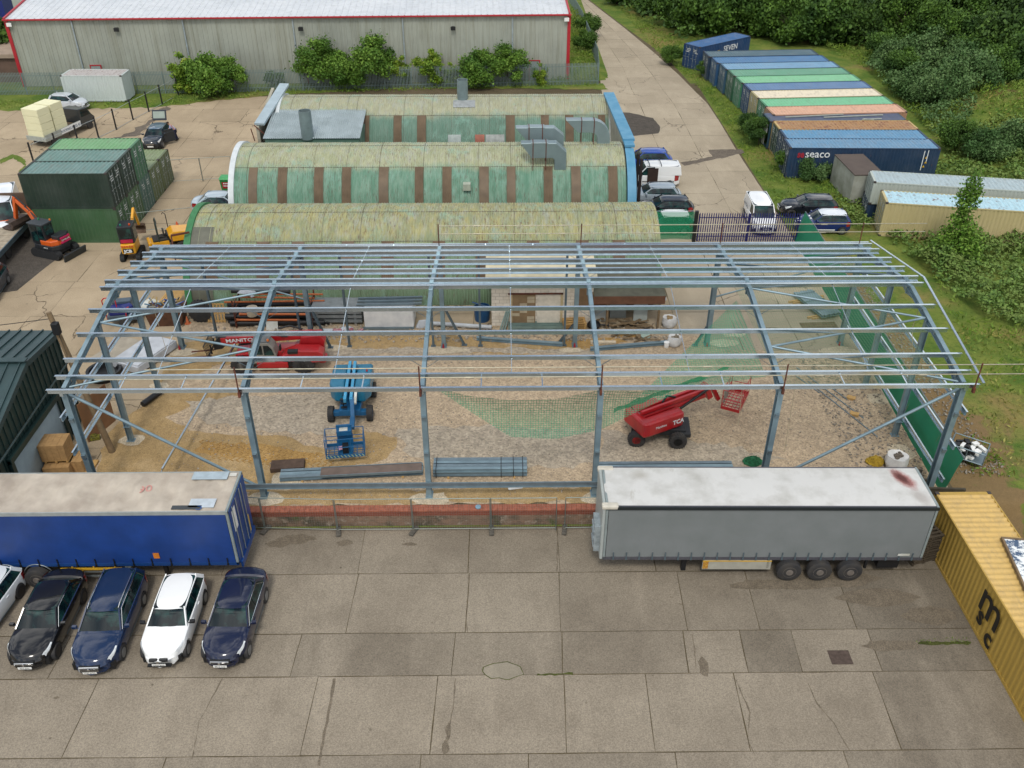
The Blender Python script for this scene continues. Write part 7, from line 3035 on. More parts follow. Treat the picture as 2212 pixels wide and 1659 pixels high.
for px, py, s, i, lb in SC:
    x, y = G(px, py, 0)
    place(sp_[i], x, y, s, rr.uniform(0, 6), lb, 'scrub bushes and weeds')
# slender tree on the right
bt_ = thing('slender_tree', 'slender leaning young tree standing in the brambles before the cream container', 'tree', (30.9, 56.6, 0))
c = []
rs = np.random.RandomState(8)
for z0, rx_, n_, ox_ in ((.9, 1.9, 1900, .1), (1.8, 1.7, 1500, .3), (2.8, 1.0, 600, .1), (3.7, .6, 260, -.15), (4.5, .95, 560, 0), (5.2, .8, 420, .05), (5.9, .5, 160, .1)):
    q = rs.normal(size=(n_, 3))
    q /= np.linalg.norm(q, axis=1, keepdims=True)
    c.append(q*(rs.rand(n_, 1)**.5)*np.array([rx_, rx_*.9, .95])*rs.uniform(.75, 1.2, (n_, 1))+np.array([ox_, 0, z0]))
c = np.concatenate(c)
me = quads_mesh('crown', c, rs.normal(size=c.shape), .17*rs.uniform(.5, 1.5, len(c)), LM['bush'])
o = bpy.data.objects.new('crown', me)
COL.objects.link(o)
o.parent = bt_
m = MB()
m.tube((.3, 0, -.3), (.1, 0, 3.5), .1, 8, .07)
m.tube((.1, 0, 3.5), (.1, 0, 5.8), .06, 6, .02)
m.build('trunk', BARK, bt_, smooth=40)


# ground cover: uncountable
def inpoly(x, y, poly):
    c = np.zeros(len(x), bool)
    j = len(poly)-1
    for i in range(len(poly)):
        xi, yi, xj, yj = poly[i][0], poly[i][1], poly[j][0], poly[j][1]
        k = ((yi > y) != (yj > y)) & (x < (xj-xi)*(y-yi)/(yj-yi+1e-9)+xi)
        c ^= k
        j = i
    return c


def cover(name, polys, dens, size, mat, hmean, seed, blade=False, clump=.5, mound=0.0, box=None):
    rs = np.random.RandomState(seed)
    C, Nn, Sz = [], [], []
    for poly in polys:
        xs = [p[0] for p in poly]
        ys = [p[1] for p in poly]
        A = (max(xs)-min(xs))*(max(ys)-min(ys))
        n = int(A*dens)
        x = rs.uniform(min(xs), max(xs), n)
        y = rs.uniform(min(ys), max(ys), n)
        k = inpoly(x, y, poly)
        x, y = x[k], y[k]
        f = np.array([noise.noise(Vector((a*.35, b*.35, seed))) for a, b in zip(x, y)])
        g_ = np.array([noise.noise(Vector((a*.9, b*.9, seed+5))) for a, b in zip(x, y)])
        keep = rs.rand(len(x)) < np.clip(.55+clump*(f*1.6+g_*.8), 0.02, 1)
        x, y, f, g_ = x[keep], y[keep], f[keep], g_[keep]
        gz = np.array([ground_h(a, b) for a, b in zip(x, y)])
        z = gz+hmean*rs.rand(len(x))**.7+mound*np.clip(.4+f*1.2+g_*.5, 0, 1.4)*rs.uniform(.5, 1, len(x))
        C.append(np.stack([x, y, z], 1))
        nn = rs.normal(size=(len(x), 3))
        if blade:
            nn[:, 2] *= .35
        else:
            nn[:, 2] = np.abs(nn[:, 2])+.5
        Nn.append(nn)
        Sz.append(size*rs.uniform(.5, 1.5, len(x)))
    me = quads_mesh(name, np.concatenate(C), np.concatenate(Nn), np.concatenate(Sz), mat, .5 if blade else 1.0)
    o = bpy.data.objects.new(name, me)
    COL.objects.link(o)
    tag(o, kind='stuff')
    return o


def GP(*pts):
    return [G(x, y) for x, y in pts]


cover('undergrowth', [GP((1300, 0), (1370, 42), (1440, 82), (1500, 95), (1600, 80), (1740, 100), (1900, 110), (2010, 130), (2150, 120), (2350, 220), (2500, -20), (1320, -40))], 11, .42, LM['wood'], 1.6, 30, clump=.4, mound=1.0)
cover('bramble_thicket', [GP((1880, 478), (1960, 505), (2100, 505), (2300, 540), (2320, 720), (2212, 715), (2120, 690), (2060, 640), (2000, 590), (1930, 530))], 170, .18, LM['bramble'], .35, 3, clump=.55, mound=1.0)
cover('bramble_thicket', [GP((1800, 345), (1830, 372), (2030, 385), (2320, 420), (2320, 290), (2100, 285), (2050, 320), (2036, 350))], 95, .20, LM['bramble'], .3, 4, clump=.6, mound=.8)
cover('bramble_thicket', [GP((1860, 150), (1980, 160), (2120, 200), (2090, 285), (2020, 300), (1960, 230))], 75, .20, LM['grey'], .35, 24, clump=.7, mound=1.2)
cover('bramble_thicket', [GP((1860, 395), (1810, 400), (1800, 430), (1850, 500), (1890, 490), (1880, 450))], 120, .17, LM['bramble'], .3, 14, clump=.6, mound=.5)
cover('rough_vegetation', [GP((1780, 100), (2320, 130), (2320, 300), (2090, 290), (2040, 330), (1960, 240), (1900, 180))], 42, .27, LM['verge'], .45, 5, True, .6, .7)
cover('rough_vegetation', [GP((2010, 600), (2120, 680), (2320, 700), (2320, 880), (2140, 850), (2090, 760))], 26, .24, LM['verge'], .30, 6, True, .8, .2)
cover('straw_grass', [GP((2060, 700), (2320, 740), (2320, 1040), (2100, 1030), (2120, 900))], 16, .2, LM['straw'], .16, 7, True, .9)
cover('straw_grass', [GP((2090, 200), (2320, 190), (2320, 300), (2130, 290))], 26, .24, LM['straw'], .25, 8, True, .6)
cover('verge_grass', [GP((1340, 20), (1420, 60), (1480, 95), (1500, 150), (1560, 200), (1640, 265), (1690, 330), (1800, 350), (1830, 410), (1850, 480), (1700, 480), (1600, 325), (1530, 212), (1475, 160), (1420, 115))], 42, .20, LM['verge'], .2, 9, True, .6)
cover('verge_grass', [GP((-60, 238), (330, 230), (600, 205), (1290, 186), (1290, 172), (600, 190), (300, 215), (-60, 222))], 38, .2, LM['verge'], .25, 10, True, .6)
cover('verge_grass', [GP((1232, 30), (1262, 62), (1296, 182), (1180, 182), (1232, 150))], 60, .24, LM['verge'], .5, 11, True, .4, .6)
cover('weeds', [GP((2080, 880), (2120, 880), (2135, 960), (2200, 1030), (2100, 1030), (2080, 960))], 55, .17, LM['verge'], .2, 12, True, 1.1)
cover('weeds', [[(18.6, 24.15), (18.6, 24.5), (16.4, 24.4), (16.4, 24.25)]], 300, .08, LM['verge'], .1, 13, True, 0.1)

# background beyond the left end of the warehouse
bg1 = thing('brick_annexe', 'low brown annexe with a flat beige roof left of the warehouse corner', 'building', (-55, 101.5, 0))
m = MB()
m.b2(-10, 2.6, 0, 7, 0, 2.6)
m.build('wall', plain('brown_brick_wall', '#6a554a', .9, 0, .15, 1), bg1)
m = MB()
m.b2(-10.2, 2.8, -.3, 7.2, 2.6, 3.0)
m.build('roof', plain('beige_flat_roof', '#a08e7c', .9, 0, .1, 1), bg1)
bt2 = thing('lorry', 'blue curtain sided lorry body with a white panel, far beyond the warehouse end', 'lorry', (-66, 126, 0), rad(100))
m = MB()
m.b2(0, 13, -1.25, 1.25, 1.1, 4.0)
m.build('curtain_body', plain('far_blue_curtain', '#1f2c78', .6), bt2)
m = MB()
m.b2(4, 11.0, -1.28, -1.26, 1.6, 3.5)
m.build('white_panel', M['white'], bt2)
m = MB()
for x in (2, 9, 10.3, 11.6):
    m.lathe([(.25, -.15), (.5, -.13), (.5, .13), (.25, .15)], (x, -1.0, .5), 'Y', 16)
m.build('wheels', M['rubber'], bt2)
for k, (px, py) in enumerate([(10, 105), (30, 60), (-20, 60), (5, 30)]):
    x, y = G(px, py)
    place(hb, x-5, y, 2.0, k, ['dark bush before the brown annexe roof', 'dark bush nearest the red gable corner', 'dark bush at the left edge beyond the annexe', 'farthest dark bush beyond the annexe'][k], 'bushes beyond the annexe')

# ================================================================ materials, stores and clutter on site
def lone(mb, name, mats, label, cat, loc=(0, 0, 0), rz=0, group=None, **k):
    o = mb.build(name, mats, None, **k)
    o.location = loc
    o.rotation_euler = (0, 0, rz)
    return tag(o, label, cat, group)


gst = M['steel']
# steel packs before the brick wall
def steel_pack(name, label, loc, rz, L, n, layers, bands=True):
    t = thing(name, label, 'steel pack', loc, rz)
    for k in range(layers):
        for i in range(n):
            m = MB()
            y = (i-(n-1)/2)*.24
            m.zsec((0, y, .16+k*.22), (L, y, .16+k*.22), .1, .18, .016, 1 if i % 2 else -1)
            m.bar((0, y+.03, .25+k*.22), (L, y+.03, .25+k*.22), .19, .012)
            m.build('section', gst if (i+k) % 2 else M['galv_dull'], t)
    m = MB()
    for x in (L*.15, L*.85):
        m.b2(x, x+.1, -n*.14, n*.14, 0, .07)
    m.build('timber_bearer', M['timber'], t)
    if bands:
        m = MB()
        for x in (L*.03, L*.72, L*.85, L*.95):
            m.b2(x, x+.03, -n*.135, n*.135, .06+layers*.22, .068+layers*.22)
            m.b2(x, x+.03, -n*.135-.01, -n*.135, .06, .068+layers*.22)
        m.build('steel_band', blk, t)
    return t


steel_pack('steel_bundle', 'banded bundle of blue grey steel sections, right of the middle front column', (-3.4, 34.15, .01), 0, 4.5, 4, 2)
steel_pack('steel_bundle', 'long steel bundle with a brown scaffold platform on top, left of the middle front column', (-10.7, 33.75, .01), rad(3.5), 6.8, 3, 1, False)
sp2 = thing('scaffold_platform', 'long brown scaffold platform lying on the left steel bundle', 'platform', (-8.75, 33.75, .32), rad(4))
m = MB()
m.b2(0, 4.8, -.3, .3, .0, .05)
m.build('plywood_deck', plain('brown_phenolic_ply', '#6f6057', .8, 0, .15, 2), sp2)
m = MB()
m.b2(0, 4.8, -.34, -.30, -.03, .08)
m.b2(0, 4.8, .30, .34, -.03, .08)
m.build('side_frame', M['galv_dull'], sp2)
steel_pack('steel_bundle', 'low steel bundle along the far side of the grey trailer', (4.45, 34.15, .01), 0, 6.6, 3, 1, False)
# steel pack on timbers near the green hoarding
sk = thing('steel_beams_pack', 'pack of short blue grey beams on timber bearers near the green hoarding', 'steel pack', (19.75, 50.2, .0), rad(-72))
for i in range(8):
    m = MB()
    m.hsec((-1.6+.05*(i % 3), (i-3.5)*.17, .3), (1.6+.05*(i % 2), (i-3.5)*.17, .3), .15, .18, .02)
    for x in (-1.2, -.2, .9):
        m.b2(x, x+.02, (i-3.5)*.17-.05, (i-3.5)*.17+.05, .39, .48)
    m.build('beam', gst, sk)
m = MB()
for x in (-1.1, 1.0):
    m.b2(x, x+.12, -1.3, 1.3, .0, .12)
    m.b2(x+.2, x+.3, -1.1, 1.2, .0, .1)
m.build('timber_bearer', M['timber'], sk)
tm = MB()
rr = random.Random(4)
for i in range(7):
    tm.bar((-1.6, i*.13, .06+.03*(i % 2)), (1.6+rr.uniform(-.4, .5), i*.13+rr.uniform(-.1, .1), .06), .1, .05)
lone(tm, 'timber_lengths', M['timber'], 'pale loose timber lengths lying beyond the short steel beams', 'timber', (19.6, 53.0, .0), rad(5))
tm = MB()
for i in range(9):
    tm.bar((-1.1, i*.11, .05), (1.1, i*.11, .05), .07, .03)
lone(tm, 'timber_lengths', M['oldtimber'], 'grey timber slats on the ground at the end of the short steel beams', 'timber', (19.3, 47.3, .0), rad(3))
# lone sections on the ground
for p, q, lb in (((1030, 735), (1215, 748), 'long steel channel lying askew on the sand below the cream outbuilding'), ((1275, 758), (1455, 743), 'blue grey beam lying askew below the open fronted shed')):
    a, b = G(*p), G(*q)
    m = MB()
    L = math.hypot(b[0]-a[0], b[1]-a[1])
    m.hsec((0, 0, .12), (L, 0, .12), .22, .2, .03)
    lone(m, 'steel_channel', gst, lb, 'steel beam', (a[0], a[1], .02), math.atan2(b[1]-a[1], b[0]-a[0]), 'loose steel beams')
for k, (p, q) in enumerate([((1720, 795), (1865, 905)), ((1745, 825), (1895, 945)), ((1700, 800), (1770, 850)), ((1790, 835), (1830, 865))]):
    a, b = G(*p), G(*q)
    m = MB()
    L = math.hypot(b[0]-a[0], b[1]-a[1])
    m.tube((0, 0, .03), (L, 0, .03), .028, 6)
    lone(m, 'scaffold_pole', M['galv_dull'], ['scaffold pole lying left of the two timber blocks', 'longest scaffold pole beside the timber blocks', 'short scaffold pole farthest left of the lying poles', 'shortest scaffold pole nearest the upper timber block'][k], 'pole', (a[0], a[1], .02), math.atan2(b[1]-a[1], b[0]-a[0]), 'scaffold poles on the gravel')
for k, (x, y, lb) in enumerate([(1838, 862, 'upper sawn timber block on the gravel'), (1845, 897, 'lower sawn timber block on the gravel')]):
    a = G(x, y)
    m = MB()
    m.b2(-.22, .22, -.14, .14, 0, .14)
    lone(m, 'timber_block', M['timber'], lb, 'timber block', (a[0], a[1], .01), -.5, 'timber blocks', bevel=.01)


def rope_heap(label, loc, c, r, n=150, seed=1, group=None):
    rr = random.Random(seed)
    m = MB()
    pts = []
    a = 0
    x = y = 0
    for i in range(n):
        a += rr.uniform(.25, .75)
        k = r*(.35+.65*abs(math.sin(i*.37+rr.random())))
        x, y = k*math.cos(a)*1.15, k*math.sin(a)*.8
        z = .04+.30*(1-(k/r)**2)*rr.uniform(.5, 1.1)+.06*rr.random()
        pts.append((x, y, z))
    m.path(pts, .022, 5)
    m.lathe([(r*.85, .0), (r*.75, .14), (r*.4, .27), (.02, .32)], (0, 0, 0), n=14)
    return lone(m, 'rope_heap', plain('rope'+c, c, .9, 0, .25, 8), label, 'rope', loc, 0, group)


a = G(1625, 1000)
rope_heap('tangled heap of green netting rope beside the front right column', (a[0], a[1], .02), '#1f6b45', .42, 220, 1)
a = G(1890, 1000)
rope_heap('tangled heap of mustard yellow rope near the white bulk bag', (a[0], a[1], .02), '#b3952a', .42, 220, 2)


def bulk_bag(label, loc, s=1.0, top='#6d6459', seed=0):
    t = thing('bulk_bag', label, 'bag', loc, .3)
    m = MB()
    rr = random.Random(seed)
    rings = []
    for z, k in ((0, .40), (.1, .50), (.4, .53), (.62, .47), (.70, .46), (.66, .40)):
        rings.append([(s*k*math.cos(q)*(1+.08*math.sin(4*q+z*5))+rr.uniform(-.015, .015), s*k*math.sin(q)*(1+.08*math.cos(3*q)), s*z+rr.uniform(-.02, .02)) for q in [2*math.pi*i/20 for i in range(20)]])
    m.loft(rings)
    m.build('woven_bag', plain('white_woven_bag', '#cfcfcd', .8, 0, .1, 4), t, smooth=60)
    m = MB()
    for k in range(10):
        m.box((rr.uniform(-.2, .2)*s, rr.uniform(-.2, .2)*s, .66*s+rr.uniform(0, .06)), (.18*s, .12*s, .08*s), rr.uniform(0, 3))
    m.build('rubble', plain('bag_rubble'+top, top, .9, 0, .3, 9), t)
    return t


a = G(1935, 1012)
bulk_bag('white bulk bag of rubble right of the yellow rope', (a[0], a[1]+.1, .0), 1.05, seed=3)
a = G(1440, 700)
bulk_bag('white bulk bag at the right corner of the open fronted shed', (a[0]+.1, a[1]-.2, 0), .85, '#b59a6d', 4)
a = G(1446, 735)
bulk_bag('lower white bulk bag with a bucket before it, near the loose timber', (a[0]+.2, a[1]-.5, 0), .8, '#8f8470', 5)
m = MB()
m.box((0, 0, .6), (.45, .3, .6), 0, None, (.5, .6))
lone(m, 'wrapped_sheet', plain('white_wrap', '#c5c8cb', .7, 0, .1, 3), 'white plastic wrap hanging over the right end of the felt roof', 'plastic sheet', (9.6, 48.1, 1.4), .3, None, bevel=.15, seg=3)
m = MB()
m.lathe([(.13, 0), (.16, .32), (.16, .34), (.02, .34)], n=14)
a = G(1437, 742)
lone(m, 'bucket', M['white'], 'white lidded bucket standing before the lower bulk bag', 'bucket', (a[0], a[1]-.4, .0), 0, None, smooth=40)

# mesh trolley of rubbish behind the far right column
a = G(2075, 1000)
cg = thing('rubbish_cage', 'low mesh trailer of black and white rubbish beyond the front right column', 'cage trailer', (a[0]+.35, a[1]+.3, -.02), rad(-35))
m = MB()
for z in (.35, .95):
    m.path([(-.8, -.55, z), (.8, -.55, z), (.8, .55, z), (-.8, .55, z), (-.8, -.55, z)], .025, 6)
for x, y in ((-.8, -.55), (.8, -.55), (.8, .55), (-.8, .55), (0, -.55), (0, .55)):
    m.tube((x, y, .3), (x, y, .95), .025, 6)
m.b2(-.8, .8, -.55, .55, .3, .35)
m.build('frame', M['galv_dull'], cg)
m = MB()
m2 = MB()
rr = random.Random(6)
for i in range(26):
    (m if i % 2 else m2).box((rr.uniform(-.6, .6), rr.uniform(-.4, .4), rr.uniform(.4, .85)), (rr.uniform(.2, .5), rr.uniform(.1, .3), .12), rr.uniform(0, 3))
m.build('white_rubbish', M['white'], cg)
m2.build('black_rubbish', blk, cg)

# steel trough and boards between the grey trailer and the yellow container
m = MB()
m.b2(-.8, .8, -.3, .3, 0, .5)
m.b2(-.85, .85, -.38, -.3, .45, .62)
m.b2(-.85, .85, .3, .38, .45, .62)
lone(m, 'steel_trough', plain('mossy_dark_steel', '#3d3b33', .8, .1, .25, 3), 'dark mossy steel trough behind the right end of the grey trailer', 'trough', (18.6, 32.4, .5), rad(-3))
m = MB()
m.b2(-.9, .9, -.06, .06, 0, .4)
lone(m, 'dark_board', plain('mossy_board', '#4a4436', .9, 0, .25, 3), 'dark weathered board standing behind the far end of the yellow container', 'board', (20.3, 31.8, .35), rad(-3))
for k in range(11):
    t_ = MB()
    for y in np.linspace(-.5, .5, 6):
        t_.b2(-.6, .6, y-.06, y+.04, .12, .14)
    for x in (-.55, 0, .55):
        t_.b2(x-.045, x+.045, -.55, .55, .02, .12)
    lone(t_, 'pallet', plain('dark_pallet_wood', '#4f4536', .9, 0, .2, 4), 'dark weathered pallet in the stack by the yellow container, %s' % (['at the bottom', 'second from the bottom', 'third from the bottom', 'fourth from the bottom', 'fifth from the bottom', 'sixth, in the middle', 'fifth from the top', 'fourth from the top', 'third from the top', 'second from the top', 'on top'][k]), 'pallet', (18.25+.03*math.sin(k*2), 29.1, YZ+k*.145), .04*math.sin(k*3)+.3, 'dark pallets stacked by the yellow container')

# pallet of buff blocks by the green shed
for k, (x, y, z, nx_, ny_, nz_, lb) in enumerate([(-21.25, 34.15, .0, 4, 3, 3, 'lower pack of buff blocks standing before the roller door'), (-21.3, 34.45, .86, 4, 3, 4, 'upper wrapped pack of buff blocks before the roller door'), (-20.45, 34.6, .0, 3, 3, 3, 'right hand pack of buff blocks leaning by the blue strap')]):
    t = thing('block_pallet', lb, 'block pallet', (x, y, z), rad(6-3*k), 'packs of buff blocks')
    m = MB()
    for i in range(nx_):
        for j in range(ny_):
            for l in range(nz_):
                m.b2(-.6+i*.3, -.6+i*.3+.29, -.5+j*.33, -.5+j*.33+.32, .14+l*.22, .14+l*.22+.212)
    m.build('blocks', plain('buff_blocks', '#b08c5c', .85, 0, .12, 5), t)
    m = MB()
    for x_ in (-.5, 0, .5):
        m.b2(x_, x_+.09, -.5, .5, 0, .1)
    m.b2(-.6, .6, -.5, .5, .1, .135)
    m.build('pallet', M['timber'], t)
m = MB()
m.b2(-.16, .16, -.1, .1, 0, .32)
m.b2(-.3, .3, -.13, .13, 0, .22)
lone(m, 'tool_case', plain('black_yellow_case', '#26271e', .5, 0, .3, 14, c2='#8d8a2a'), 'black and yellow tool case on the ground beside the left gable post', 'tool case', (-20.75, 36.9, 0), .3, None, bevel=.03)
m = MB()
m.b2(-1.0, 1.0, -.02, .02, 0, 2.3)
lone(m, 'plywood_sheet', plain('brown_plywood', '#86603f', .8, 0, .15, 1.2), 'tall brown plywood sheet standing between the green shed and the pole', 'board', (-20.6, 37.6, 0), rad(70))
m = MB()
m.lathe([(.85, 0), (.95, .35), (.95, .45), (.8, .42), (.75, .1)], n=22)
a = G(228, 812)
lone(m, 'rubber_tub', blk, 'wide black rubber ring lying on the concrete left of the site', 'ring', (a[0], a[1], 0), 0, None, smooth=50)
m = MB()
m.tube((0, 0, .2), (.6, 1.3, .2), .16, 12)
a = G(310, 880)
lone(m, 'black_pipe', blk, 'short black drain pipe lying at the left kerb of the site', 'pipe', (a[0], a[1], 0), 0, None, smooth=40)

# trailer, skip and heaps at the back left corner
tr_ = thing('tool_trailer', 'blue sack trailer with red tubular handles at the back left corner of the frame', 'trailer', (-23.2, 48.9, 0), rad(10))
m = MB()
m.b2(-.9, .9, -.6, .6, .35, .75)
m.b2(-.6, .5, .1, .6, .75, 1.35)
m.build('box', plain('slate_box', '#4a5966', .5, 0, .15, 3), tr_, bevel=.05)
m = MB()
m.box((-.2, -.2, .95), (1.1, .8, .45))
m.box((.35, -.35, 1.15), (.6, .5, .35), .5)
m.build('blue_sacks', plain('royal_blue_sacks', '#16246e', .5, 0, .1, 5), tr_, bevel=.12, seg=3)
m = MB()
m.path([(-.9, -.5, .4), (-.95, -.5, 1.8), (-.8, -.5, 1.95), (-.3, -.5, 1.95), (-.2, -.5, 1.8), (-.2, -.5, 1.3)], .035, 8)
m.path([(.2, -.7, .3), (.3, -.65, 1.2), (.5, -.6, 1.3)], .035, 8)
m.build('red_handle', plain('red_tube', '#b01f28', .4), tr_, smooth=50)
m = MB()
m.lathe([(.1, -.08), (.28, -.06), (.28, .06), (.1, .08)], (0, -.65, .28), 'Y', 16)
m.build('wheel', M['rubber'], tr_)
ski = thing('skip', 'rusty brown skip heaped with scrap and hoses behind the rear left column', 'skip', (-20.6, 48.9, 0), rad(4))
m = MB()
m.side([(-.95, 0), (.95, 0), (1.15, 1.0), (-1.15, 1.0)], -.65, .65)
m.build('skip_body', plain('rust_brown_skip', '#5a3a26', .8, .1, .25, 3), ski, bevel=.03)
rr = random.Random(8)
cls = [('#5b7a8f', 'blue_scrap'), ('#3a3f3c', 'dark_scrap'), ('#a38a55', 'buff_scrap'), ('#2f4f9a', 'bright_blue_scrap'), ('#8a8d84', 'grey_scrap')]
for k, (c, nm) in enumerate(cls):
    m = MB()
    for i in range(9):
        p = (rr.uniform(-1.0, .8), rr.uniform(-.5, .5), rr.uniform(1.0, 1.3))
        q = (p[0]+rr.uniform(-.4, .6), p[1]+rr.uniform(-.3, .3), p[2]+rr.uniform(-.1, .3))
        m.tube(p, q, rr.uniform(.02, .06), 6)
    m.build(nm, plain(nm, c, .7), ski)
m = MB()
rr = random.Random(9)
for i in range(10):
    m.bar((i*.13, 0, .1+.02*(i % 2)), (i*.13+.5, 1.6, .2), .09, .03)
lone(m, 'broken_pallet', M['timber'], 'slatted timber pallet leaning behind the rusty skip', 'pallet', (-21.6, 50.0, .4), rad(10))
m = MB()
for i in range(5):
    m.b2(-.5+i*.02, .5, -.8, .8, i*.05, i*.05+.045)
lone(m, 'panel_stack', M['whitedirty'], 'stack of white panels standing beside the slatted pallet', 'panels', (-22.4, 50.2, .2), rad(-30))
m = MB()
m.b2(-.95, .95, -1.6, 1.6, .1, .55)
m.b2(-.9, .9, -1.5, 1.5, .55, .62)
lone(m, 'wrapped_boards', plain('white_film', '#b9bec4', .35, 0, .12, 2), 'large white film wrapped pack of boards inside the left gable', 'wrapped pack', (-20.6, 44.6, 0), rad(-24), None, bevel=.06, seg=3)
m = MB()
for i in range(4):
    m.b2(-.75+i*.02, .6, -1.3, 1.3, i*.06, i*.06+.045)
lone(m, 'concrete_planks', plain('grey_plank', '#a29a8a', .8), 'short stack of grey planks left of the film wrapped pack', 'planks', (-22.5, 45.3, 0), rad(-24))

# tyre, pallet, cone and pipe rack against the near hut
ty = thing('loader_tyre', 'big worn loader tyre leaning against the green end of the near hut', 'tyre', (-18.55, 48.9, .0), 0)
tractor_tyre(ty, (0, 0, .7), .72, .4, 1, plain('worn_steel_ring', '#8a8780', .6, .3), 20)
m = MB()
for x in np.linspace(-.5, .5, 6):
    m.b2(x-.05, x+.05, -.02, 0, 0, 1.2)
for z in (.05, .55, 1.1):
    m.b2(-.55, .55, 0, .09, z, z+.09)
o = lone(m, 'pallet', M['timber'], 'new timber pallet standing upright beside the big tyre', 'pallet', (-17.6, 48.7, 0))
o.rotation_euler = (rad(-14), 0, 0)
m = MB()
m.lathe([(.2, 0), (.2, .03), (.12, .03), (.03, .5), (.0, .5)], n=12)
lone(m, 'traffic_cone', plain('faded_orange', '#c06a40', .7), 'faded orange traffic cone left of the big tyre', 'cone', (-19.35, 48.6, 0), 0, None, smooth=30)
m = MB()
for z in (0, .75):
    m.b2(-.03, .03, -.6, .6, 0, 2.0)
pipe_spec = [(-16.6, -10.9, 48.2, .22, .18, 'black'), (-16.8, -10.6, 48.55, .20, .16, 'black'), (-17.0, -10.8, 48.9, .22, .19, 'black'), (-16.9, -10.7, 48.4, .58, .17, 'black'), (-16.7, -10.6, 48.8, .60, .17, 'black'), (-16.9, -11.0, 49.2, .95, .15, 'black'), (-16.6, -13.0, 49.5, 1.75, .14, 'black'),
             (-16.2, -12.4, 48.1, .52, .07, 'orange'), (-16.0, -11.9, 48.3, .80, .07, 'orange'), (-17.0, -10.9, 49.0, 1.25, .06, 'orange'), (-16.5, -11.5, 49.3, 1.45, .06, 'orange'), (-15.8, -11.0, 49.4, 1.6, .06, 'orange'), (-13.8, -10.5, 48.5, .95, .04, 'cream')]
cm_ = {'black': blk, 'orange': M['orange_plastic'], 'cream': plain('cream_batten', '#b9ad86', .8)}
rr = random.Random(12)
pos_w = ['lowest front', 'second lowest', 'lowest at the back', 'middle front', 'middle back', 'upper', 'topmost', 'front short', 'front middle', 'long back', 'upper back', 'highest', 'pale battened']
for k, (x0, x1, y, z, r_, c) in enumerate(pipe_spec):
    m = MB()
    L = x1-x0
    if c == 'cream':
        m.bar((0, 0, z), (L, .1, z), .12, .05)
    else:
        rings = []
        m.tube((0, 0, z), (L, rr.uniform(-.15, .15), z+rr.uniform(-.05, .05)), r_, 12)
        if c == 'orange':
            m.tube((0, 0, z), (.15, 0, z), r_*1.25, 10)
    lone(m, 'drain_pipe', cm_[c], '%s %s pipe of the heap before the near hut' % (pos_w[k], c), 'pipe', (x0, y, 0), rad(rr.uniform(-1.5, 1.5)), 'pipes heaped before the near hut', smooth=40)
for x in (-16.2, -11.6):
    m = MB()
    for y in (-.15, 1.3):
        m.b2(-.04, .04, y, y+.08, 0, 1.9)
    for z in (.38, .78, 1.15, 1.55):
        m.b2(-.03, .03, -.15, 1.38, z-.0, z+.05)
    lone(m, 'pipe_rack', M['rust'], ('left' if x < -14 else 'right')+' upright rusty rack frame holding the drain pipes', 'rack', (x, 48.1, 0), 0, 'rack frames for the drain pipes')
m = MB()
m.b2(-.35, .35, -.02, .02, 0, .55)
o = lone(m, 'notice_board', M['whitedirty'], 'small white notice lying against the pipes', 'notice', (-14.0, 47.7, 0))
o.rotation_euler = (rad(-25), 0, 0)
m = MB()
m.lathe([(.32, 0), (.32, .42), (.36, .42), (.36, .5), (.02, .5)], n=18)
lone(m, 'cream_drum', plain('cream_tub', '#b5ab98', .6), 'cream tub with a black lid resting on the pipes', 'tub', (-15.2, 48.3, .75), 0, None, smooth=40)
m = MB()
m.box((0, 0, .12), (1.1, .6, .2), .4, None, (.6, .3))
m.box((.5, -.2, .15), (.8, .25, .15), -.3, None, (.7, .3))
lone(m, 'plastic_sheet', plain('white_film', '#b9bec4', .35, 0, .12, 2), 'crumpled white plastic draped on the top black pipe', 'plastic sheet', (-15.6, 49.3, 1.75), -.6, None, bevel=.06)
# grey sheets pack and wrapped stack
m = MB()
for k in range(4):
    m.b2(0, 3.0, 0, 1.2, .2+k*.3, .38+k*.3)
    m.b2(.2, .35, .05, 1.1, .02+k*.3, .2+k*.3)
    m.b2(2.5, 2.65, .05, 1.1, .02+k*.3, .2+k*.3)
lone(m, 'cladding_pack', plain('grey_sheet_pack', '#8d9394', .5, .3, .15, 2), 'layered pack of grey cladding sheets left of the white wrapped stack', 'sheet pack', (-11.6, 48.3, 0), rad(-1))
ws = thing('wrapped_stack', 'tall white wrapped stack with silver trims laid on top behind the frame', 'wrapped pack', (-8.4, 47.75, 0))
m = MB()
m.b2(0, 3.0, 0, 1.5, .12, 1.45)
m.build('film', plain('white_film_dirty', '#d6d7d6', .5, 0, .1, 1.6, c2='#bfc2c4'), ws, bevel=.08, seg=3)
m = MB()
for y in (.3, .7, 1.1):
    m.bar((-.4, y, 1.53), (3.5, y+.1, 1.55), .14, .12)
m.build('trim_bundle', M['galv_dull'], ws)
m = MB()
m.b2(-.1, 3.0, -.1, .1, .0, .14)
m.b2(-.1, 3.0, 1.3, 1.5, .0, .12)
m.build('bearer', M['galv_dull'], ws)
m = MB()
m.box((0, 0, .1), (1.6, .4, .2), 0, None, (.8, .4))
m.box((.9, .1, .15), (1.0, .5, .25), .3, None, (.5, .4))
lone(m, 'plastic_sheet', plain('white_film', '#b9bec4', .35, 0, .12, 2), 'long crumple of white film on the ground left of the wrapped stack', 'plastic sheet', (-10.4, 47.5, 0), 0, None, bevel=.06)
m = MB()
m.box((0, 0, .25), (.9, .35, .5), .2, None, (.5, .3))
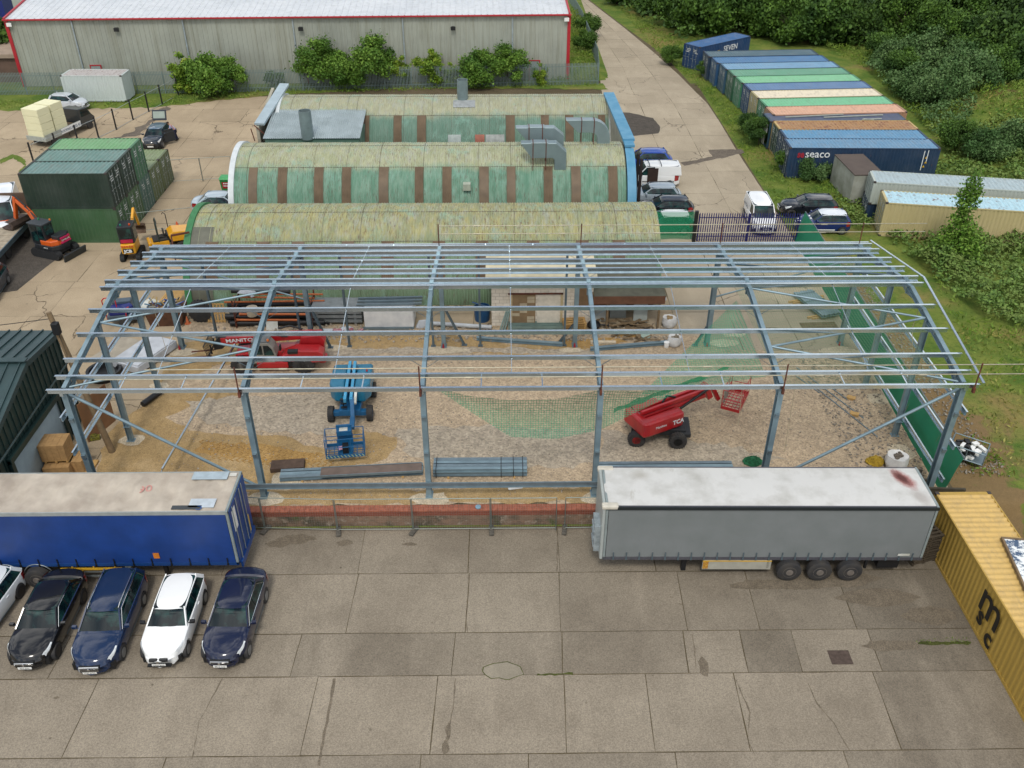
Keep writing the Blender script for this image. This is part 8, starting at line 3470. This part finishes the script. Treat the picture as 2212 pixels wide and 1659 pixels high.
lone(m, 'plastic_sheet', plain('white_film', '#b9bec4', .35, 0, .12, 2), 'crumpled white film at the right end of the wrapped stack', 'plastic sheet', (-4.9, 48.0, 0), 0, None, bevel=.1)
m = MB()
m.tube((0, 0, .2), (3.6, -.5, .2), .13, 10)
lone(m, 'white_tube', plain('white_duct_tube', '#b5babd', .5), 'long white wrapped tube right of the second rear column', 'tube', (-4.3, 48.1, 0), 0, None, smooth=40)
m = MB()
rr = random.Random(14)
for i in range(12):
    m.box((rr.uniform(-.9, .9), rr.uniform(-.25, .25), rr.uniform(.05, .2)), (.3, .2, .15), rr.uniform(0, 3))
lone(m, 'rag_heap', plain('mixed_rags', '#8a3f4a', .9, 0, .3, 8, c2='#c9a9ae'), 'small heap of red and pink rags left of the wrapped stack', 'rags', (-9.4, 47.3, 0))
m = MB()
m.lathe([(.45, 0), (.5, .9), (.46, .9), (.42, .1)], n=20)
m.tube((.3, 0, .9), (-.6, .2, 1.1), .05, 6)
lone(m, 'blue_barrel', plain('blue_drum', '#1b4d78', .5), 'blue open drum with a hose in the gap left of the cream outbuilding', 'drum', (-1.3, 48.9, 0), 0, None, smooth=40)
# by the outbuilding
for k, (x, y, L, n_, lb) in enumerate([(.3, 47.55, 3.4, 3, 'pale steel channels stacked below the boarded doors of the outbuilding')]):
    t = thing('channel_stack', lb, 'steel pack', (x, y, 0), 0)
    for i in range(n_):
        for j in range(2):
            m = MB()
            m.prof([(-.1, 0), (.1, 0), (.1, .14), (.085, .14), (.085, .02), (-.085, .02), (-.085, .14), (-.1, .14)], (0, i*.22, .02+j*.16), (L, i*.22, .02+j*.16))
            m.build('channel', plain('pale_green_steel', '#7f958f', .5, .2, .12, 2), t)
m = MB()
for i in range(3):
    m.bar((-.1+i*.15, -.2, .05), (.3+i*.1, .3, 1.1), .08, .04)
lone(m, 'leaning_angles', plain('pale_green_steel', '#7f958f', .5, .2, .12, 2), 'steel angles leaning by the left door jamb of the outbuilding', 'steel angles', (-.1, 47.7, 0))
for k in range(5):
    m = MB()
    for y in (-.35, -.1, .15, .35):
        m.b2(-.7, .7, y, y+.12, .09, .115)
    for x in (-.65, 0, .55):
        m.b2(x, x+.09, -.38, .46, 0, .09)
    lone(m, 'pallet', M['timber'], 'pale pallet of the low stack beside the cream outbuilding, %s' % ['at the bottom', 'second up', 'in the middle', 'fourth up', 'on top'][k], 'pallet', (4.3, 47.6, .12*k), .03*k, 'pale pallets by the outbuilding')
m = MB()
m.lathe([(.02, 0), (.35, .08), (.42, .25), (.3, .4), (.02, .5)], n=14)
m.tube((.3, 0, .2), (.9, -.2, .3), .06, 6)
lone(m, 'black_sack', blk, 'black sack and hose lying right of the pale pallets', 'sack', (5.5, 47.8, 0), 0, None, smooth=50)
rr = random.Random(15)
sheds = [('white_sheet', '#b9bbb4', (5.9, 48.6, 0), (.8, .05, 1.0), -15, 'white board leaning at the left of the open shed'), ('grey_sheet', '#8f938d', (7.1, 49.0, 0), (1.0, .05, 1.2), -12, 'grey board leaning inside the open shed'), ('white_door', '#a9b0aa', (8.4, 48.4, 0), (.85, .06, 1.5), -10, 'pale door leaning at the right of the open shed')]
for nm, c, loc, d, tl_, lb in sheds:
    m = MB()
    m.b2(-d[0]/2, d[0]/2, -d[1]/2, d[1]/2, 0, d[2])
    o = lone(m, 'leaning_board', plain(nm, c, .7, 0, .12, 2), lb, 'board', loc, 0, 'boards leaning in the open shed')
    o.rotation_euler = (rad(tl_), 0, 0)
for k, (cx_, cy_, n_, mt, lb) in enumerate([(7.5, 47.7, 26, M['oldtimber'], 'heap of broken brown timber inside the open shed'), (7.4, 46.3, 14, M['oldtimber'], 'scattered split boards on the ground before the open shed'), (6.4, 48.0, 10, M['oldtimber'], 'small heap of posts and offcuts at the left of the open shed')]):
    m = MB()
    for i in range(n_):
        p = Vector((rr.uniform(-1.1, 1.1), rr.uniform(-.35, .35), rr.uniform(.04, .35)))
        a_ = rr.uniform(-1, 1)+(0 if rr.random() < .6 else 1.2)
        L = rr.uniform(.4, 1.1)
        m.bar(p, p+Vector((math.cos(a_)*L, math.sin(a_)*L*.6, rr.uniform(-.08, .1))), rr.uniform(.08, .2), .03)
    lone(m, 'timber_heap', mt, lb, 'timber heap', (cx_, cy_, 0), 0, 'timber heaps by the open shed')
m = MB()
for k in range(5):
    m.b2(-.65, .65, -.12+k*.02, .28, k*.07, k*.07+.05)
lone(m, 'board_stack', M['timber'], 'neat short stack of pale boards right of the yellow sand', 'boards', (7.3, 46.8, 0), 0)
m = MB()
m.b2(-.75, .75, -.13, .13, 0, .16)
lone(m, 'concrete_lintel', mortar, 'pale concrete lintel lying on the yellow sand', 'lintel', (5.9, 45.9, .02), rad(-2))
m = MB()
m.lathe([(.25, 0), (.3, .1), (.3, .14), (.02, .16)], n=14)
lone(m, 'tub_lid', plain('pale_green_tub', '#9db0a5', .5), 'pale green tub standing before the split boards', 'tub', (8.5, 46.6, .02), 0)

# green bin, debris container with hi-vis clothing
wb2 = thing('wheelie_bin', 'big green wheelie bin with a red panel at the end of the middle hut', 'bin', (-21.9, 69.6, 0), 0)
m = MB()
m.box((0, 0, .7), (1.0, .85, 1.1), 0, None, (1.15, 1.12))
m.build('tub', plain('bin_green', '#1f7a3a', .5, 0, .06, 2), wb2, bevel=.03)
m = MB()
m.box((0, 0, 1.32), (1.25, 1.05, .14), 0, None, (.95, .7))
m.build('lid', plain('bin_lid_green', '#3a9a58', .45, 0, .06, 2), wb2, bevel=.04)
m = MB()
m.add([(-.38, -.49, .55), (.45, -.49, .55), (.47, -.52, 1.08), (-.40, -.52, 1.08)], [(0, 1, 2, 3)])
rp_ = m.build('red_panel', plain('bin_red_panel', '#a51f2c', .5), wb2)
m = MB()
for k, z in enumerate((.92, .72)):
    for i in range(5-k):
        m.b2(-.28+i*.13, -.28+i*.13+.09, -.53, -.515, z, z+.09)
m.build('panel_text', WLET, wb2)
for x in (-.4, .4):
    m = MB()
    m.lathe([(.03, -.04), (.12, -.04), (.12, .04), (.03, .04)], (x, -.3, .12), 'Y', 12)
    m.build('castor', blk, wb2)
gs = thing('open_bin', 'grey open container with clothing and a cone on it, left of the green hut', 'container', (-22.9, 60.6, 0), rad(2))
m = MB()
m.side([(-1.0, .1), (1.0, .1), (1.15, .95), (-1.15, .95)], -.6, .6)
m.build('tub', plain('slate_skip', '#4a5351', .7, .1, .15, 2), gs, bevel=.04)
for k, (x, y, s, c, nm, lb) in enumerate([(-.1, -.2, .8, '#9bb52e', 'hi_vis_vest', 'yellow green high visibility vest thrown over the grey open container'), (.55, .2, .7, '#1f5a8a', 'blue_sheet', 'blue sheet lying at the back of the grey open container'), (.5, -.25, .7, '#8f9aa0', 'grey_cloth', 'speckled grey cloth at the front right of the grey open container'), (-.75, .1, .45, '#5f8f72', 'green_sheet', 'green translucent sheet at the left end of the grey open container')]):
    m = MB()
    m.box((0, 0, .08), (s, s*.6, .16), .3*k, None, (.7, .5))
    m.box((-.25, -.2, .02), (s*.5, s*.4, .14), -.4, None, (.6, .5))
    lone(m, nm, plain(nm, c, .8, 0, .15, 5), lb, 'cloth', (-22.9+x, 60.6+y, .93), 0, 'cloths on the grey open container', bevel=.05)
m = MB()
m.lathe([(.16, 0), (.14, .05), (.03, .38), (0, .38)], n=12)
lone(m, 'traffic_cone', plain('bright_orange', '#c9562a', .6), 'orange cone standing on the grey open container', 'cone', (-23.4, 60.9, .95), 0, None, smooth=30)
m = MB()
m.path([(0, 0, 0), (0, 0, 1.6), (.1, .1, 2.0), (.4, .3, 2.1), (.6, .5, 1.9), (.65, .5, 0)], .04, 8)
m.path([(0, 0, .8), (.65, .5, .8)], .03, 6)
lone(m, 'cycle_hoop', M['galv_dull'], 'bent grey tubular hoop frame beside the green hut end', 'hoop', (-22.1, 63.0, 0), 0, None, smooth=50)
m = MB()
m.tube((0, 0, 0), (0, 0, 1.9), .03, 6)
m.path([(0, 0, 1.9), (-.15, 0, 2.05), (-.25, 0, 1.9)], .025, 6)
lone(m, 'hook_stand', blk, 'thin black hooked stand left of the grey open container', 'stand', (-24.1, 60.9, 0))
# old plywood and stone slab near the blue trailer
m = MB()
m.b2(-.8, .8, -.35, .35, 0, .22)
m.b2(-.8, .8, -.38, -.3, .1, .25)
a = G(625, 1015)
lone(m, 'timber_stack', plain('dark_brown_boards', '#574539', .9, 0, .2, 4), 'low stack of dark brown boards beside the second front column', 'boards', (-9.9-.6, 34.55, .02), .1)
m = MB()
m.b2(-.4, .4, -.25, .25, 0, .04)
for k, (px, py, lb) in enumerate([(1113, 1053, 'crumpled white sack on the sand beside the banded steel bundle'), (1308, 1008, 'white and pink cloth at the foot of the fourth front column')]):
    a = G(px, py)
    m = MB()
    m.box((0, 0, .06), (.75, .35, .14), .2, None, (.6, .5))
    m.box((.2, .1, .06), (.4, .3, .16), .9, None, (.5, .5))
    lone(m, 'plastic_sack', M['white'], lb, 'sack', (a[0], a[1], .02), 0, None, bevel=.05)
m = MB()
m.lathe([(.02, 0), (.14, .02), (.13, .07), (.02, .1)], n=12)
a = G(1045, 1063)
lone(m, 'helmet', plain('blue_white_helmet', '#7fa0b4', .4), 'pale blue hard hat on top of the brick wall', 'helmet', (-1.2, 31.45, YZ+.93), 0, None, smooth=50)

# ================================================================ green debris nets slung under the roof
def net(name, label, grid, mat, group):
    """grid: rows of points"""
    me = bpy.data.meshes.new(name)
    bm = bmesh.new()
    uvl = bm.loops.layers.uv.new('UVMap')
    vs = [[bm.verts.new(p) for p in r] for r in grid]
    for i in range(len(grid)-1):
        for j in range(len(grid[0])-1):
            f = bm.faces.new((vs[i][j], vs[i][j+1], vs[i+1][j+1], vs[i+1][j]))
            f.smooth = True
            uv = [(grid[a][b][0], grid[a][b][1]*.8+grid[a][b][2]) for a, b in ((i, j), (i, j+1), (i+1, j+1), (i+1, j))]
            for lp, u in zip(f.loops, uv):
                lp[uvl].uv = u
    bm.to_mesh(me)
    bm.free()
    me.materials.append(mat)
    o = bpy.data.objects.new(name, me)
    COL.objects.link(o)
    return tag(o, label, 'net', group)


def lerp(a, b, t):
    return tuple(x+(y-x)*t for x, y in zip(a, b))


NET1 = netting('green_debris_netting', '#2f8a66', .12, .14, .20)
NET2 = netting('fine_green_netting', '#5f7f5a', .13, .10, .05)
NET3 = netting('gathered_green_netting', '#128052', .05, .55)
top = [(-2.85, 32.5, 6.0), (-1.5, 32.55, 5.55), (.5, 32.6, 5.25), (2.5, 32.6, 5.35), (4.3, 32.7, 5.75), (6.0, 33.0, 5.45), (7.8, 33.4, 5.5), (9.6, 33.6, 5.8)]
bot = [(-2.85, 32.45, 5.95), (-1.2, 32.8, 4.3), (.3, 33.0, 2.95), (2.4, 33.1, 2.75), (4.4, 33.3, 3.1), (6.1, 33.6, 3.9), (7.9, 33.9, 4.75), (9.6, 33.9, 5.75)]


def resample(pts, n):
    out = []
    m_ = len(pts)-1
    for i in range(n+1):
        f = i/n*m_
        k = min(m_-1, int(f))
        out.append(lerp(pts[k], pts[k+1], f-k))
    return out


g = []
T, B = resample(top, 48), resample(bot, 48)
for j in range(17):
    f = j/16
    g.append([(p[0]*(1-f)+q[0]*f, (p[1]*(1-f)+q[1]*f)+.5*math.sin(math.pi*f)*math.sin(math.pi*i/48), p[2]*(1-f)+q[2]*f) for i, (p, q) in enumerate(zip(T, B))])
net('safety_net', 'green safety net sagging from the front eaves across the two middle bays', g, NET1, 'green safety nets')
g = []
for j in range(17):
    f = j/16
    a_, b_ = lerp((6.2, 33.9, 4.6), (11.98, 41.2, 5.4), f), lerp((11.9, 34.3, 5.3), (12.1, 41.3, 5.4), f)
    g.append([tuple(np.array(lerp(a_, b_, i/16))+np.array((0, 0, -.8*math.sin(math.pi*i/16)*math.sin(math.pi*f)))) for i in range(17)])
net('safety_net', 'tapering triangle of green netting pulled up to the rafter beside the red boom lift', g, NET1, 'green safety nets')
g = []
for j in range(21):
    y = 33.0+12.6*j/20
    g.append([(12.2+7.4*i/16, y, 5.6-.7*math.sin(math.pi*i/16)*math.sin(math.pi*j/20)) for i in range(17)])
net('safety_net', 'faint fine net stretched level under the right end bay', g, NET2, 'green safety nets')
# gathered edge over the red lift
g = []
for j in range(5):
    f = j/4-.5
    g.append([(5.0+5.2*i/24, 33.6+.9*i/24+.05*math.sin(i*1.7), 3.95+1.75*(i/24)+f*.28*(1-.3*math.sin(i*.9))) for i in range(25)])
net('safety_net', 'thick gathered hem of green netting crossing above the red boom lift', g, NET3, 'green safety nets')
rp = MB()
rp.path([(19.95, 38, 6.6), (20.1, 38.4, 5.4), (20.0, 37.6, 4.6), (20.15, 37.0, 3.9)], .018, 5)
lone(rp, 'rope', plain('pale_rope', '#b3a88a', .9), 'thin pale rope hanging down inside the right gable', 'rope')
for k, (x, y, z0, z1, lb) in enumerate([(10.9, 34.4, 5.7, 2.5, 'thin cord hanging beside the red basket'), (13.2, 34.0, 5.5, 1.2, 'thin cord hanging right of the front right column'), (-17.5, 40, 6.9, 3.4, 'thin cord hanging in the left end bay')]):
    rp = MB()
    rp.tube((x, y, z0), (x+.15, y, z1), .012, 4)
    lone(rp, 'cord', plain('pale_rope', '#b3a88a', .9), lb, 'cord', group='hanging cords')
